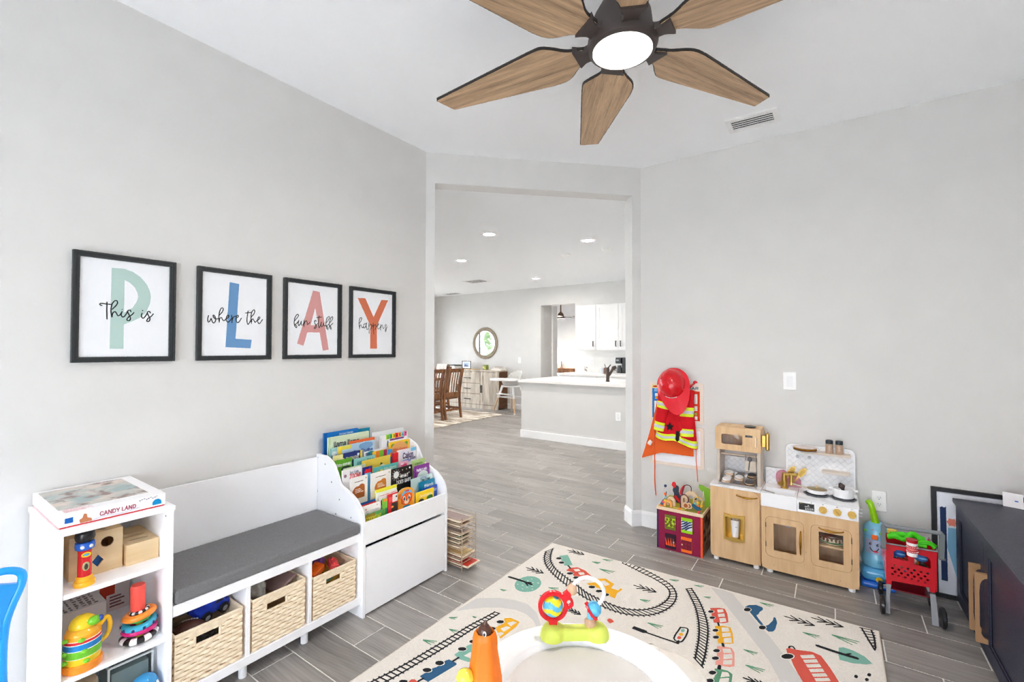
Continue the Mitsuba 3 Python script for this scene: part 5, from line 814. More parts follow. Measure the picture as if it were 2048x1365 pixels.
solo('toy_whisk', 'grey toy utensil head sticking out of the beige pocket', 'utensil', B().add(ball((1.912, 3.250, .640), (.014, .008, .015)), (96, 96, 100), True).add(tube([(1.912, 3.25, .64), (1.905, 3.245, .57)], .003), (96, 96, 100), True), 'satin')
t = thing('cookie_tray', 'silver toy baking tray of grey and white frosted cookies on the fridge counter', 'tray'); tx0, tx1, ty0, ty1, tz = 1.744, 1.952, 3.16, 3.34, .4784
TM = trimesh.transformations.rotation_matrix(.20, [1, 0, 0], [0, ty0, tz])
part(t, 'tray', B().add(bx(tx0, tx1, ty0, ty1, tz, tz + .003), (150, 150, 152)).add(ext(sbox(tx0, ty0, tx1, ty1).difference(sbox(tx0 + .004, ty0 + .004, tx1 - .004, ty1 - .004)), .012, (0, 0, tz + .003), Xa, Ya), (150, 150, 152)).xf(TM), 'm_steel')
for i in range(3):
    for j in range(3):
        for l in range(2 if (i + j) % 2 == 0 else 1):
            cx, cy, cz = tx0 + .038 + .066 * i + .003 * l, ty0 + .034 + .055 * j + .003 * l, tz + .0032 + .0125 * l; q = 0 if i == 0 or (i == 1 and j == 1) else 1 + (i + j) % 2; icing = [(236, 234, 234), (70, 70, 74), (110, 110, 114)][q]
            two = (i + j) % 2 == 0; lab = '%s frosted cookie%s, %s of the %s column on silver tray' % (('white', 'dark grey', 'mid grey')[q], (' on top' if l else ' below') if two else '', ('front', 'middle', 'back')[j], ('left', 'middle', 'right')[i])
            k = thing('toy_cookie', lab, 'cookie', 'frosted cookies on the silver tray'); part(k, 'biscuit', B().add(cyl((cx, cy, cz), (cx, cy, cz + .007), .025, n=22), (206, 170, 130), 40).xf(TM), 'matte'); part(k, 'icing', B().add(lathe([(.025, .0071), (.024, .0105), (.017, .012), (0, .012)], (cx, cy, cz), 22), icing, 40).xf(TM), 'gloss')
t = thing('paper_cup', 'white toy paper cup with a wooden spoon stick in the gold dispenser', 'cup'); part(t, 'cup', B().add(lathe([(0, .001), (.0185, 0), (.0265, .108), (.025, .108), (.017, .004), (0, .004)], (1.838, 3.1685, .1605), 32), (236, 236, 240), 40), 'satin'); part(t, 'print', B().add(bx(1.842, 1.853, 3.1425, 3.1455, .228, .229), (120, 120, 130)), 'matte'); part(t, 'stick', B().add(ext(crv([(-.016, 0), (-.014, .012), (-.006, .008), (0, .004), (.006, .008), (.014, .010), (.017, -.004), (.004, -.008)], 3, True), .002, (1.838, 3.170, .264), Xa, Za), (236, 214, 184)), 'matte')
# oven and sink half
t = thing('toy_oven', 'pale wood toy oven and sink unit, right half of the toy kitchen', 'toy oven'); x0, x1 = 1.986, 2.458; zc = .396; mid = 2.172
front = rrect(x0, x1, .022, .30, .03).union(sbox(x0, .2, x1, zc)); D1, D2, w1, w2 = rrect(2.010, 2.203, .100, .336, .026), rrect(2.238, 2.425, .106, .336, .026), sbox(2.051, .139, 2.166, .300), sbox(2.275, .141, 2.388, .303)
part(t, 'front_panel', B().add(ext(front.difference(D1.buffer(.0012)).difference(D2.buffer(.0012)), .012, (0, FYK + .012, 0), Xa, Za)), 'm_toywood')
for DD, ww, hd, hx in ((D1, w1, ('v', .150, .283, 2.187), 2.010), (D2, w2, ('h', 2.275, 2.390, .326), 2.4255)):
    k = part(t, 'door', B().add(ext(DD.difference(ww), .012, (0, FYK + .012, 0), Xa, Za)), 'm_toywood'); bb = ww.bounds; part(k, 'pane', B().add(bx(bb[0], bb[2], FYK + .006, FYK + .0072, bb[1], bb[3])), 'm_clear')
    part(k, 'handle', B().add(bow(hd[1], hd[2], hd[3], FYK, 0 if hd[0] == 'v' else .006, vert=hd[0] == 'v'), (170, 124, 44), True), 'metal')
    for z in (.155, .27): part(k, 'hinge', B().add(bx(hx - .002, hx + .002, FYK - .0015, FYK + .001, z, z + .03), (70, 64, 60)), 'satin')
part(t, 'cabinet', B().add(bx(x0 + .001, x0 + .010, FYK + .0125, yb, .022, zc)).add(bx(x1 - .010, x1 - .001, FYK + .0125, yb, .022, zc)).add(bx(2.219, 2.228, FYK + .0125, yb - .008, .032, zc)).add(bx(x0 + .010, x1 - .010, yb - .008, yb, .022, zc)).add(bx(x0 + .010, x1 - .010, FYK + .0125, yb - .008, .022, .032)), 'm_toywood')
part(t, 'oven_shelf', B().add(bx(2.2285, 2.4475, FYK + .03, yb - .009, .212, .220)), 'm_toywood'); part(t, 'pipe_hole', B().add(cyl((2.108, yb - .0085, .228), (2.108, yb - .0095, .228), .020, n=24), (214, 216, 220), 40), 'satin')
for x, y in ((2.028, 3.168), (2.425, 3.168), (2.028, 3.37), (2.425, 3.37)): part(t, 'foot', B().add(cyl((x, y, 0), (x, y, .022), .017, n=20), (244, 244, 244), 40), 'satin')
for x, z in ((2.213, .168), (2.372, .052), (2.052, .052), (2.453, .33), (2.453, .14)): part(t, 'screw', B().add(cyl((x, FYK, z), (x, FYK - .001, z), .0035, n=10), (180, 160, 140), 40), 'satin')
k = part(t, 'sink', B().add(bx(x0 - .001, mid - .001, FYK - .008, FYK + .004, .395, .476, .002)).add(bx(x0, x0 + .012, FYK + .004, 3.29, .42, .4755)).add(bx(mid - .014, mid - .002, FYK + .004, 3.29, .42, .4755)).add(bx(x0 + .012, mid - .014, 3.275, 3.29, .42, .4755)).add(bx(x0 + .012, mid - .014, FYK + .004, 3.275, .42, .432)), 'm_white', 'white apron front sink'); part(k, 'back_ledge', B().add(bx(x0, mid - .002, 3.2902, yb, .462, .4755)), 'm_marble')
k = part(t, 'control_panel', B().add(bx(mid, x1, FYK - .004, FYK + .02, .3965, .4655, .001)), 'm_white'); part(t, 'stove_top', B().add(bx(mid, x1 + .003, FYK - .006, yb, .4657, .478, .0015)), 'm_marble'); part(t, 'panel_side', B().add(bx(x1 - .01, x1, FYK + .0205, yb, .3965, .4655)), 'm_white')
yo = FYK - .0042; d = part(k, 'clock_display', B().add(bx(2.181, 2.255, yo - .001, yo, .412, .452), (38, 40, 44)), 'gloss'); b = B()
b.add(text('10:10', .0105, (2.209, yo - .0013, .4165), Xa, Za, .040), (236, 238, 240)); b.add(bx(2.208, 2.232, yo - .0014, yo - .0011, .4325, .4355), (236, 238, 240)); b.add(bx(2.224, 2.230, yo - .0014, yo - .0011, .440, .445), (226, 230, 232)); b.add(bx(2.186, 2.195, yo - .0014, yo - .0011, .4475, .449), (220, 214, 90))
for i, c in enumerate(((200, 202, 208), (180, 184, 190), (60, 60, 66))): b.add(bx(2.195 + .022 * i, 2.199 + .022 * i, yo - .0006, yo - .0001, .4575, .461), c)
part(k, 'print', b, 'matte')
for x, a in ((2.296, 1.1), (2.362, 2.35), (2.428, 0.05)):
    kk = part(k, 'knob', B().add(cyl((x, yo, .430), (x, yo - .010, .430), .020, .0185, n=32), (196, 160, 78), 40).add(place(bx(-.018, .018, -.003, .003, 0, .005, .001), (x, yo - .010, .430), (math.cos(a), 0, math.sin(a)), (-math.sin(a), 0, math.cos(a))), (160, 128, 60)), 'm_gold', 'gold control knob')
    b = B()
    for q in np.linspace(-.6, 3.75, 15): b.add(place(bx(.0235, .026, -.0004, .0004, 0, .0004), (x, yo, .430), (math.cos(q), 0, math.sin(q)), (-math.sin(q), 0, math.cos(q))), (110, 112, 120))
    b.add(bx(x - .004, x + .004, yo - .0004, yo, .4575, .460), (100, 100, 108)); labels[part(k, 'dial_marks', b, 'matte')] = {'label': 'fine printed dial marks around the knob', 'kind': 'stuff'}
bp = unary_union([sbox(2.10, .4782, x1 - .004, .70), rrect(2.10, x1 - .004, .60, .742, .035)]); part(t, 'backsplash', B().add(ext(bp, .008, (0, yb, 0), Xa, Za), (240, 241, 244)), 'm_white'); part(t, 'herringbone_tiles', B().add(ext(bp.buffer(-.008), .001, (0, yb - .0081, 0), Xa, Za)), 'm_herring'); part(t, 'low_backsplash', B().add(bx(x0, 2.0995, yb - .008, yb, .4757, .575)), 'm_herring')
part(t, 'shelf', B().add(bx(2.185, 2.43, 3.318, yb - .0092, .704, .716, .001), (208, 194, 180)), 'satin'); part(t, 'shelf', B().add(bx(2.290, 2.427, 3.328, yb - .0092, .594, .608, .001), (216, 204, 192)), 'satin')
for x in (2.163, 2.225): part(t, 'peg', B().add(cyl((x, yb - .0092, .668), (x, yb - .03, .668), .0085, n=16), (186, 190, 196), 40), 'satin')
for z in (.413, .432, .452): part(t, 'side_hook', B().add(cyl((x1 + .0001, 3.19, z), (x1 + .018, 3.19, z), .004, n=10), (214, 214, 218), 40), 'satin')
t = thing('toy_faucet', 'gold toy faucet with round lever behind the toy sink', 'faucet'); fz = .4757; part(t, 'column', B().add(lathe([(0, 0), (.021, 0), (.021, .007), (.0165, .009), (.0165, .045), (.0135, .047), (.0135, .093), (0, .093)], (2.096, 3.315, fz), 28), (190, 158, 80), 35), 'm_gold'); part(t, 'spout', B().add(cyl((2.09, 3.315, fz + .085), (2.165, 3.30, fz + .094), .010), (190, 158, 80), 40).add(lathe([(.012, .0), (.015, .004), (.0115, .022), (.0115, .062), (0, .062)], (2.135, 3.298, fz + .028), 24), (200, 168, 92), 35), 'm_gold'); part(t, 'lever', B().add(cyl((2.083, 3.30, fz + .030), (2.074, 3.283, fz + .030), .013, n=24), (190, 158, 80), 40).add(cyl((2.078, 3.289, fz + .03), (2.070, 3.286, fz + .065), .003), (190, 158, 80), 40), 'm_gold')
for i, (x, a) in enumerate(((2.11, .5), (2.165, .6))):
    k = thing('toy_scoop', 'gold ' + ('toy scoop tilted behind the faucet column' if i == 0 else 'slotted toy spatula leaning right of the faucet'), 'utensil'); M = trimesh.transformations.euler_matrix(0, a, 0); M[:3, 3] = (x + .012, 3.345, fz + .085); b = B().add(ext(affinity.scale(Point(0, 0).buffer(1, quad_segs=8), .016, .036), .004, (0, .002, .02), Xa, Za), (176, 144, 62)); b.add(bx(-.004, .004, -.002, .002, -.085, -.01), (176, 144, 62)); part(k, 'blade', b.xf(M), 'm_gold'); b = B()
    for s in np.linspace(-.022, .022, 7): b.add(bx(-.010, .010, -.0026, -.002, .02 + s - .0012, .02 + s + .0012), (84, 64, 24))
    part(k, 'slots', b.xf(M), 'matte')
t = thing('oven_mitt', 'pink and white checked toy oven mitt behind the faucet', 'oven mitt'); poly = Polygon(crv([(2.055, .478), (2.045, .52), (2.052, .555), (2.08, .572), (2.10, .565), (2.108, .54), (2.13, .55), (2.16, .545), (2.178, .52), (2.182, .478)], 5)); part(t, 'mitt', B().add(ext(poly, .010, (0, 3.379, 0), Xa, Za), (196, 120, 140)), 'matte'); b = B(); r2 = random.Random(2)
for i in range(30):
    for j in range(22):
        q = sbox(2.045 + .0048 * i, .478 + .0048 * j, 2.0478 + .0048 * i, .4805 + .0048 * j)
        if (i + j) % 2 == 0 and poly.contains(q): b.add(ext(q, .0004, (0, 3.3688, 0), Xa, Za), (240, 222, 226))
labels[part(t, 'check_print', b, 'matte')] = {'kind': 'stuff', 'label': 'fine white check print'}
solo('toy_sink_rack', 'grey toy utensil lying across the left edge of the white sink', 'utensil', B().add(place(bx(0, .075, -.006, .006, 0, .004, .001), (1.992, 3.185, .4765), (.86, -.5, -.0), (.5, .86, 0)), (130, 132, 138)), 'm_steel')
for i, (cx, cy) in enumerate(((2.262, 3.262), (2.392, 3.262))):
    k = thing('toy_burner', 'black toy burner grate under the ' + ('white frying pan' if i == 0 else 'white cooking pot'), 'burner'); b = B().add(lathe([(.030, 0), (.034, 0), (.034, .006), (.030, .006), (.030, 0)], (cx, cy, .4783), 32), (52, 56, 60), 40)
    for a in np.arange(8) * PI / 4: b.add(place(bx(.02, .062, -.004, .004, 0, .009, .001), (cx, cy, .4783), (math.cos(a), math.sin(a), 0), (-math.sin(a), math.cos(a), 0)), (48, 52, 56))
    b.add(lathe([(.052, 0), (.064, .001), (.066, .006), (.060, .008), (.052, .004), (.052, 0)], (cx, cy, .4783), 8), (66, 72, 78), 20); put(numbered(k + '__grate'), b, 'gloss')
t = thing('frying_pan', 'white toy frying pan with a gold lid on the left toy burner', 'pan'); c = (2.266, 3.262, .4876); part(t, 'pan', B().add(lathe([(0, 0), (.042, 0), (.050, .004), (.053, .024), (.051, .025), (.047, .006), (0, .005)], c, 36), (240, 241, 243), 35), 'gloss'); part(t, 'lid', B().add(lathe([(.0515, .0255), (.03, .030), (0, .032)], c, 36), (176, 158, 116), 40), 'metal'); part(t, 'lid_knob', B().add(cyl((c[0], c[1], c[2] + .032), (c[0], c[1], c[2] + .044), .006, n=14), (220, 196, 150), 40), 'satin'); part(t, 'handle', B().add(tube([(c[0] - .05, c[1] + .006, c[2] + .02), (c[0] - .085, c[1] + .010, c[2] + .026), (c[0] - .125, c[1] + .014, c[2] + .030)], [.006, .0045, .006], 10), (190, 180, 160), True), 'satin')
t = thing('cooking_pot', 'white toy cooking pot holding a dark spoon on the right toy burner', 'pot'); c = (2.392, 3.262, .4876); part(t, 'pot', B().add(lathe([(0, 0), (.046, 0), (.0495, .004), (.0505, .048), (.053, .050), (.0525, .052), (.0475, .050), (.046, .006), (0, .005)], c, 40), (240, 241, 243), 35), 'gloss')
for s in (-1, 1): part(t, 'handle', B().add(rbox(c[0] + s * .0515, c[0] + s * .068, c[1] - .014, c[1] + .014, c[2] + .040, c[2] + .048, .003), (240, 241, 243), 40), 'gloss')
solo('toy_spoon', 'dark brown toy spoon head poking out of the white pot', 'spoon', B().add(tube(crv([(2.40, 3.262, .496), (2.388, 3.262, .54), (2.376, 3.262, .566)], 5), [.008] * 5 + [.012, .018, .016, .012, .010, .004], 10), (70, 58, 56), True), 'satin')
for i, col in enumerate(((186, 196, 190), (176, 84, 48), (232, 200, 70), (214, 200, 198))):
    solo('toy_plate', ('pale green', 'rust red', 'yellow', 'mauve white')[i] + ' toy plate, ' + ('lowest', 'second from the bottom', 'third from the bottom', 'topmost')[i] + ' in the stack on the shelf', 'plate', B().add(lathe([(0, 0), (.040, 0), (.060, .006), (.062, .0085), (.060, .0085), (.040, .003), (0, .003)], (2.205, 3.326, .7165 + .0055 * i), 40), col, 35), 'satin', 'plates stacked on the toy kitchen shelf')
for i, x in enumerate((2.328, 2.377)):
    k = thing('spice_shaker', ('left' if i == 0 else 'right') + ' one of two tan toy shakers with black caps on the toy kitchen shelf', 'shaker'); part(k, 'jar', B().add(lathe([(0, 0), (.0175, 0), (.0185, .002), (.0185, .056), (0, .056)], (x, 3.352, .7165), 28), (178, 150, 128), 35), 'satin'); part(k, 'cap', B().add(lathe([(.0185, .0562), (.0185, .074), (.0165, .078), (0, .078)], (x, 3.352, .7165), 28), (44, 54, 60), 35), 'satin'); b = B()
    for j in range(6): b.add(place(bx(-.006 + .001 * (j % 2), .006 - .001 * (j % 3), 0, .002, 0, .0006), (x, 3.352 - .0187, .7165 + .018 + .005 * j), Xa, Za), (220, 204, 190))
    part(k, 'lettering', b, 'matte')
t = thing('toy_cake', 'toy cake with chocolate top on a green plate inside the oven window', 'toy cake'); c = (2.335, 3.25, .2203); part(t, 'plate', B().add(lathe([(0, 0), (.05, 0), (.072, .016), (.070, .018), (.05, .004), (0, .004)], c, 36), (60, 120, 76), 35), 'satin'); part(t, 'sponge', B().add(cyl((c[0], c[1], c[2] + .0045), (c[0], c[1], c[2] + .040), .062, n=36), (226, 208, 176), 40), 'matte'); part(t, 'chocolate', B().add(lathe([(.0625, .036)] + [(.0635, .045), (.060, .052), (0, .054)], c, 36), (92, 60, 46), 40), 'gloss')
b = B(); [b.add(ball((c[0] + .0625 * math.cos(a), c[1] + .0625 * math.sin(a), c[2] + .034 - .004 * (i % 3)), (.006, .006, .010), 1), (92, 60, 46), True) for i, a in enumerate(np.arange(20) * PI / 10)]; labels[part(t, 'icing_drips', b, 'gloss')] = {'kind': 'stuff', 'label': 'chocolate icing drips around the rim'}
# ---- toy vacuum, cart, leaning picture, navy cabinet --------------------------------------------
t = thing('toy_vacuum', 'pale blue toy vacuum with a smiling face and lime green handle beside the oven', 'toy vacuum'); c = np.array((2.543, 3.336, 0)); LB = (120, 190, 222)
part(t, 'base', B().add(rbox(2.468, 2.625, 3.262, 3.405, .0, .036, .017), (36, 110, 214), 40), 'gloss'); part(t, 'nozzle', B().add(rbox(2.470, 2.622, 3.262, 3.403, .0365, .1148, .036), (88, 172, 222), 40), 'gloss')
part(t, 'body', B().add(lathe([(0, .1152), (.062, .1155), (.068, .13), (.069, .16), (.061, .175), (.058, .20), (.057, .26), (.058, .285), (.062, .29), (.058, .325), (.042, .345), (.03, .352), (0, .354)], c, 40), LB, 35), 'gloss')
part(t, 'handle', B().add(tube(crv([(2.541, 3.336, .345), (2.533, 3.336, .395), (2.523, 3.338, .443), (2.515, 3.345, .461), (2.508, 3.36, .455)], 6), np.interp(np.linspace(0, 1, 25), [0, .3, .7, 1], [.020, .016, .015, .012]), 14), (146, 206, 24), True), 'gloss')
part(t, 'face_plate', B().add(lathe([(.0575, .185), (.0592, .19), (.0592, .262), (.0575, .268)], c, 28, a0=-2.55, a1=-.95), (160, 176, 206), True), 'satin'); b = B()
def onf(a, z, rr, cc, lift=.060): b.add(ball((c[0] + lift * math.cos(a), c[1] + lift * math.sin(a), z), rr, 1), cc, True)
for a in (-2.08, -1.52): onf(a, .243, (.006, .003, .007), (40, 50, 70)); onf(a + .03, .245, (.002, .002, .002), (250, 250, 250), .0635)
b.add(tube([(c[0] + .0605 * math.cos(a), c[1] + .0605 * math.sin(a), .222 - .020 * math.sin((a + 2.12) / .68 * PI) + .004 * ((a + 2.12) / .68)) for a in np.linspace(-2.12, -1.44, 14)], .0022, 6), (50, 50, 62), True); b.add(ext(affinity.scale(Point(0, 0).buffer(1), .011, .005), .001, (c[0] - .006, c[1] - .0605, .206), Xa, Za), (216, 50, 56)); part(t, 'face', b, 'satin', 'smiling printed face')
part(t, 'orange_button', B().add(rbox(2.519, 2.548, 3.272, 3.279, .272, .298, .003), (240, 112, 40), 40), 'gloss'); b = B(); gc = (2.549, 3.2615, .058); b.add(cyl(gc, (gc[0], gc[1] - .006, gc[2]), .010, n=20), (246, 196, 30), 40)
for a in np.arange(10) * PI / 5: b.add(place(bx(.008, .015, -.003, .003, 0, .004), (gc[0], gc[1] - .001, gc[2]), (math.cos(a), 0, math.sin(a)), (-math.sin(a), 0, math.cos(a))), (246, 196, 30))
part(t, 'yellow_wheel', b, 'gloss'); b = B(); [b.add(bx(2.545 + .008 * i, 2.549 + .008 * i, 3.2665, 3.271, .142, .160), (70, 150, 190)) for i in range(6)]; part(t, 'vents', b, 'satin'); b = B(); [b.add(ball((c[0] + .062 * math.cos(a), c[1] + .062 * math.sin(a), .31), (.008, .008, .008), 1), (110, 190, 70), True) for a in (-2.5, -.9, -1.3)]; part(t, 'lights', b, 'gloss'); part(t, 'badge', B().add(ext(affinity.scale(Point(0, 0).buffer(1), .010, .005), .002, (2.530, 3.283, .322), Xa, Za), (214, 50, 60)), 'satin')
t = thing('shopping_cart', 'red toy shopping cart with grey handle and black wheels near the navy cabinet', 'toy cart'); RED, GR = (196, 20, 36), (126, 128, 132); y0, y1 = 3.0, 3.215
fp = Polygon([(2.562, .152), (2.581, .152), (2.583, .172), (2.724, .180), (2.726, .160), (2.745, .160), (2.754, .360), (2.563, .354)])
wl = Polygon([(2.590, .288), (2.646, .285), (2.646, .322), (2.640, .332), (2.604, .332), (2.592, .320)]); wr = Polygon([(2.670, .278), (2.730, .272), (2.730, .312), (2.720, .326), (2.680, .330), (2.670, .318)])
holes = [Point(2.586 + .0245 * i + .010 * (j % 2), .205 + .0155 * j - .004 * i * .3).buffer(.0055, quad_segs=5) for i in range(6) for j in range(4)]
part(t, 'front_panel', B().add(ext(fp.difference(unary_union([wl, wr] + holes)), .006, (0, y0 + .006, 0), Xa, Za), RED), 'gloss'); sp = lambda: ext(Polygon([(y0 + .0062, .165), (y1, .20), (y1 + .015, .345), (y0 + .0062, .357)]).difference(unary_union([Point(y0 + .04 + .045 * i, .23 + .03 * j).buffer(.006, quad_segs=5) for i in range(5) for j in range(3)])), .005, (2.561, 0, 0), Ya, Za)
part(t, 'side_panel', B().add(sp(), RED), 'gloss'); m = sp(); m.vertices = np.asarray(m.vertices) + [.187, 0, 0]; part(t, 'side_panel', B().add(m, RED), 'gloss'); part(t, 'back_panel', B().add(bx(2.5665, 2.7475, y1 - .006, y1 - .0005, .20, .34), RED), 'gloss'); part(t, 'basket_floor', B().add(bx(2.5665, 2.7475, y0 + .0065, y1 - .0065, .196, .201), (150, 16, 28)), 'gloss')
b = B(); part(t, 'rim', B().add(tube([(2.560, y0 - .003, .356), (2.757, y0 - .003, .363)], .004, 8), GR, True).add(tube([(2.757, y0, .363), (2.755, y1 + .015, .35)], .004, 8), GR, True).add(tube([(2.560, y0, .356), (2.562, y1 + .015, .35)], .004, 8), GR, True), 'satin')
part(t, 'handle_bar', B().add(cyl((2.556, y0 - .03, .452), (2.768, y0 - .03, .462), .0095, n=20), (120, 124, 128), 40), 'satin')
for x, dx, z0, z1 in ((2.549, 0, .338, .460), (2.768, .004, .338, .470)): part(t, 'grip', B().add(ext([(-.009, z1 - .012), (0, z1), (.009, z1 - .012), (.009 - dx, z0), (-.009 - dx, z0)], .022, (x, y0 - .019, 0), Xa, Za), (104, 110, 112)).add(bx(x - .011, x + .011, y0 - .042, y0 - .020, z0 + .0, z0 + .006), (80, 84, 86)), 'satin')
for x, s in ((2.571, -1), (2.736, 1)): part(t, 'leg', B().add(ext([(x - .0095, .151), (x + .0095, .152), (x + .009 + s * .006, .09), (x + .012 + s * .008, .003), (x - .010 + s * .006, .003), (x - .009 + s * .002, .08)], .012, (0, y0 + .010, 0), Xa, Za), (146, 148, 152)), 'satin')
for x in (2.566, 2.7395): part(t, 'frame_rail', B().add(tube([(x, y0 + .012, .14), (x, y1, .055), (x, y1 + .012, .05)], .005, 8), (146, 148, 152), True), 'satin')
part(t, 'axle_bar', B().add(cyl((2.566, y1, .052), (2.7395, y1, .052), .006), (150, 152, 156), 40), 'satin'); part(t, 'lower_tray', B().add(bx(2.572, 2.734, y0 + .06, y1 - .01, .105, .11), (130, 18, 34)).add(bx(2.572, 2.734, y1 - .018, y1 - .012, .06, .195), (140, 20, 38)), 'gloss')
def wheel(x, y, r, w): return B().add(lathe([(.004, -w), (r - .006, -w), (r, -w + .004), (r, w - .004), (r - .006, w), (.004, w), (.004, -w)], (x, y, r), 32, axis=(1, 0, 0)), (24, 25, 28), 35)
for x, y, r in ((2.5445, 2.998, .045), (2.7725, 3.006, .047), (2.5515, 3.215, .036), (2.757, 3.22, .036)): part(t, 'wheel', wheel(x, y, r, .0095), 'gloss')
t = thing('toy_soup_can', 'small red and white striped toy can clipped on the front of the cart', 'toy can'); c = (2.659, 2.971, .328); b = B()
for z0, z1, cc in ((0, .018, (236, 232, 232)), (.018, .030, (186, 30, 40)), (.030, .040, (226, 120, 120)), (.040, .052, (190, 30, 40)), (.052, .066, (236, 232, 232)), (.066, .080, (176, 24, 36))): b.add(lathe([(.0205 + .02 * z0, z0), (.0205 + .02 * z1, z1)], c, 28), cc, True)
b.add(cyl((c[0], c[1], c[2] + .0798), (c[0], c[1], c[2] + .080), .0219, n=28), (170, 24, 34)).add(cyl((c[0], c[1], c[2]), (c[0], c[1], c[2] + .0005), .0205, n=28), (236, 232, 232)); part(t, 'can', b, 'satin'); b = B(); [b.add(ball((c[0] + .022 * math.cos(a), c[1] + .022 * math.sin(a), c[2] + z), .0022, 1), (240, 236, 230), True) for a in np.linspace(-2.9, -.2, 9) for z in (.024, .046)]; labels[part(t, 'dots', b, 'matte')] = {'kind': 'stuff', 'label': 'rows of white dots'}
t = thing('green_bag', 'bright lime green cloth bag lying over the top of the cart', 'bag'); b = B()
for pts, r in (([(2.575, 3.06, .372), (2.60, 3.05, .385), (2.63, 3.05, .374), (2.66, 3.06, .38)], .012), ([(2.65, 3.07, .375), (2.668, 3.075, .400), (2.69, 3.08, .392), (2.71, 3.07, .375)], .013), ([(2.69, 3.04, .368), (2.715, 3.04, .382), (2.738, 3.04, .378), (2.752, 3.04, .368)], .012), ([(2.66, 3.04, .370), (2.69, 3.035, .366), (2.72, 3.035, .366)], .012), ([(2.59, 3.09, .375), (2.65, 3.10, .382), (2.72, 3.10, .374)], .016)): m = tube(crv(pts, 8), r, 12); v = np.array(m.vertices); v[:, 2] = (v[:, 2] - .375) * 1.0 + .375; v += (meshkit.noise(v * 60, 2) - .5)[:, None] * .006; m.vertices = v; b.add(m, (70, 206, 20), 60)
part(t, 'cloth', b, 'satin')
solo('yellow_sponge', 'yellow toy block at the back left of the cart basket', 'toy block', B().add(place(bx(-.02, .02, -.014, .014, 0, .022, .003), (2.597, 3.14, .367), (.97, -.2, 0), (.2, .97, 0)), (220, 190, 80)), 'satin')
for i, (x, z, cc, l) in enumerate(((2.617, .303, (44, 90, 170), 'blue toy packet behind the left window of the cart'), (2.70, .302, (60, 110, 170), 'blue toy fish behind the right window of the cart'))): solo('toy_packet', l, 'toy food', B().add(ball((x, 3.04, z), (.026, .02, .019)), cc, True).add(ball((x + .004, 3.026, z + .003), (.018, .008, .005)), (110, 170, 214), True), 'gloss')
r2 = random.Random(5); b = B()
for i in range(40): b.add(ball((2.585 + .145 * r2.random(), 3.02 + .17 * r2.random(), .212 + .05 * r2.random()), .011 + .006 * r2.random(), 1), r2.choice([(236, 210, 150), (240, 236, 226), (214, 70, 50), (70, 140, 190), (150, 110, 60), (60, 60, 60), (236, 180, 60)]), True)
k = solo('toy_groceries', 'mixed toy groceries seen through the round holes of the cart', 'toy food', b, 'satin'); labels[k]['kind'] = 'stuff'
# leaning picture
t = thing('leaning_picture', 'large black framed nursery picture leaning on the right wall behind the navy cabinet', 'picture'); L = .585; ax = np.array([0, .030, L]) / math.hypot(.030, L); o = np.array((2.787, 3.384, .0)); uu = Xa; W = .44
fr = sbox(0, 0, W, L).difference(sbox(.022, .022, W - .022, L - .022)); part(t, 'frame', B().add(ext(fr, .018, o, uu, ax), (26, 30, 32)), 'satin'); part(t, 'print', B().add(ext(sbox(.02, .02, W - .02, L - .02), .004, o - np.cross(uu, ax) * 0 + np.cross(uu, ax) * .006, uu, ax), (226, 229, 238)), 'satin'); b = B(); op = o + np.cross(uu, ax) * .0102
for pol, cc in ((Polygon([(.035, .09), (.060, .09), (.060, .485), (.052, .478), (.044, .484), (.035, .478)]), (40, 60, 98)), (Polygon([(.060, .27), (.10, .10), (.20, .10), (.20, .38), (.066, .375)]), (130, 184, 216)), (Polygon([(.082 + (.024 if i % 2 == 0 else .017) * math.cos(i * PI / 6), .405 + (.024 if i % 2 == 0 else .017) * math.sin(i * PI / 6)) for i in range(12)]), (222, 132, 116))): b.add(ext(pol, .0004, op, uu, ax), cc)
part(t, 'picture_print', b, 'matte', 'navy stripe, pale blue shape and coral flower')
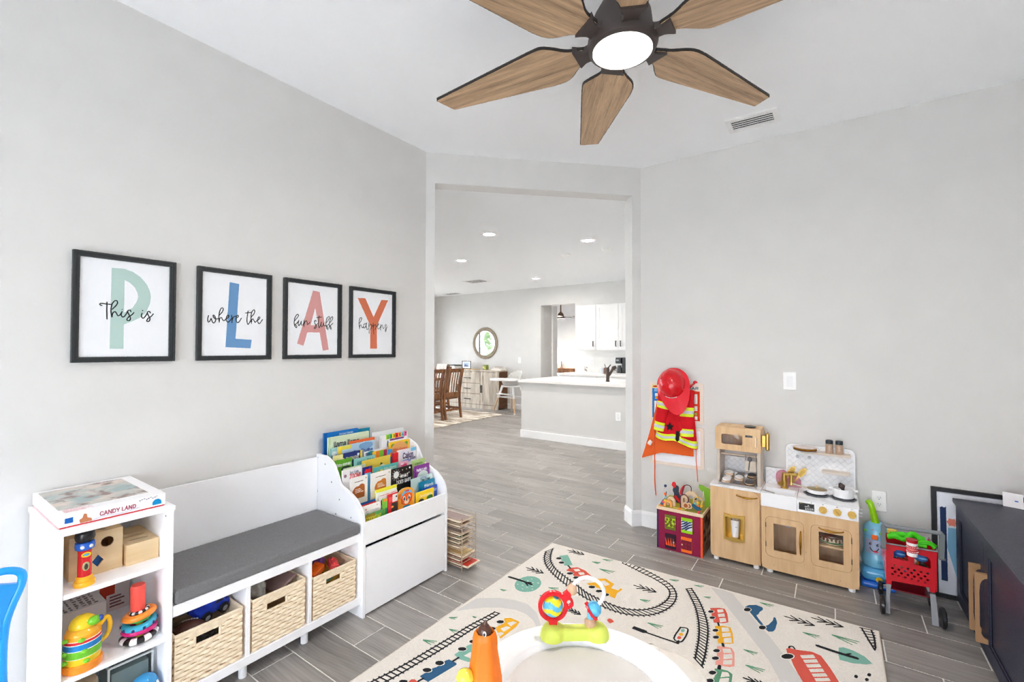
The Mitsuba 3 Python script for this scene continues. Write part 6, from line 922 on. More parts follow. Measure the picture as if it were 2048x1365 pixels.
# cabinet
t = thing('navy_cabinet', 'low navy cabinet with brass handles along the right edge of the photo', 'cabinet'); fx, ct = 2.872, .556; ya, ybk = 1.20, 3.318
part(t, 'carcass', B().add(bx(fx + .019, XR - .018, ya, ybk, .03, ct - .022)), 'm_navy'); part(t, 'top', B().add(bx(fx - .012, XR - .016, ya - .008, ybk + .004, ct - .0215, ct, .002)), 'm_navy'); part(t, 'plinth', B().add(bx(fx + .03, XR - .03, ya + .01, ybk - .01, 0, .0299)), 'm_navy')
edges = [(2.792, 3.314), (2.268, 2.788), (1.742, 2.264), (1.216, 1.738)]
for i, (a, c) in enumerate(edges):
    st = .062; z0, z1 = .034, ct - .026; fr = sbox(a, z0, c, z1).difference(sbox(a + st, z0 + st, c - st, z1 - st)); k = part(t, 'door', B().add(ext(fr, .019, (fx, 0, 0), Ya, Za)), 'm_navy'); part(k, 'door_panel', B().add(bx(fx + .010, fx + .0185, a + st, c - st, z0 + st, z1 - st)), 'm_navy')
    b = B(); q = .008
    for y_0, y_1, z_0, z_1 in ((a + st, c - st, z1 - st - q, z1 - st), (a + st, c - st, z0 + st, z0 + st + q), (a + st, a + st + q, z0 + st + q, z1 - st - q), (c - st - q, c - st, z0 + st + q, z1 - st - q)): b.add(bx(fx + .004, fx + .0098, y_0, y_1, z_0, z_1, .002))
    part(k, 'bead_moulding', b, 'm_navy'); hy = a + .050 if i % 2 == 0 else c - .050; h0, h1 = .10, .392
    hb = B().add(ext(Polygon([(0, h1), (-.037, h1), (-.037, h0), (0, h0), (0, h0 + .018), (-.008, h0 + .020)] + crv([(-.016, h0 + .03), (-.022, h0 + .048), (-.0245, h0 + .08)], 4).tolist() + crv([(-.0245, h1 - .08), (-.022, h1 - .048), (-.016, h1 - .03)], 4).tolist() + [(-.008, h1 - .020), (0, h1 - .018)]), .014, (fx - .0003, hy + .007, 0), Xa, Za), (200, 150, 96)); part(k, 'handle', hb, 'm_brass', 'brass bar handle with flared ends')
t = thing('white_card', 'small white folded card with a blue mark on the navy cabinet by the wall', 'card'); b = B().add(place(bx(-.035, .035, 0, .07, 0, .0015), (3.075, 3.285, ct + .001), (.94, -.34, 0), (0, .1, .995)), (240, 240, 242)); part(t, 'card', b, 'matte'); part(t, 'mark', B().add(place(bx(.006, .018, .030, .036, .0016, .002), (3.075, 3.285, ct + .001), (.94, -.34, 0), (0, .1, .995)), (40, 110, 190)), 'matte')
solo('tan_block', 'small tan block between the white card and the red toy on the navy cabinet', 'block', B().add(bx(3.115, 3.145, 3.235, 3.262, ct + .0005, ct + .05, .002), (206, 150, 116)), 'satin')
t = thing('red_toy_bin', 'red toy container with a yellow top at the far right end of the navy cabinet', 'toy'); part(t, 'body', B().add(ext(Polygon([(3.12, 3.16), (3.26, 3.15), (3.27, 3.03), (3.11, 3.0)]), .12, (0, 0, ct + .022), Xa, Ya), (204, 18, 24)), 'gloss'); part(t, 'base', B().add(ext(Polygon([(3.115, 3.165), (3.265, 3.155), (3.275, 3.025), (3.105, 2.995)]), .0215, (0, 0, ct + .0004), Xa, Ya), (196, 190, 194)), 'gloss'); part(t, 'top', B().add(ext(Polygon(crv([(3.11, 3.165), (3.19, 3.175), (3.27, 3.155), (3.28, 3.09), (3.275, 3.02), (3.19, 3.0), (3.105, 2.99), (3.10, 3.08)], 4, True)), .014, (0, 0, ct + .1421), Xa, Ya), (244, 206, 50)), 'gloss')
# ---- printed play rug; outlines in mm on the rug top ----------------------------------
RUGP=[('road','773,1770 782,1888 800,1911 884,1971 961,2000 1039,2006 1116,1966 1179,1900 1241,1823 1200,1823 1164,1879 1128,1907 1077,1927 1012,1927 938,1898 866,1847 773,1746',[]),
('road','1780,2735 1867,2616 1962,2474 2046,2342 2110,2245 2175,2104 2249,2156 2218,2220 2162,2320 2100,2424 2044,2502 1980,2598 1889,2737 1839,2745',[]),
('teal','900,2586 938,2631 1028,2525 991,2490 953,2532 934,2546',[]),
('red','1028,2442 1030,2480 1065,2517 1121,2507 1191,2462 1190,2435 1159,2386 1133,2398 1090,2414 1067,2444',['1055,2481 1079,2505 1103,2486 1079,2462','1097,2461 1122,2483 1142,2463 1121,2438','1141,2445 1159,2470 1183,2449 1161,2418']),
('yel','1195,2375 1227,2412 1225,2460 1260,2488 1324,2459 1328,2405 1370,2408 1372,2436 1386,2430 1379,2394 1374,2383 1387,2320 1349,2326 1274,2367 1225,2361',['1242,2438 1264,2464 1307,2440 1294,2409']),
('red','1822,2516 1860,2547 1885,2552 1903,2512 1921,2440 1906,2419 1863,2394 1852,2425 1841,2458',['1853,2524 1877,2544 1886,2519 1862,2495','1864,2484 1890,2508 1899,2479 1872,2455','1877,2448 1902,2471 1912,2438 1888,2413']),
('yel','1872,2367 1904,2392 1936,2398 1953,2355 1969,2279 1954,2262 1912,2238 1901,2274 1890,2310',['1900,2374 1928,2392 1938,2362 1910,2338','1911,2330 1942,2354 1951,2327 1920,2296','1925,2291 1953,2318 1963,2279 1933,2256']),
('pink','1912,2213 1940,2230 1968,2238 1984,2209 1998,2118 1982,2099 1930,2081 1927,2116 1922,2158',['1935,2210 1963,2228 1975,2203 1944,2181','1946,2171 1977,2195 1983,2166 1952,2136','1953,2130 1984,2155 1987,2121 1957,2101']),
('grn','1933,2054 1950,2066 1982,2071 2000,2060 2007,1979 1930,1925 1937,1960 1943,2006',['1962,2053 1984,2062 1993,2041 1963,2013','1963,2006 1993,2031 1995,1996 1963,1974']),
('blue','1967,2633 1980,2662 2013,2686 2041,2678 2046,2655 2034,2625 2032,2598 2024,2582 2037,2556 2068,2505 2082,2525 2096,2578 2097,2613 2105,2614 2115,2572 2113,2504 2105,2479 2088,2467 2077,2479 2061,2495 2041,2520 1993,2596 1972,2619',[]),
('red','2166,2373 2180,2387 2200,2389 2262,2414 2294,2405 2326,2338 2362,2242 2245,2160 2218,2220 2197,2277 2193,2295 2177,2322',['2219,2357 2266,2395 2275,2374 2228,2337','2231,2330 2278,2368 2286,2347 2239,2310','2242,2303 2289,2341 2298,2321 2250,2284','2253,2277 2300,2314 2308,2295 2261,2258','2264,2252 2311,2289 2319,2270 2271,2233','2274,2227 2322,2264 2329,2246 2281,2209']),
('teal','978,2237 988,2219 994,2200 997,2179 996,2159 992,2139 984,2122 973,2108 960,2097 945,2090 929,2088 913,2090 898,2097 884,2109 872,2124 862,2142 856,2162 854,2183 856,2204 862,2224 872,2241 884,2255 899,2264 916,2268 933,2268 950,2262 965,2251',[]),
('dash','965,2171 965,2170 965,2170 964,2169 964,2168 963,2167 962,2167 961,2166 959,2166 958,2166 957,2166 956,2167 955,2167 954,2168 954,2168 954,2169 954,2170 954,2171 955,2172 956,2172 958,2173 959,2173 960,2173 961,2173 962,2173 963,2172 964,2172',[]),
('dash','983,2147 983,2146 983,2145 983,2144 982,2144 981,2143 980,2142 979,2142 978,2142 976,2142 975,2142 974,2142 973,2143 973,2143 972,2144 972,2145 972,2146 973,2146 974,2147 975,2148 976,2148 977,2148 978,2149 980,2148 981,2148 982,2148 982,2147',[]),
('dash','946,2146 946,2145 946,2144 946,2143 945,2142 944,2142 943,2141 942,2141 941,2141 940,2140 938,2141 937,2141 936,2141 936,2142 935,2143 935,2144 936,2144 936,2145 937,2146 938,2146 939,2147 940,2147 942,2147 943,2147 944,2147 945,2147 946,2146',[]),
('dash','937,2117 938,2116 938,2115 937,2114 937,2114 936,2113 935,2112 934,2112 932,2112 931,2112 930,2112 929,2112 928,2112 927,2113 927,2114 927,2114 927,2115 927,2116 928,2117 929,2117 930,2118 932,2118 933,2118 934,2118 935,2118 936,2118 937,2117',[]),
('dash','915,2149 915,2148 915,2147 915,2146 914,2146 913,2145 912,2144 911,2144 910,2144 908,2144 907,2144 906,2144 905,2145 904,2145 904,2146 904,2147 904,2148 905,2148 906,2149 906,2150 908,2150 909,2150 910,2151 912,2150 913,2150 914,2150 914,2149',[]),
('dash','886,2142 887,2141 887,2140 886,2139 886,2138 885,2138 884,2137 882,2137 881,2136 880,2136 878,2137 877,2137 876,2137 876,2138 875,2139 875,2140 876,2140 876,2141 877,2142 878,2142 879,2143 880,2143 882,2143 883,2143 884,2143 885,2143 886,2142',[]),
('dash','899,2178 900,2178 900,2177 899,2176 898,2175 898,2175 896,2174 895,2174 894,2174 893,2173 891,2174 890,2174 889,2174 889,2175 888,2176 888,2176 888,2177 889,2178 890,2179 891,2179 892,2180 893,2180 894,2180 896,2180 897,2180 898,2180 899,2179',[]),
('dash','876,2201 877,2200 877,2199 876,2199 876,2198 875,2197 874,2196 872,2196 871,2196 870,2196 868,2196 867,2196 866,2197 866,2198 865,2198 865,2199 865,2200 866,2201 867,2201 868,2202 869,2202 870,2203 871,2203 873,2203 874,2203 875,2202 876,2202',[]),
('dash','914,2208 914,2207 914,2206 914,2205 913,2204 912,2204 911,2203 910,2203 909,2203 908,2202 906,2203 905,2203 904,2204 904,2204 903,2205 903,2206 903,2206 904,2207 905,2208 906,2209 907,2209 908,2210 909,2210 911,2210 912,2209 913,2209 914,2208',[]),
('dash','919,2240 919,2239 919,2238 919,2237 918,2236 917,2236 916,2235 915,2235 913,2234 912,2234 911,2235 910,2235 909,2235 908,2236 908,2237 908,2238 908,2238 908,2239 909,2240 910,2241 911,2241 913,2242 914,2242 915,2242 916,2241 918,2241 918,2240',[]),
('dash','946,2209 946,2208 946,2207 946,2206 945,2206 944,2205 943,2204 942,2204 940,2204 939,2204 938,2204 937,2204 936,2204 935,2205 935,2206 935,2207 935,2208 936,2208 936,2209 937,2210 939,2210 940,2210 941,2211 942,2211 944,2210 945,2210 945,2209',[]),
('dash','973,2220 974,2219 973,2218 973,2218 972,2217 972,2216 970,2216 969,2215 968,2215 967,2215 965,2215 964,2215 963,2216 963,2216 962,2217 962,2218 962,2219 963,2220 964,2220 965,2221 966,2222 967,2222 969,2222 970,2222 971,2222 972,2221 973,2221',[]),
('teal','2358,2517 2376,2532 2414,2528 2450,2507 2473,2471 2451,2450 2404,2426 2360,2421 2356,2456',[]),
('blk','1556,2141 1617,2142 1624,2130 1610,2116 1554,2118',[]),
('teal','1764,2248 1765,2246 1765,2243 1764,2240 1764,2237 1762,2234 1761,2232 1759,2231 1757,2230 1755,2230 1753,2230 1751,2232 1750,2233 1749,2236 1748,2238 1748,2241 1748,2244 1749,2247 1750,2250 1751,2252 1753,2254 1755,2255 1757,2256 1759,2255 1761,2254 1762,2253 1764,2251',[]),
('yel','1765,2213 1766,2210 1766,2208 1765,2205 1764,2202 1763,2199 1761,2198 1760,2196 1758,2195 1756,2195 1754,2196 1752,2197 1751,2198 1750,2201 1749,2203 1748,2206 1749,2209 1749,2212 1750,2214 1752,2217 1754,2218 1756,2220 1758,2220 1759,2220 1761,2219 1763,2218 1764,2216',[]),
('red','1765,2183 1765,2180 1765,2178 1765,2175 1764,2172 1763,2170 1761,2168 1759,2166 1758,2165 1756,2165 1754,2166 1752,2167 1751,2168 1750,2171 1749,2173 1749,2176 1749,2179 1750,2182 1750,2184 1752,2186 1754,2188 1756,2189 1757,2190 1759,2190 1761,2189 1763,2187 1764,2185',[]),
('blk','2419,2335 2418,2332 2417,2330 2416,2328 2415,2326 2413,2324 2412,2324 2410,2324 2409,2324 2408,2326 2407,2327 2407,2329 2407,2332 2407,2334 2407,2337 2408,2340 2409,2342 2410,2344 2412,2346 2413,2347 2415,2347 2416,2347 2417,2346 2418,2344 2419,2342 2419,2340 2419,2338',[]),
('blk','2463,2378 2462,2376 2461,2373 2460,2371 2459,2369 2457,2368 2456,2367 2454,2367 2453,2368 2452,2369 2451,2370 2451,2373 2451,2375 2451,2378 2452,2381 2452,2383 2454,2386 2455,2388 2456,2389 2458,2390 2459,2391 2460,2390 2462,2390 2463,2388 2463,2386 2464,2384 2463,2381',[]),
('blk','2453,2338 2453,2335 2452,2333 2450,2331 2449,2329 2448,2328 2446,2327 2445,2327 2444,2327 2443,2329 2442,2330 2442,2332 2441,2335 2442,2337 2442,2340 2443,2343 2444,2345 2445,2347 2447,2349 2448,2350 2450,2350 2451,2350 2452,2349 2453,2347 2454,2346 2454,2343 2454,2341',[]),
('red','1430,2112 1432,2132 1448,2134 1464,2120 1453,2096',[]),
('yel','1010,1836 1034,1856 1088,1854 1097,1815 1088,1697 1059,1719 1018,1749 1033,1800',['1043,1812 1059,1839 1080,1844 1074,1799','1043,1757 1056,1791 1079,1792 1071,1745','1052,1724 1062,1740 1079,1738 1078,1710']),
('teal','990,1494 997,1575 1008,1592 1085,1508 1068,1493 1023,1484',['1028,1512 1036,1551 1069,1516']),
('blue','964,1316 973,1378 982,1393 984,1441 992,1458 1033,1459 1040,1452 1014,1313 987,1312',[]),
('red','949,1271 949,1285 960,1292 988,1288 994,1271 960,1248',[]),
('dash','933,2567 935,2562 936,2558 935,2553 934,2548 931,2544 928,2540 924,2537 920,2535 915,2533 910,2533 906,2535 902,2537 899,2540 897,2544 896,2548 896,2553 897,2558 899,2563 902,2567 905,2570 910,2573 914,2575 919,2575 923,2575 927,2573 931,2570',[]),
('blk','930,2564 932,2561 932,2558 932,2554 930,2550 928,2546 925,2543 922,2541 918,2539 915,2538 911,2538 908,2539 905,2540 902,2543 900,2546 900,2549 900,2553 900,2557 902,2560 905,2564 908,2567 911,2569 915,2570 919,2571 922,2570 925,2569 928,2567',[]),
('dash','974,2526 976,2522 976,2517 976,2513 974,2508 972,2504 968,2500 965,2497 960,2495 956,2494 951,2494 947,2495 944,2497 940,2500 938,2503 937,2508 937,2512 938,2517 940,2522 943,2526 947,2529 951,2532 955,2534 960,2534 964,2534 968,2532 971,2529',[]),
('blk','971,2524 972,2521 972,2517 972,2513 971,2510 969,2506 966,2503 963,2501 959,2499 956,2498 952,2498 949,2498 946,2500 943,2502 942,2505 941,2509 941,2512 942,2516 944,2520 946,2523 949,2526 952,2528 956,2529 960,2530 963,2530 966,2528 969,2526',[]),
('dash','1082,2435 1083,2430 1084,2426 1083,2421 1082,2416 1079,2412 1076,2408 1072,2405 1067,2403 1063,2402 1058,2402 1054,2402 1050,2405 1048,2408 1046,2411 1044,2416 1044,2421 1046,2425 1048,2430 1051,2434 1054,2438 1059,2440 1063,2442 1068,2443 1072,2442 1076,2441 1080,2438',[]),
('blk','1079,2432 1080,2429 1080,2426 1080,2422 1078,2418 1076,2414 1073,2411 1070,2409 1066,2407 1063,2406 1059,2406 1056,2406 1053,2408 1050,2410 1049,2413 1048,2417 1048,2420 1049,2424 1051,2428 1054,2431 1057,2434 1060,2436 1064,2438 1068,2438 1071,2438 1074,2437 1077,2435',[]),
('dash','1134,2411 1136,2407 1136,2403 1136,2398 1134,2393 1131,2389 1128,2385 1124,2382 1120,2380 1115,2379 1111,2379 1107,2380 1104,2382 1101,2385 1099,2388 1098,2393 1098,2397 1099,2402 1101,2407 1104,2411 1108,2414 1112,2417 1116,2419 1121,2419 1125,2419 1129,2417 1132,2415',[]),
('blk','1131,2409 1132,2406 1133,2402 1132,2399 1130,2395 1128,2392 1126,2388 1122,2386 1119,2384 1115,2383 1112,2383 1108,2384 1106,2385 1104,2387 1102,2390 1101,2394 1102,2397 1103,2401 1104,2404 1107,2408 1110,2411 1113,2413 1117,2414 1120,2415 1124,2415 1127,2413 1130,2412',[]),
('dash','1254,2367 1256,2363 1256,2358 1255,2354 1253,2349 1250,2344 1247,2341 1243,2337 1238,2335 1234,2334 1230,2334 1226,2335 1222,2337 1219,2340 1218,2344 1217,2348 1217,2353 1218,2358 1221,2362 1224,2367 1228,2370 1232,2373 1236,2375 1241,2375 1245,2375 1249,2373 1252,2371',[]),
('blk','1251,2365 1252,2362 1252,2358 1251,2354 1250,2351 1248,2347 1245,2344 1241,2341 1238,2340 1234,2338 1230,2338 1227,2339 1224,2340 1222,2343 1221,2346 1220,2349 1221,2353 1222,2357 1224,2360 1226,2364 1230,2367 1233,2369 1237,2370 1240,2371 1244,2371 1247,2370 1249,2368',[]),
('dash','1305,2350 1306,2346 1306,2342 1305,2337 1303,2332 1301,2328 1297,2324 1293,2321 1289,2319 1284,2318 1280,2318 1276,2319 1273,2321 1270,2324 1269,2327 1268,2332 1268,2336 1270,2341 1272,2346 1275,2350 1279,2353 1283,2356 1287,2358 1292,2358 1296,2358 1300,2356 1303,2354',[]),
('blk','1302,2348 1302,2345 1302,2342 1302,2338 1300,2334 1298,2331 1295,2328 1292,2325 1288,2323 1285,2322 1281,2322 1278,2323 1275,2324 1273,2326 1272,2329 1272,2332 1272,2336 1273,2340 1275,2344 1278,2347 1281,2350 1284,2352 1288,2353 1291,2354 1295,2354 1298,2353 1300,2351',[]),
('dash','1351,2338 1352,2334 1352,2329 1351,2324 1349,2320 1346,2316 1343,2312 1339,2309 1335,2307 1331,2306 1326,2305 1323,2306 1320,2308 1317,2311 1315,2315 1315,2319 1315,2324 1316,2328 1319,2333 1322,2337 1326,2340 1330,2343 1334,2345 1338,2345 1342,2345 1346,2343 1349,2341',[]),
('blk','1348,2335 1348,2332 1348,2329 1348,2325 1346,2322 1344,2318 1341,2315 1338,2313 1334,2311 1331,2310 1328,2310 1324,2310 1322,2312 1320,2314 1319,2317 1318,2320 1319,2323 1320,2327 1322,2331 1324,2334 1327,2337 1331,2339 1334,2340 1338,2341 1341,2341 1344,2340 1346,2338',[]),
('dash','1846,2494 1846,2490 1846,2486 1844,2482 1843,2478 1840,2474 1837,2471 1834,2469 1831,2467 1828,2466 1825,2467 1822,2468 1820,2470 1818,2473 1818,2477 1818,2481 1819,2485 1820,2489 1822,2493 1825,2497 1828,2500 1831,2502 1834,2503 1838,2503 1840,2502 1843,2500 1845,2498',[]),
('blk','1843,2493 1843,2490 1843,2486 1842,2483 1840,2480 1838,2477 1836,2474 1834,2472 1831,2471 1828,2470 1826,2470 1824,2471 1822,2473 1821,2475 1820,2478 1820,2481 1821,2484 1822,2488 1824,2491 1826,2494 1829,2496 1832,2498 1834,2499 1837,2499 1839,2498 1841,2497 1842,2495',[]),
('dash','1862,2441 1862,2438 1862,2434 1861,2429 1859,2426 1856,2422 1854,2419 1851,2416 1847,2415 1844,2414 1841,2414 1839,2416 1837,2418 1835,2420 1835,2424 1835,2428 1836,2432 1837,2436 1839,2440 1842,2443 1845,2446 1848,2448 1851,2449 1854,2449 1857,2449 1859,2447 1861,2444',[]),
('blk','1860,2440 1860,2437 1859,2434 1858,2430 1857,2427 1855,2424 1853,2422 1850,2420 1847,2418 1845,2418 1842,2418 1840,2419 1839,2420 1838,2423 1837,2425 1837,2428 1838,2431 1839,2435 1841,2438 1843,2440 1846,2443 1848,2444 1851,2445 1853,2446 1856,2445 1857,2444 1859,2442',[]),
('dash','1896,2342 1897,2338 1896,2334 1895,2330 1893,2326 1890,2323 1888,2320 1884,2317 1881,2316 1878,2315 1875,2315 1872,2316 1870,2318 1869,2321 1868,2324 1868,2328 1869,2332 1871,2336 1873,2340 1876,2344 1879,2346 1882,2348 1885,2350 1888,2350 1891,2349 1894,2348 1895,2345',[]),
('blk','1894,2340 1894,2337 1894,2334 1892,2331 1891,2328 1889,2325 1887,2323 1884,2321 1881,2319 1879,2319 1876,2319 1874,2319 1873,2321 1872,2323 1871,2326 1871,2329 1872,2332 1873,2335 1875,2338 1877,2341 1880,2343 1882,2345 1885,2346 1888,2346 1890,2346 1892,2344 1893,2343',[]),
('dash','1909,2288 1909,2285 1909,2281 1907,2276 1906,2272 1903,2269 1900,2266 1897,2263 1894,2262 1890,2261 1888,2261 1885,2262 1883,2264 1881,2267 1881,2270 1881,2274 1882,2279 1883,2283 1885,2287 1888,2290 1891,2293 1894,2295 1898,2296 1901,2297 1904,2296 1906,2294 1908,2292',[]),
('blk','1906,2287 1907,2284 1906,2281 1905,2277 1904,2274 1902,2271 1899,2269 1896,2267 1894,2265 1891,2265 1889,2265 1887,2266 1885,2267 1884,2269 1883,2272 1883,2275 1884,2278 1886,2281 1887,2284 1890,2287 1892,2290 1895,2291 1897,2292 1900,2293 1902,2292 1904,2291 1906,2289',[]),
('dash','1932,2190 1932,2186 1932,2182 1930,2178 1928,2174 1925,2170 1922,2167 1919,2164 1915,2162 1912,2161 1909,2161 1906,2162 1904,2164 1902,2167 1902,2170 1902,2174 1903,2178 1904,2183 1907,2187 1910,2190 1913,2193 1917,2196 1920,2197 1924,2197 1927,2197 1929,2195 1931,2193',[]),
('blk','1929,2188 1929,2185 1929,2182 1928,2179 1926,2176 1924,2172 1921,2170 1918,2168 1915,2166 1913,2165 1910,2165 1908,2166 1906,2167 1905,2169 1904,2172 1904,2175 1905,2178 1907,2181 1909,2185 1911,2188 1914,2190 1917,2192 1920,2193 1922,2194 1925,2193 1927,2192 1928,2190',[]),
('dash','1938,2134 1938,2131 1938,2127 1936,2122 1934,2118 1931,2114 1928,2111 1925,2108 1921,2107 1918,2106 1914,2106 1912,2107 1910,2109 1908,2111 1907,2115 1908,2119 1909,2123 1910,2127 1913,2131 1916,2135 1919,2138 1923,2140 1926,2142 1930,2142 1933,2141 1935,2140 1937,2138',[]),
('blk','1935,2132 1935,2130 1935,2126 1934,2123 1932,2120 1930,2117 1927,2114 1924,2112 1921,2110 1918,2110 1916,2110 1914,2110 1912,2112 1911,2114 1910,2116 1910,2119 1911,2123 1913,2126 1915,2129 1917,2132 1920,2135 1923,2136 1926,2138 1928,2138 1931,2138 1933,2137 1934,2135',[]),
('dash','1946,2033 1947,2030 1946,2025 1945,2021 1943,2016 1940,2012 1937,2009 1933,2006 1930,2005 1926,2004 1923,2004 1920,2005 1918,2007 1916,2010 1916,2014 1916,2018 1917,2022 1918,2027 1921,2031 1924,2035 1927,2038 1931,2040 1934,2042 1938,2042 1941,2041 1943,2039 1945,2037',[]),
('blk','1944,2032 1944,2028 1943,2025 1942,2022 1940,2018 1938,2015 1936,2012 1933,2010 1930,2009 1927,2008 1924,2008 1922,2009 1920,2010 1919,2012 1918,2015 1919,2018 1919,2022 1921,2025 1923,2029 1925,2032 1928,2034 1931,2036 1934,2037 1937,2038 1939,2037 1941,2036 1943,2034',[]),
('dash','1947,1979 1948,1975 1947,1971 1946,1967 1944,1962 1941,1959 1938,1955 1934,1952 1930,1951 1927,1950 1923,1950 1920,1950 1918,1952 1917,1955 1916,1959 1916,1963 1917,1967 1919,1971 1921,1975 1924,1979 1928,1982 1932,1985 1935,1986 1939,1987 1942,1986 1944,1984 1946,1982',[]),
('blk','1945,1977 1945,1974 1944,1971 1943,1967 1941,1964 1939,1961 1936,1958 1933,1956 1930,1954 1927,1954 1925,1953 1922,1954 1921,1956 1919,1958 1919,1960 1919,1963 1920,1967 1921,1970 1923,1973 1926,1976 1929,1979 1932,1981 1935,1982 1938,1983 1940,1982 1942,1981 1944,1979',[]),
('dash','1998,2623 1998,2618 1998,2612 1996,2606 1993,2600 1990,2595 1986,2590 1982,2587 1978,2585 1974,2585 1970,2586 1967,2588 1964,2591 1963,2595 1962,2601 1962,2606 1964,2612 1966,2618 1968,2624 1972,2629 1976,2633 1980,2635 1985,2637 1988,2636 1992,2635 1995,2632 1997,2628',[]),
('blk','1995,2621 1995,2617 1994,2612 1993,2607 1991,2603 1988,2599 1985,2595 1982,2593 1978,2591 1975,2590 1972,2591 1969,2592 1967,2595 1966,2598 1965,2602 1966,2607 1967,2612 1968,2616 1971,2621 1974,2624 1977,2628 1980,2630 1984,2631 1987,2631 1990,2630 1992,2628 1994,2625',[]),
('dash','2078,2497 2078,2492 2077,2486 2075,2480 2073,2474 2070,2469 2066,2465 2062,2462 2059,2460 2055,2460 2051,2461 2048,2463 2046,2466 2045,2471 2044,2476 2044,2482 2046,2488 2048,2494 2050,2499 2054,2504 2058,2507 2062,2510 2066,2511 2069,2510 2072,2509 2075,2506 2077,2502',[]),
('blk','2075,2495 2075,2491 2074,2486 2073,2482 2071,2477 2068,2473 2065,2470 2062,2467 2059,2466 2056,2465 2053,2466 2051,2468 2049,2470 2048,2474 2047,2478 2048,2482 2048,2487 2050,2491 2052,2495 2055,2499 2058,2502 2062,2504 2065,2505 2068,2505 2070,2504 2073,2502 2074,2499',[]),
('dash','2201,2334 2201,2328 2199,2321 2196,2314 2192,2307 2187,2300 2181,2295 2175,2290 2169,2287 2164,2285 2159,2285 2154,2287 2151,2290 2150,2294 2149,2300 2150,2307 2152,2314 2156,2321 2161,2328 2166,2334 2172,2339 2178,2343 2184,2346 2190,2347 2194,2346 2198,2343 2200,2339',[]),
('blk','2197,2331 2196,2326 2195,2321 2192,2315 2189,2309 2185,2304 2180,2300 2175,2296 2170,2293 2166,2292 2162,2292 2158,2293 2156,2295 2154,2298 2154,2303 2155,2308 2156,2313 2160,2319 2163,2324 2168,2330 2173,2334 2178,2337 2183,2339 2187,2340 2191,2340 2194,2338 2196,2335',[]),
('dash','1030,1812 1031,1809 1032,1805 1032,1800 1030,1796 1028,1792 1024,1789 1021,1786 1016,1783 1012,1782 1007,1781 1002,1782 999,1783 995,1786 993,1789 992,1792 992,1796 992,1800 994,1805 997,1809 1001,1812 1005,1815 1010,1817 1014,1818 1019,1818 1023,1817 1027,1815',[]),
('blk','1026,1810 1028,1807 1028,1804 1028,1801 1026,1797 1024,1794 1022,1791 1018,1789 1015,1787 1011,1786 1007,1785 1004,1785 1001,1786 998,1788 996,1790 996,1793 996,1796 996,1800 998,1803 1000,1806 1003,1809 1007,1811 1011,1813 1014,1814 1018,1814 1021,1813 1024,1812',[]),
('dash','1028,1746 1030,1743 1031,1739 1030,1735 1028,1731 1026,1727 1022,1723 1018,1720 1014,1718 1009,1716 1004,1715 999,1715 995,1716 992,1719 990,1721 989,1725 989,1729 990,1733 992,1737 995,1741 999,1745 1004,1748 1008,1750 1013,1751 1018,1751 1022,1751 1026,1749',[]),
('blk','1025,1744 1026,1742 1027,1739 1026,1735 1025,1732 1023,1729 1020,1726 1016,1723 1012,1721 1008,1720 1005,1719 1001,1719 998,1720 995,1721 994,1724 993,1726 993,1729 994,1733 996,1736 998,1739 1001,1742 1005,1745 1009,1746 1013,1747 1017,1748 1020,1747 1023,1746',[]),
('dash','1012,1554 1014,1551 1014,1548 1014,1544 1012,1540 1010,1536 1007,1532 1002,1529 998,1526 993,1525 988,1524 984,1524 980,1525 976,1527 974,1530 972,1533 972,1537 973,1541 975,1545 978,1549 982,1552 986,1555 991,1557 996,1558 1001,1559 1005,1558 1009,1556',[]),
('blk','1008,1552 1010,1550 1010,1547 1010,1544 1009,1540 1006,1537 1004,1534 1000,1532 997,1530 993,1528 989,1527 985,1527 982,1528 979,1530 978,1532 976,1534 976,1537 977,1540 979,1544 981,1547 985,1550 988,1552 992,1554 996,1555 1000,1555 1003,1555 1006,1554',[]),
('dash','1017,1620 1019,1617 1020,1614 1019,1610 1018,1606 1016,1602 1013,1599 1009,1596 1005,1594 1000,1592 996,1592 991,1592 988,1593 984,1595 982,1598 981,1601 980,1605 981,1609 983,1613 986,1616 989,1620 993,1622 998,1624 1002,1625 1007,1625 1011,1624 1014,1623',[]),
('blk','1014,1618 1015,1616 1016,1613 1016,1610 1014,1607 1013,1604 1010,1601 1007,1599 1003,1597 1000,1596 996,1595 993,1595 990,1596 987,1598 985,1600 984,1602 984,1605 985,1608 986,1611 989,1614 992,1617 995,1619 999,1621 1002,1622 1006,1622 1009,1621 1012,1620',[]),
('dash','993,1431 996,1428 997,1424 997,1420 996,1416 993,1412 990,1408 986,1405 981,1402 976,1401 971,1400 966,1400 962,1402 958,1404 955,1407 953,1410 952,1414 953,1418 955,1423 958,1427 961,1430 966,1433 971,1435 976,1436 981,1436 986,1436 990,1434',[]),
('blk','990,1429 992,1426 992,1423 992,1420 991,1417 989,1414 987,1410 983,1408 979,1406 975,1404 971,1404 967,1404 964,1405 961,1406 959,1409 957,1412 957,1415 957,1418 959,1421 961,1424 964,1427 968,1430 972,1432 976,1432 980,1433 984,1432 987,1431',[]),
('dash','980,1370 983,1367 984,1364 984,1360 982,1356 980,1352 977,1349 973,1346 968,1343 963,1341 958,1341 954,1341 949,1342 946,1344 943,1346 941,1349 941,1353 941,1357 943,1361 946,1365 950,1368 954,1371 959,1373 964,1374 969,1375 973,1374 977,1372',[]),
('blk','977,1368 979,1366 980,1363 979,1360 978,1357 976,1354 974,1351 970,1348 967,1346 963,1345 959,1344 955,1344 952,1345 949,1346 947,1348 945,1351 945,1354 946,1357 947,1360 950,1363 953,1366 956,1368 960,1370 964,1371 968,1371 972,1371 975,1370',[]),
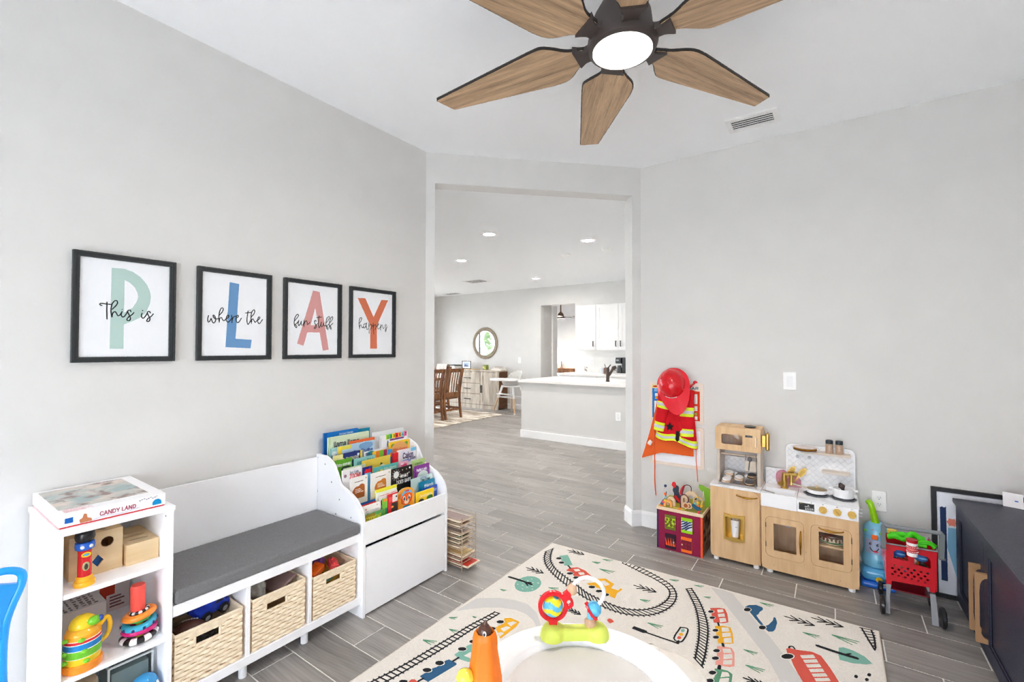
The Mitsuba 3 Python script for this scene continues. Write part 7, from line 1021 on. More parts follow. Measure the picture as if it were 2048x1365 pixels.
('dash','948,1270 949,1268 950,1266 949,1263 948,1260 945,1256 942,1253 938,1250 934,1248 930,1246 926,1245 922,1245 918,1245 916,1246 914,1247 913,1250 913,1252 914,1255 916,1258 919,1262 922,1265 926,1267 931,1269 935,1271 939,1272 943,1272 946,1271',[]),
('blk','945,1268 946,1266 946,1264 946,1262 944,1260 942,1257 940,1254 937,1252 933,1250 930,1249 926,1248 923,1247 921,1247 919,1248 917,1249 916,1251 917,1253 918,1256 919,1258 922,1261 924,1263 928,1265 931,1267 935,1268 938,1269 941,1269 943,1269',[])]
RUGT=[('798,2595 834,2511 894,2433 967,2372 1060,2318 1156,2275 1244,2239 1326,2218 1399,2210 1455,2210 1505,2223 1550,2247 1591,2281 1626,2337 1651,2412 1654,2498 1634,2572 1588,2635 1516,2677 1430,2715 1351,2740 1265,2754','812,2653 851,2559 897,2486 968,2420 1054,2373 1152,2327 1242,2282 1317,2265 1380,2255 1433,2252 1479,2261 1521,2283 1562,2320 1594,2371 1615,2445 1618,2510 1603,2564 1568,2606 1496,2648 1411,2678 1337,2705 1269,2728',62),
('1674,2641 1720,2556 1760,2476 1792,2388 1816,2303 1833,2219 1844,2138 1852,2069','1694,2662 1747,2576 1792,2488 1830,2394 1854,2309 1869,2217 1881,2122 1886,2038',30),
('940,1852 926,1777 907,1681 896,1576 882,1476 867,1366 849,1268 828,1181 809,1108','965,1853 954,1775 938,1682 928,1576 916,1466 900,1365 885,1265 867,1185 850,1111',34),
('2449,2756 2460,2708 2469,2666 2488,2589','2485,2762 2491,2722 2493,2675 2492,2608',8)]
RUGL=[('blk','794,2181 878,2185 945,2184',7),
('blk','899,2188 934,2162',4),
('blk','907,2186 932,2199',4),
('blk','2281,2476 2350,2472 2419,2474',8),
('blk','2381,2474 2399,2494',4),
('blk','1617,2127 1699,2129 1765,2133',4),
('blk','1741,2261 1775,2264 1775,2156 1739,2157 1741,2261',3),
('blk','1761,2150 1762,2131',5),
('blk','1009,2502 1037,2480',4),
('blk','1881,2402 1888,2381',4),
('blk','1930,2246 1935,2229',5),
('blk','1947,2082 1948,2064',6),
('blk','1014,1461 1018,1489',4),
('blk','980,1293 985,1314',4),
('blk','2176,2385 2179,2399 2190,2406 2198,2392',3),
('fir','905,2694 1022,2694',3),
('fir','814,2334 932,2333',3),
('fir','1422,2510 1546,2510',3),
('fir','1220,2090 1302,2080',3),
('fir','2140,2654 2264,2648',3),
('fir','2252,2718 2377,2714',3),
('fir','2040,2064 2121,2066',3),
('tuft','1145,2704 1208,2716',3),
('tuft','1109,2634 1155,2640',3),
('tuft','1184,2576 1274,2578',3),
('tuft','1042,2210 1093,2228',3),
('tuft','1043,2116 1088,2109',3),
('tuft','1499,2386 1547,2396',3),
('tuft','832,2041 867,2045',3),
('tuft','784,1682 819,1701',3),
('tuft','871,1759 893,1756',3),
('tuft','848,1614 891,1620',3),
('tuft','805,1486 867,1501',3),
('tuft','1566,2691 1616,2704',3),
('tuft','1700,2707 1747,2717',3),
('tuft','1771,2611 1804,2622',3),
('tuft','1500,2389 1548,2396',3),
('tuft','1602,2207 1669,2207',3),
('tuft','1108,2635 1155,2647',3),
('tuft','2025,2722 2087,2722',3),
('tuft','2222,2554 2286,2553',3),
('tuft','2333,2610 2431,2597',3),
('tuft','2014,2258 2066,2256',3),
('tuft','2036,2152 2104,2150',3)]
def QM(s): return [tuple(float(q) * 1e-3 for q in w.split(',')) for w in s.split()]
rk = thing('play_rug', 'cream play rug printed with train tracks, colourful trains and little trees', 'rug')
RP = Polygon([(.756, .30), (2.492, .30), (2.514, 2.772), (.766, 2.732)]); part(rk, 'pile', B().add(ext(RP, .0095, (0, 0, .0005), Xa, Ya)), 'm_rug')
part(rk, 'hem', B().add(tube(np.c_[np.array(RP.exterior.coords)[:, :2], np.full(5, .0055)][[0, 1, 2, 3]], .0052, 6, True), (198, 186, 172), True), 'matte')
INK = {'road': (200, 197, 194), 'teal': (124, 172, 158), 'red': (206, 90, 78), 'yel': (226, 168, 52), 'pink': (222, 152, 140), 'blue': (54, 92, 126), 'grn': (92, 142, 114), 'blk': (42, 43, 46), 'dash': (222, 217, 210)}
clip = RP.buffer(-.004)
def ink(b, poly, col, lay):
    poly = (poly if poly.is_valid else poly.buffer(0)).intersection(clip)
    for g in getattr(poly, 'geoms', [poly]):
        if g.geom_type == 'Polygon' and g.area > 1e-7:
            v, f = trimesh.creation.triangulate_polygon(g, engine='earcut'); v3 = np.c_[v, np.full(len(v), .0103 + .00025 * lay)]; n = np.cross(v3[f[0, 1]] - v3[f[0, 0]], v3[f[0, 2]] - v3[f[0, 0]])[2]; b.add((v3, f if n > 0 else f[:, ::-1]), INK[col])
groups = {k: B() for k in ('road', 'figures', 'track', 'trees')}
for c, o, hs in RUGP: ink(groups['road' if c == 'road' else 'figures'], Polygon(crv(QM(o), 3, True) if len(o) > 8 and c not in ('road',) and len(o) < 26 else QM(o), [QM(h) for h in hs]), c, 0 if c == 'road' else 1 + (c == 'dash') * 1 + (c == 'blk') * 2)
def resample(p, n):
    p = crv(p, 8); d = np.r_[0, np.cumsum(np.linalg.norm(np.diff(p, axis=0), axis=1))]; s = np.linspace(0, d[-1], n); return np.stack([np.interp(s, d, p[:, 0]), np.interp(s, d, p[:, 1])], 1)
for a, c, n in RUGT:
    A, C = resample(QM(a), n), resample(QM(c), n)
    for R_ in (A, C): ink(groups['track'], LineString(R_).buffer(.0036, cap_style=2), 'blk', 1)
    for p, q in zip(A, C): d = (q - p) * .26; ink(groups['track'], LineString([p - d, q + d]).buffer(.0030, cap_style=2), 'blk', 2)
for k, p, w in RUGL:
    p = np.array(QM(p))
    if k == 'blk': ink(groups['trees'], LineString(crv(p, 4)).buffer(w * .0011), 'blk', 4)
    elif k == 'fir':
        d = p[1] - p[0]; nrm = np.array([-d[1], d[0]]); ink(groups['trees'], LineString(p).buffer(.0034), 'blk', 3)
        for s, e in ((.50, .30), (.76, .28), (1.0, .28)):
            for sg in (-1, 1): ink(groups['trees'], LineString([p[0] + d * s, p[0] + d * (s - e) + nrm * sg * .20]).buffer(.0034), 'blk', 3)
    else:
        d = p[1] - p[0]; nrm = np.array([-d[1], d[0]])
        for sg, e in ((-.25, .8), (0, .95), (.22, 1.0)): tip = p[0] + d * e + nrm * sg; wv = nrm * .055; ink(groups['trees'], Polygon([p[0] - wv * .6, p[0] + wv * .6, tip + wv * .25, tip - wv * .25]).buffer(.0012), 'grn', 2)
for k, lb in (('road', 'pale grey printed road'), ('figures', 'printed trains, trucks and tree crowns'), ('track', 'black printed train tracks'), ('trees', 'black printed firs and green grass tufts')): labels[part(rk, 'print_' + k, groups[k], 'm_print')] = {'label': lb, 'kind': 'stuff'}
# ---- activity table in the foreground -----------------------------------------------------------
t = thing('activity_table', 'round white toddler activity table with a grey centre at the bottom of the photo', 'activity table'); c = (1.794, 1.11); zt = .43
part(t, 'ring_top', B().add(lathe([(.212, -.026), (.222, -.016), (.226, -.004), (.234, 0), (.296, 0), (.308, -.004), (.313, -.014), (.311, -.030), (.300, -.036), (.212, -.036), (.212, -.026)], (*c, zt), 72), (238, 238, 240), 35), 'gloss'); part(t, 'centre_disc', B().add(lathe([(.2118, -.034), (.2118, -.018), (.18, -.0195), (0, -.020)], (*c, zt), 56), (204, 200, 196), 40), 'satin', 'matte grey centre disc')
for a in (.6, 2.7, 4.8):
    p = lambda r, z: (c[0] + r * math.cos(a), c[1] + r * math.sin(a), z); part(t, 'leg', B().add(tube(crv([p(.262, zt - .034), p(.272, .30), p(.285, .12), p(.292, .0245)], 6), np.linspace(.030, .022, 19), 18), (238, 238, 240), True), 'gloss'); part(t, 'foot', B().add(lathe([(0, 0), (.028, 0), (.030, .006), (.024, .016), (0, .016)], p(.292, .0108), 24), (214, 210, 204), 40), 'satin')
lc = (1.885, 1.492); part(t, 'lower_platform', B().add(lathe([(0, .018), (.02, .020), (.03, .028), (.10, .030), (.130, .024), (.142, .012), (.140, 0), (.126, -.008), (0, -.008)], (*lc, .268), 48), (226, 222, 215), 40), 'gloss', 'lower rounded cream platform'); part(t, 'platform_post', B().add(lathe([(.05, .0105), (.045, .02), (.026, .05), (.024, .2595), (0, .2595)], (*lc, 0), 32), (232, 229, 222), 40), 'satin'); part(t, 'link_arm', B().add(rbox(1.84, 1.90, 1.36, 1.44, .385, .412, .01), (232, 229, 222), 40).add(tube([(1.87, 1.43, .40), (1.88, 1.46, .35), (1.885, 1.48, .29)], .018, 12), (232, 229, 222), True), 'satin')
# toy bar: green base, red ring with spinning ball, arch with beads, blue flower
t = thing('spinner_toy', 'toy bar with lime green base, red ring with striped ball, white arch and blue flower', 'toy'); LBp, RBp = np.array([1.613, 1.262]), np.array([1.727, 1.346]); zb = zt + .0004; u = (RBp - LBp) / np.linalg.norm(RBp - LBp); nn = np.array([-u[1], u[0]]); Ld = np.linalg.norm(RBp - LBp)
nu, nv = 60, 12; A = np.linspace(0, 2 * PI, nu + 1)[:-1]; rows = []
foot = np.array(unary_union([LineString([(0, 0), (Ld, 0)]).buffer(.023), Point(0, 0).buffer(.038), Point(Ld, 0).buffer(.038)]).buffer(.012).buffer(-.012).exterior.coords)[:-1]; foot = foot[np.r_[0:len(foot):2]]; n = len(foot); cen = np.stack([np.clip(foot[:, 0], 0, Ld), foot[:, 1] * 0], 1); bul = lambda x: .030 + .014 * np.exp(-(x / .03) ** 2) + .010 * np.exp(-((x - Ld) / .03) ** 2)
for ph in np.linspace(0, PI / 2, 9): s = math.cos(ph) ** .55; P2 = cen + (foot - cen) * s; rows.append(np.c_[P2, bul(P2[:, 0]) * math.sin(ph) ** .8])
G = np.array(rows); W3 = np.stack([LBp[0] + G[..., 0] * u[0] + G[..., 1] * nn[0], LBp[1] + G[..., 0] * u[1] + G[..., 1] * nn[1], zb + G[..., 2]], -1); W3 = np.concatenate([W3, W3[:, :1]], 1); v, f = gridmesh(W3); part(t, 'base', B().add((v, f[:, ::-1]), (208, 222, 96), True), 'satin', 'lime green peanut shaped base')
u3, w3 = np.array([u[0], u[1], 0]), Za; o3 = np.array([LBp[0] + .002 * u[0], LBp[1] + .002 * u[1], .527]); n3 = np.cross(u3, w3)
def ringp(poly, th, off=0, bev=0): return ext(poly, th, o3 - n3 * (th / 2 - off), u3, w3)
body = unary_union([Point(0, 0).buffer(.047), Point(.048, .010).buffer(.017), Polygon([(-.016, -.03), (.016, -.03), (.012, -.058), (-.012, -.058)]), Polygon([(.02, .03), (.052, .055), (.062, .042), (.04, .0)])]).buffer(.006).buffer(-.006).difference(Point(0, 0).buffer(.0345)).difference(affinity.scale(Point(.050, .012).buffer(.0085), .8, 1.0))
b = B()
for th, sh in ((.012, 0), (.017, .0022), (.020, .005)): b.add(ringp(body.buffer(-sh), th), (216, 30, 40))
part(t, 'red_ring', b, 'gloss', 'red ring frame with a small loop')
b = B(); bm = trimesh.creation.uv_sphere(.0315, count=[24, 36]); v = np.array(bm.vertices); zz = v[:, 2] + .006 * np.sin(v[:, 0] * 120); k = np.floor((zz + .0315) / .0158).astype(int); fcol = k[bm.faces[:, 0]] % 2
for q, cc in ((0, (90, 180, 214)), (1, (232, 216, 40))): b.add(place(trimesh.Trimesh(v, bm.faces[fcol == q], process=False), o3, u3, -n3), cc, True)
part(t, 'ball', b, 'gloss', 'yellow and blue striped ball'); ko = LBp + u * .062
part(t, 'wood_bead', B().add(tube([(ko[0] - .004, ko[1] - .003, .592), (ko[0], ko[1], .582), (ko[0] + .004, ko[1] + .003, .566)], [.012, .016, .012], 14), (206, 172, 140), True), 'satin', 'wooden peg')
ap = [(.064, .585), (.075, .602), (.098, .614), (.125, .612), (.150, .597), (.164, .572), (.160, .548), (.146, .530)]; part(t, 'arch', B().add(tube(crv([(LBp[0] + a * u[0], LBp[1] + a * u[1], z) for a, z in ap], 6), .0062, 12), (240, 240, 242), True), 'gloss', 'white arch tube')
fo = LBp + u * .128; ax = np.array([u[0] * .75, u[1] * .75 - .1, .55]); ax /= np.linalg.norm(ax); fc = np.array([fo[0], fo[1], .513]); a1, a2, _ = frame_of(ax); part(t, 'blue_cap', B().add(lathe([(.021, -.002), (.024, .006), (.021, .017), (.012, .025), (0, .028)], fc, 28, axis=ax), (90, 180, 222), 40), 'gloss', 'blue domed cap')
star = [((.030 if i % 2 == 0 else .0245) * math.cos(i * PI / 11), (.030 if i % 2 == 0 else .0245) * math.sin(i * PI / 11)) for i in range(22)]; part(t, 'red_gear', B().add(ext(Polygon(star), .007, fc - ax * .009, a1, np.cross(ax, a1)), (214, 30, 44)), 'gloss', 'red toothed wheel'); part(t, 'wood_bead', B().add(lathe([(0, 0), (.014, .0), (.0185, .008), (.0185, .018), (.012, .026), (0, .027)], (fo[0] - .006, fo[1] - .004, .462), 24), (198, 164, 132), 40), 'satin'); part(t, 'blue_neck', B().add(cyl((fo[0] - .006, fo[1] - .004, .488), fc - ax * .008, .011), (110, 190, 226), 40), 'gloss')
t = thing('orange_cone_toy', 'orange toy cone with a brown bird head on the white table ring', 'toy'); cn = np.array([1.556, .992, zt + .0004]); ce = [(-.038, 0), (-.046, .02)]
def rsec(rx, ry, z, k=8): a = np.arange(40) * 2 * PI / 40; m = 1 - .045 * np.cos(6 * a); return np.stack([cn[0] + rx * m * np.cos(a), cn[1] + ry * m * np.sin(a), np.full(40, cn[2] + z)], 1)
secs = np.array([rsec(.047, .044, 0), rsec(.046, .043, .012), rsec(.040, .038, .05), rsec(.034, .033, .09), rsec(.033, .032, .115), rsec(.030, .029, .128), rsec(.025, .024, .134), rsec(.022, .021, .130), rsec(.021, .020, .11)]); secs = np.concatenate([secs, secs[:, :1]], 1); v, f = gridmesh(secs); part(t, 'cone', B().add((v, f[:, ::-1]), (240, 120, 26), 50), 'satin')
hd = cn + [.002, -.004, .134]; m = ball((0, 0, 0), (.0185, .0185, .022), 3); v = np.array(m.vertices); v[:, 2] += np.clip(v[:, 2], 0, 1) * 0; m.vertices = v + hd; part(t, 'bird_head', B().add(m, (84, 52, 40), True).add(tube([hd + [0, 0, .016], hd + [.004, -.002, .026], hd + [.006, -.002, .036]], [.010, .006, .0005], 12), (84, 52, 40), True), 'gloss', 'glossy brown head'); b = B(); b.add(ball(hd + [.011, -.014, .004], (.0055, .0045, .0075)), (236, 232, 230), True); b.add(ball(hd + [.0125, -.0172, .0045], (.003, .0025, .0045)), (24, 20, 22), True); part(t, 'eye', b, 'gloss')
part(t, 'yellow_knob', B().add(lathe([(0, -.022), (.014, -.020), (.022, -.008), (.024, .004), (.019, .016), (.008, .022), (0, .0215)], (1.528, .942, .447 + .006), 28), (232, 232, 84), 40).add(tube([(1.53, .95, .45), (1.55, .985, .45)], .008, 10), (232, 232, 84), True), 'gloss', 'pale yellow knob')
# ---- the open kitchen and dining space beyond the opening ---------------------------------------
t = thing('kitchen_island', 'long white kitchen island with a pale quartz top seen through the opening', 'kitchen island'); ix0, ix1, iy0, iy1, it = -1.535, 1.9, 5.775, 6.86, .872
part(t, 'half_wall', B().add(bx(ix0, ix1, iy0, iy0 + .11, 0, it - .034)), 'm_wall'); part(t, 'cabinet_body', B().add(bx(ix0 + .002, ix1 - .002, iy0 + .1102, iy1 - .02, 0, it - .034), (240, 240, 240)), 'm_trim')
top = sbox(ix0 - .03, iy0 - .045, ix1 + .03, iy1).difference(sbox(-.72, 6.34, .12, 6.74)); part(t, 'countertop', B().add(ext(top, .032, (0, 0, it - .032), Xa, Ya)), 'm_quartz'); b = B()
for x0, x1, y0, y1 in ((ix0 - .014, ix1, iy0 - .014, iy0 - .0002), (ix0 - .014, ix0 - .0002, iy0, iy1 - .05)): b.add(bx(x0, x1, y0, y1, 0, .115, .004))
part(t, 'baseboard', b, 'm_trim'); b = B().add(bx(-.72, .12, 6.34, 6.36, .68, it - .034)).add(bx(-.72, .12, 6.72, 6.74, .68, it - .034)).add(bx(-.72, -.70, 6.36, 6.72, .68, it - .034)).add(bx(.10, .12, 6.36, 6.72, .68, it - .034)).add(bx(-.70, .10, 6.36, 6.72, .68, .69)); b.c = [np.tile(lin((150, 108, 78)), (len(v), 1)) for v in b.v]; part(t, 'sink_basin', b, 'satin', 'copper brown sink')
plate('power_outlet', 'white outlet on the front of the kitchen island', 'outlet', -.018, .055, .388, .502, iy0 - .0005, 'socket')
t = thing('kitchen_faucet', 'dark bronze kitchen faucet standing on the island', 'faucet'); fx_, fy_ = -.31, 6.195; part(t, 'column', B().add(lathe([(0, 0), (.03, 0), (.03, .012), (.024, .016), (.024, .185), (.02, .198), (0, .2)], (fx_, fy_, it + .0004), 24), (70, 58, 54), 35), 'm_bronze'); part(t, 'spout', B().add(tube([(fx_ + .02, fy_, it + .09), (fx_ + .06, fy_ + .01, it + .16), (fx_ + .082, fy_ + .015, it + .195)], [.018, .018, .024], 14), (70, 58, 54), True).add(ball((fx_ + .092, fy_ + .017, it + .205), (.034, .03, .026)), (70, 58, 54), True), 'm_bronze'); part(t, 'lever', B().add(tube([(fx_, fy_, it + .19), (fx_ + .02, fy_, it + .215), (fx_ + .045, fy_, it + .245)], [.010, .008, .007], 10), (70, 58, 54), True), 'm_bronze')
# back kitchen wall
def shaker(t, x0, x1, z0, z1, y, hx=None, hz=None, name='door'):
    k = part(t, name, B().add(ext(sbox(x0, z0, x1, z1).difference(sbox(x0 + .065, z0 + .065, x1 - .065, z1 - .065)), .02, (0, y, 0), Xa, Za), (232, 229, 224)), 'm_trim'); part(k, 'panel', B().add(bx(x0 + .065, x1 - .065, y - .012, y - .004, z0 + .065, z1 - .065), (232, 229, 224)), 'm_trim')
    if hx: part(k, 'handle', B().add(bx(hx - .007, hx + .007, y - .052, y - .040, hz, hz + .105)).add(bx(hx - .006, hx + .006, y - .040, y - .0201, hz, hz + .012)).add(bx(hx - .006, hx + .006, y - .040, y - .0201, hz + .093, hz + .105)), 'm_black', 'dark bar handle')
cy = 8.05
for n, (x0, x1, ds) in enumerate(((-1.765, -1.338, [(-1.760, -1.343, -1.385)]), (-1.334, -.43, [(-1.329, -.885, -.928), (-.879, -.435, -.836)]), (-.426, .48, [(-.421, .024, -.02), (.030, .475, .074)]))):
    t = thing('upper_cabinet', ('single door white upper cabinet beside the doorway', 'white two door upper cabinet above the coffee maker', 'white upper cabinet mostly hidden behind the right jamb')[n], 'kitchen cabinet', 'white upper kitchen cabinets'); part(t, 'case', B().add(bx(x0, x1, cy + .002, FY - .002, 1.322, 2.20), (232, 229, 224)), 'm_trim')
    for a, c, hx in ds: shaker(t, a, c, 1.34, 2.195, cy, hx, 1.395)
ly = 7.78
for n, (x0, x1) in enumerate(((-2.0, -1.2), (-1.196, -.4), (-.396, .48))):
    t = thing('lower_cabinet', ('leftmost white lower kitchen cabinet, next to the doorway', 'white lower kitchen cabinet below the coffee maker', 'white lower kitchen cabinet hidden toward the right')[n], 'kitchen cabinet', 'white lower kitchen cabinets'); part(t, 'case', B().add(bx(x0, x1, ly + .002, FY - .002, .0, .838), (232, 229, 224)), 'm_trim'); shaker(t, x0 + .004, x1 - .004, .10, .64, ly, name='door'); k = part(t, 'drawer', B().add(bx(x0 + .004, x1 - .004, ly - .02, ly, .66, .83, .003), (232, 229, 224)), 'm_trim'); part(k, 'knob', B().add(ball(((x0 + x1) / 2, ly - .034, .745), .014), (70, 66, 64), True), 'satin')
solo('back_counter', 'pale quartz counter along the far kitchen wall', 'countertop', B().add(bx(-2.03, .52, ly - .03, FY - .002, .8384, .872, .003)), 'm_quartz'); bc = .8724
solo('backsplash', 'white backsplash panel between the far counter and upper cabinets', 'backsplash', B().add(bx(-1.94, .5, FY - .012, FY - .0025, bc + .0003, 1.3215), (238, 238, 236)), 'gloss')
for x, l in ((-1.566, 'left outlet on the kitchen backsplash'), (-1.12, 'right outlet on the kitchen backsplash beside the coffee maker')): plate('power_outlet', l, 'outlet', x - .036, x + .036, 1.06, 1.175, FY - .0125, 'socket')
plate('wall_switch', 'narrow white wall switch between the mirror and the doorway', 'light switch', -3.37, -3.29, 1.03, 1.155, FY - .0005, 'rocker')
t = thing('coffee_maker', 'black and chrome coffee maker on the far kitchen counter', 'coffee maker'); x0, x1, y0 = -.945, -.73, 8.02; part(t, 'base', B().add(bx(x0, x1, y0, 8.30, bc, bc + .030, .004), (190, 190, 192)), 'm_steel'); part(t, 'back_column', B().add(bx(x0 + .105, x1, y0 + .06, 8.30, bc + .0302, bc + .315, .006), (34, 38, 38)), 'gloss'); part(t, 'brew_head', B().add(bx(x0 + .004, x0 + .104, y0 + .01, 8.28, bc + .205, bc + .315, .006), (30, 34, 36)), 'gloss'); part(t, 'display', B().add(bx(x0 + .02, x0 + .07, y0 + .0085, y0 + .0095, bc + .25, bc + .28), (150, 158, 160)), 'gloss')
part(t, 'carafe', B().add(lathe([(0, 0), (.046, .001), (.052, .02), (.050, .08), (.036, .115), (.036, .14), (0, .14)], (x0 + .052, y0 + .075, bc + .0305), 28), (70, 72, 74), 40), 'gloss'); part(t, 'carafe_handle', B().add(tube(crv([(x0 - .01, y0 + .06, bc + .16), (x0 - .035, y0 + .05, bc + .13), (x0 - .02, y0 + .055, bc + .07)], 5), .008, 8), (30, 32, 34), True), 'gloss')
t = thing('counter_frame', 'small framed floral picture leaning on the far kitchen counter', 'picture'); part(t, 'frame', B().add(bx(-1.655, -1.545, 8.16, 8.175, bc, bc + .15, .002), (232, 228, 222)), 'satin'); b = B(); r2 = random.Random(4)
for i in range(16): b.add(ext(affinity.rotate(affinity.scale(Point(0, 0).buffer(1, quad_segs=4), .013, .006), r2.random() * 180), .0006, (-1.63 + .06 * r2.random(), 8.1596, bc + .035 + .09 * r2.random()), Xa, Za), (120, 96, 86))
part(t, 'print', b, 'matte')
solo('glass_jar', 'pale glass jar on the far kitchen counter beside the brown canister', 'jar', B().add(lathe([(0, 0), (.045, 0), (.047, .01), (.047, .10), (.042, .11), (0, .112)], (-1.27, 8.17, bc), 24), (206, 210, 216), 40), 'gloss'); t = thing('brown_canister', 'brown patterned utensil canister on the far kitchen counter', 'canister'); part(t, 'canister', B().add(bx(-1.215, -1.14, 8.13, 8.205, bc, bc + .12, .006), (110, 80, 66)), 'satin'); part(t, 'utensil', B().add(cyl((-1.19, 8.16, bc + .12), (-1.215, 8.15, bc + .19), .005), (60, 54, 50), 40), 'satin')
# mirror
t = thing('round_mirror', 'round wall mirror in a wide weathered grey wood frame above the sideboard', 'mirror'); mc = (-4.306, FY - .001, 1.482); part(t, 'frame', B().add(lathe([(.292, 0), (.292, .014), (.305, .022), (.32, .018), (.338, .030), (.362, .026), (.374, .012), (.374, 0)], mc, 72, axis=(0, -1, 0)), (146, 134, 116), 30), 'satin'); b = B()
for a in np.arange(60) * 2 * PI / 60: b.add(ball((mc[0] + .322 * math.cos(a), mc[1] - .021, mc[2] + .322 * math.sin(a)), .009, 1), (176, 166, 150), True)
labels[part(t, 'bead_ring', b, 'satin')] = {'kind': 'stuff', 'label': 'ring of small wooden beads'}; m = lathe([(0, .008), (.293, .008)], mc, 72, axis=(0, -1, 0)); m.faces = m.faces if m.face_normals[0][1] < 0 else m.faces[:, ::-1]; part(t, 'glass', B().add(m), 'm_mirror')
# sideboard
t = thing('sideboard', 'weathered grey wood sideboard with three drawers and dark handles under the mirror', 'sideboard'); sx0, sx1, sy, sb, sz = -5.30, -3.645, 8.0, 8.355, .868; E_ = (0, 0, 0)
part(t, 'case', B().add(bx(sx0 + .03, sx1 - .03, sy + .02, sb, .03, sz - .03)), 'm_side'); part(t, 'top', B().add(bx(sx0, sx1 + .01, sy - .01, sb, sz - .0298, sz, .003)), 'm_side'); part(t, 'end_panel', B().add(bx(sx1 - .0298, sx1, sy + .04, sb, .02, sz - .03)), 'm_sideend', 'dark brown end panel'); part(t, 'plinth', B().add(bx(sx0, sx1, sy - .004, sy + .0198, 0, .085)), 'm_side')
for x0, x1 in ((sx0, sx0 + .045), (sx1 - .06, sx1)): part(t, 'stile', B().add(bx(x0, x1, sy - .004, sy + .038, .0852, sz - .03)), 'm_side')
for z0, z1 in ((.095, .318), (.332, .555), (.568, .800)):
    k = part(t, 'drawer', B().add(bx(-4.80, -4.158, sy - .002, sy + .0195, z0, z1, .003)), 'm_side'); zc = (z0 + z1) / 2; part(k, 'handle', B().add(bx(-4.61, -4.42, sy - .036, sy - .026, zc - .008, zc + .008)).add(bx(-4.60, -4.585, sy - .026, sy - .0021, zc - .006, zc + .006)).add(bx(-4.445, -4.43, sy - .026, sy - .0021, zc - .006, zc + .006)), 'm_black')
for x0, x1, hx in ((-4.145, -3.71, -4.116), (-5.25, -4.81, -4.84)):
    k = part(t, 'door', B().add(ext(sbox(x0, .095, x1, .805).difference(sbox(x0 + .06, .155, x1 - .06, .745)), .0195, (0, sy + .0193, 0), Xa, Za)), 'm_side'); part(k, 'panel', B().add(bx(x0 + .06, x1 - .06, sy + .008, sy + .019, .155, .745)), 'm_side'); part(k, 'handle', B().add(ext(sbox(hx - .022, .36, hx + .022, .525).difference(sbox(hx - .012, .372, hx + .012, .513)), .014, (0, sy - .0003, 0), Xa, Za)), 'm_black')
st_ = sz + .0004
t = thing('photo_frame', 'black framed photo with white mat standing on the sideboard', 'photo frame'); fu = np.array([.97, -.24, 0]); fo_ = (-4.83, 8.17, st_ + .012); part(t, 'frame', B().add(ext(sbox(0, 0, .345, .185).difference(sbox(.014, .014, .331, .171)), .012, fo_, fu, Za), (36, 34, 36)), 'satin'); part(t, 'photo', B().add(ext(sbox(.014, .014, .331, .171), .005, fo_, fu, Za), (240, 240, 242)).add(ext(sbox(.07, .045, .27, .145), .0005, np.add(fo_, np.cross(fu, Za) * .0051), fu, Za), (150, 170, 210)).add(ext(Polygon(crv([(.08, .05), (.09, .09), (.13, .11), (.18, .085), (.22, .09), (.24, .05)], 4)), .0005, np.add(fo_, np.cross(fu, Za) * .0057), fu, Za), (70, 78, 100)), 'satin')
solo('wood_tray', 'thin wooden board under the photo frame on the sideboard', 'tray', B().add(bx(-4.86, -4.36, 8.05, 8.26, st_, st_ + .011, .003)), 'm_board')
solo('green_candle', 'small green and gold patterned candle jar on the sideboard', 'candle', B().add(bx(-4.165, -4.058, 8.10, 8.20, st_, st_ + .115, .01), (120, 136, 60)).add(bx(-4.15, -4.11, 8.0995, 8.1, st_ + .03, st_ + .08), (214, 190, 70)).add(bx(-4.10, -4.07, 8.0995, 8.1, st_ + .015, st_ + .06), (206, 180, 64)), 'gloss')
for i, (x0, x1, z0, z1, c, l) in enumerate(((-3.88, -3.60, 0, .024, (226, 222, 216), 'white book at the bottom of the stack on the sideboard'), (-3.87, -3.61, .0243, .046, (206, 200, 194), 'pale grey book in the middle of the stack on the sideboard'), (-3.85, -3.66, .0463, .072, (112, 84, 74), 'brown book on top of the stack on the sideboard'))):
    k = thing('decor_book', l, 'book', 'books stacked on the sideboard'); part(k, 'cover', B().add(bx(x0, x1, 8.06, 8.24, st_ + z0, st_ + z0 + .003)).add(bx(x0, x1, 8.06, 8.24, st_ + z1 - .003, st_ + z1)).add(bx(x0, x0 + .003, 8.06, 8.24, st_ + z0 + .003, st_ + z1 - .003)), 'satin'); q = scene[list(scene)[-1]]; b = B().add(bx(x0, x1, 8.06, 8.24, st_ + z0, st_ + z0 + .003), c).add(bx(x0, x1, 8.06, 8.24, st_ + z1 - .003, st_ + z1), c).add(bx(x0, x0 + .003, 8.06, 8.24, st_ + z0 + .003, st_ + z1 - .003), c); put(k + '__cover', b, 'satin'); part(k, 'pages', B().add(bx(x0 + .0032, x1 - .004, 8.064, 8.236, st_ + z0 + .0032, st_ + z1 - .0032), (236, 232, 224)), 'matte')
t = thing('record_box', 'white box with a dark grey lid at the left end of the sideboard', 'box'); part(t, 'box', B().add(bx(-5.25, -4.98, 8.06, 8.30, st_, st_ + .075, .004), (226, 224, 220)), 'satin'); part(t, 'lid', B().add(bx(-5.26, -4.97, 8.05, 8.31, st_ + .0753, st_ + .098, .004), (70, 70, 66)), 'satin')
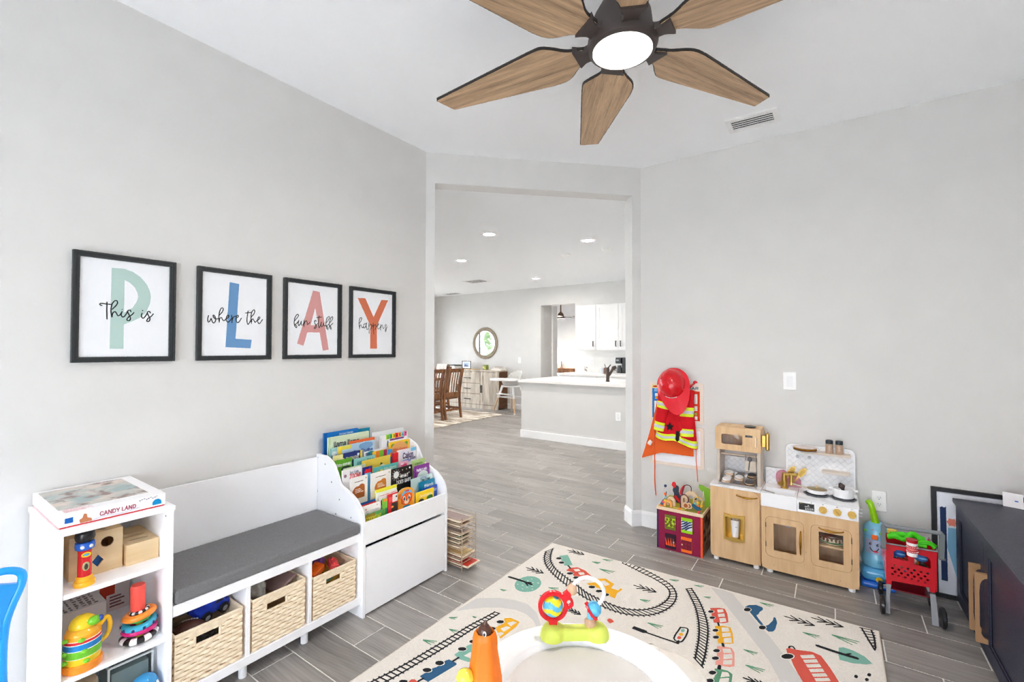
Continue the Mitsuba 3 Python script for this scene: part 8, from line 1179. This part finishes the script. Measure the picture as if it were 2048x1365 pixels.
# dining set
solo('hall_rug', 'grey and cream distressed area rug under the dining set', 'rug', B().add(bx(-5.6, -3.14, 4.2, 7.56, .0004, .012, .004)), 'm_hallrug'); rz = .0124
def dining_chair(label, xb, yc, face, grp='slat back dining chairs'):
    """Local: back plane at x = 0, seat toward -x, then turned by face about (xb, yc)."""
    t = thing('dining_chair', label, 'chair', grp); w = .215
    def P(name, b, m='m_chair'): part(t, name, rotz(b, face).xf(np.array([[1, 0, 0, xb], [0, 1, 0, yc], [0, 0, 1, rz], [0, 0, 0, 1.]])), m)
    for s in (-1, 1):
        pr = crv([(.045, 0), (.012, .22), (0, .44), (.03, .70), (.085, .95)], 5); o = np.r_[pr + [.019, 0], (pr - [.019, 0])[::-1]]; P('back_post', B().add(ext(Polygon(o), .034, (0, s * w + .017, 0), Xa, Za))); P('front_leg', B().add(bx(-.425, -.385, s * w - .02, s * w + .02, 0, .43, .003))); P('side_stretcher', B().add(bx(-.385, .0, s * w - .010, s * w + .010, .16, .20, .002)))
    xz = lambda z: np.interp(z, [.44, .70, .95], [0, .03, .085])
    P('top_rail', B().add(ext([(xz(.885) - .013, .885), (xz(.885) + .013, .885), (xz(.95) + .013, .955), (xz(.95) - .013, .955)], 2 * w + .05, (0, w + .025, 0), Xa, Za))); P('lower_rail', B().add(bx(-.012, .012, -w + .018, w - .018, .40, .50)))
    for i in range(6): y = -w + .050 + (2 * w - .10) * i / 5; P('back_slat', B().add(ext([(xz(.50) - .006, .50), (xz(.50) + .006, .50), (xz(.70) + .006, .70), (xz(.885) + .006, .886), (xz(.885) - .006, .886), (xz(.70) - .006, .70)], .017, (0, y + .0085, 0), Xa, Za)))
    P('seat', B().add(bx(-.43, -.014, -w - .012, w + .012, .43, .462, .006))); P('apron', B().add(bx(-.41, -.02, -w + .022, w - .022, .37, .4298))); P('rear_stretcher', B().add(bx(.005, .025, -w + .02, w - .02, .15, .19))); return t
dining_chair('brown slat back dining chair fully in view beside the sideboard', -3.615, 6.485, 0); dining_chair('brown slat back dining chair cut off by the left jamb', -3.62, 5.98, 0); dining_chair('brown slat back dining chair at the far table end under a cream throw', -4.55, 7.14, PI / 2)
t = thing('dining_table', 'brown wooden dining table behind the slat back chairs', 'dining table'); part(t, 'tabletop', B().add(bx(-5.25, -4.10, 4.9, 6.72, rz + .70, rz + .745, .006)), 'm_chair'); part(t, 'apron', B().add(bx(-5.12, -4.23, 5.05, 6.60, rz + .62, rz + .6998)), 'm_chair')
for x in (-5.05, -4.34):
    for y in (5.15, 6.44): part(t, 'leg', B().add(bx(x - .045, x + .045, y - .045, y + .045, rz, rz + .6197, .006)), 'm_chair')
b = B(); u, s = np.meshgrid(np.linspace(-.15, .15, 14), np.linspace(0, 1, 30), indexing='ij'); path = crv([(.012, .70), (.03, .90), (.062, .985), (.10, .995), (.13, .96), (.085, .80), (.07, .68)], 6); ii = np.linspace(0, len(path) - 1, 30); px_ = np.interp(ii, np.arange(len(path)), path[:, 0]); pz_ = np.interp(ii, np.arange(len(path)), path[:, 1]); w_ = .006 * np.sin(u * 60 + s * 4)
for o in (.0, .012): v, f = gridmesh(np.stack([-4.55 - u, 7.14 + px_[None] + (o if 1 else 0) * np.sign(np.linspace(-1, 1, 30))[None] + w_, rz + pz_[None] + o * .6 + 0 * u], -1)); b.add((v, f if o else f[:, ::-1]), (226, 220, 212), True)
solo('cream_throw', 'cream throw blanket draped over the back of the far dining chair', 'blanket', b, 'matte')
# high chair
t = thing('high_chair', 'white and wood baby high chair with a grey seat beside the island', 'high chair'); hc_, hy = np.array([-3.11, 7.72]), 7.72; b = B(); rows = []
for z, r in ((.575, .03), (.58, .11), (.60, .155), (.64, .18), (.70, .19)): rows.append([(hc_[0] + r * math.cos(a), hy + r * .95 * math.sin(a), z) for a in np.linspace(0, 2 * PI, 33)])
v, f = gridmesh(np.array(rows)); part(t, 'seat_bowl', B().add((v, f), (196, 196, 192), True), 'satin'); rows = []
for q in np.linspace(0, 1, 9): rows.append([(hc_[0] + .05 + .175 * math.cos(a) * (1 - .1 * q), hy + .02 + .19 * math.sin(a) + .05 * q, .66 + (.235 * q) * max(math.sin((a + .5) / (PI + 1) * PI), .05) ** .6) for a in np.linspace(-.5, PI + .5, 26)])
v, f = gridmesh(np.array(rows)); part(t, 'seat_back', B().add((v, f), (206, 206, 202), True).add((v * 1, f[:, ::-1]), (206, 206, 202), True), 'satin', 'rounded grey seat back')
tr = affinity.scale(Point(0, 0).buffer(1, quad_segs=12), .325, .21); part(t, 'tray', B().add(ext(tr, .022, (-3.165, 7.56, .700), Xa, Ya), (240, 240, 240)).add(ext(tr.difference(tr.buffer(-.014)), .010, (-3.165, 7.56, .7221), Xa, Ya), (240, 240, 240)), 'gloss', 'wide white tray')
part(t, 'seat_ring', B().add(tube([(hc_[0] + .19 * math.cos(a), hy + .18 * math.sin(a), .575) for a in np.arange(32) * PI / 16], .014, 8, True), (240, 240, 240), True), 'satin')
for (x0, y0), (x1, y1) in (((-3.26, 7.64), (-3.595, 7.76)), ((-2.985, 7.62), (-2.965, 7.66)), ((-3.2, 7.86), (-3.36, 8.12)), ((-2.98, 7.84), (-2.86, 8.10))):
    p = lambda s: np.array([x0 + (x1 - x0) * s, y0 + (y1 - y0) * s, .575 - (.575 - .0005) * s]); k = part(t, 'leg', B().add(tube([p(.42), p(.97)], [.020, .017], 14), (214, 182, 146), True), 'satin'); part(k, 'socket', B().add(tube([p(-.02), p(.22), p(.43)], [.026, .024, .022], 14), (240, 240, 240), True), 'gloss'); part(k, 'foot_cap', B().add(cyl(p(.97), p(1.0), .0185), (240, 240, 240), 40), 'gloss')
part(t, 'footrest', B().add(rbox(-3.34, -3.05, 7.52, 7.62, .405, .425, .008), (236, 236, 236), 40).add(bx(-3.30, -3.28, 7.60, 7.68, .41, .424), (236, 236, 236)).add(bx(-3.03, -3.01, 7.60, 7.66, .41, .424), (236, 236, 236)), 'gloss'); part(t, 'brace_ring', B().add(tube([(-3.40, 7.69, .34), (-2.975, 7.645, .335), (-2.91, 7.98, .335), (-3.27, 7.98, .335)], .011, 8, True), (236, 236, 236), True), 'satin')
# bedroom beyond the doorway
fan('bedroom_fan', 'small brown and white ceiling fan in the room behind the doorway', (-3.297, 10.2), 2.16, .62, 5, .1, 'm_white', (96, 66, 46), 40, 0.06, HH)
t = thing('bed', 'bed with a blue grey spread and white headboard in the far bedroom', 'bed'); part(t, 'frame', B().add(bx(-4.75, -3.30, 9.75, 11.35, 0, .40, .01), (226, 224, 222)), 'satin'); part(t, 'spread', B().add(rbox(-4.78, -3.27, 9.72, 11.36, .4003, .68, .06), (150, 164, 192), 40), 'matte'); part(t, 'headboard', B().add(ext(crv([(0, 0), (.02, .4), (.06, .8), (.10, 1.02), (.16, 1.05), (.17, .6), (.17, 0)], 4), .42, (-3.265, 11.3, 0), Xa, Za), (240, 240, 242)), 'satin'); part(t, 'headboard_pad', B().add(bx(-3.094, -3.07, 10.89, 11.29, .5, 1.03, .006), (160, 172, 198)), 'matte')
t = thing('nightstand', 'small brown wooden nightstand beyond the bed', 'nightstand'); part(t, 'body', B().add(bx(-4.3, -3.55, 11.37, 11.58, .0, .78, .004)), 'm_chair'); part(t, 'top', B().add(bx(-4.32, -3.53, 11.36, 11.585, .7803, .80, .003)), 'm_chair')
t = thing('table_lamp', 'glowing bedside lamp seen through the doorway', 'lamp'); lx, ly_ = -3.98, 11.48; part(t, 'base', B().add(lathe([(0, 0), (.05, 0), (.05, .012), (.012, .03), (.012, .22), (0, .22)], (lx, ly_, .8004), 20), (120, 90, 70), 40), 'satin'); part(t, 'lamp_shade', B().add(lathe([(.09, .22), (.065, .40)], (lx, ly_, .8), 24), (255, 244, 226), True), 'matte', 'lit cream lamp shade', emitter={'type': 'area', 'radiance': {'type': 'rgb', 'value': [BED_LAMP, BED_LAMP * .86, BED_LAMP * .66]}})
# the tree outside the dining window, seen in the mirror
t = thing('garden_tree', 'slim green tree outside the dining window, seen only in the mirror', 'tree'); part(t, 'trunk', B().add(cyl((-8.3, 3.2, -.3), (-8.3, 3.2, 1.2), .04, .02), (96, 78, 60), 40), 'matte'); r2 = np.random.default_rng(3); n = 1400; z = r2.random(n); a = r2.random(n) * 2 * PI; rad = .40 * (1 - z) ** .7 * np.sqrt(r2.random(n)) + .03; cc = np.stack([-8.3 + rad * np.cos(a), 3.2 + rad * np.sin(a), .75 + 1.25 * z], 1); d1 = r2.normal(size=(n, 3)) * .04; d2 = r2.normal(size=(n, 3)) * .02; b = B(); b.add((np.stack([cc - d1, cc + d2, cc + d1], 1).reshape(-1, 3), np.arange(3 * n).reshape(-1, 3))); labels[part(t, 'foliage', b, 'm_leaf')] = {'kind': 'stuff', 'label': 'green foliage'}
struct('patio_ground', B().add(bx(-16, HX0 - .3, -6, 16, -.36, -.30), (170, 170, 164)), 'matte')
# ---- wire puzzle rack beside the book rack -------------------------------------------------------
t = thing('puzzle_rack', 'bronze wire puzzle rack standing on the floor right of the white book rack', 'puzzle rack'); rx0, rx1, ry0, ry1, rh = .10, .512, 2.085, 2.215, .317
def rod(name, pts, r=.0022): part(t, name, B().add(tube(pts, r, 6), (170, 150, 130), True), 'satin')
for x in (rx0, rx1):
    for y in (ry0, ry1): rod('post', [(x, y, .0004), (x, y, rh)], .0028)
for i in range(12):
    z = .022 + .0255 * i
    for y in (ry0, ry1): rod('rail', [(rx0, y, z), (rx1, y, z)])
    rod('cross_wire', [(rx1, ry0, z), (rx1, ry1, z)])
for i, (z, dx, c, l) in enumerate(((.026, .06, (196, 60, 44), 'lowest'), (.0515, .0, (90, 150, 180), 'second'), (.077, .02, (210, 180, 110), 'third'), (.128, .0, (80, 110, 90), 'fourth'), (.1535, -.01, (90, 100, 80), 'fifth'), (.179, 0, (70, 110, 84), 'sixth'), (.2045, .0, (140, 120, 110), 'seventh'), (.2555, .0, (120, 100, 96), 'eighth'), (.281, .0, (140, 116, 112), 'topmost'))):
    k = thing('wooden_puzzle', 'wooden tray puzzle in the wire rack, %s from the floor up' % l if l != 'topmost' else 'wooden tray puzzle lying topmost in the wire rack', 'puzzle', 'wooden puzzles in the wire rack'); x1 = .495 + dx
    part(k, 'board', B().add(bx(x1 - .36, x1, ry0 + .004, ry1 - .004, z, z + .008, .002), (222, 206, 182)), 'satin'); part(k, 'picture', B().add(bx(x1 - .35, x1 - .012, ry0 + .014, ry1 - .014, z + .008, z + .0086), c), 'm_puzzle' if i % 2 else 'satin')
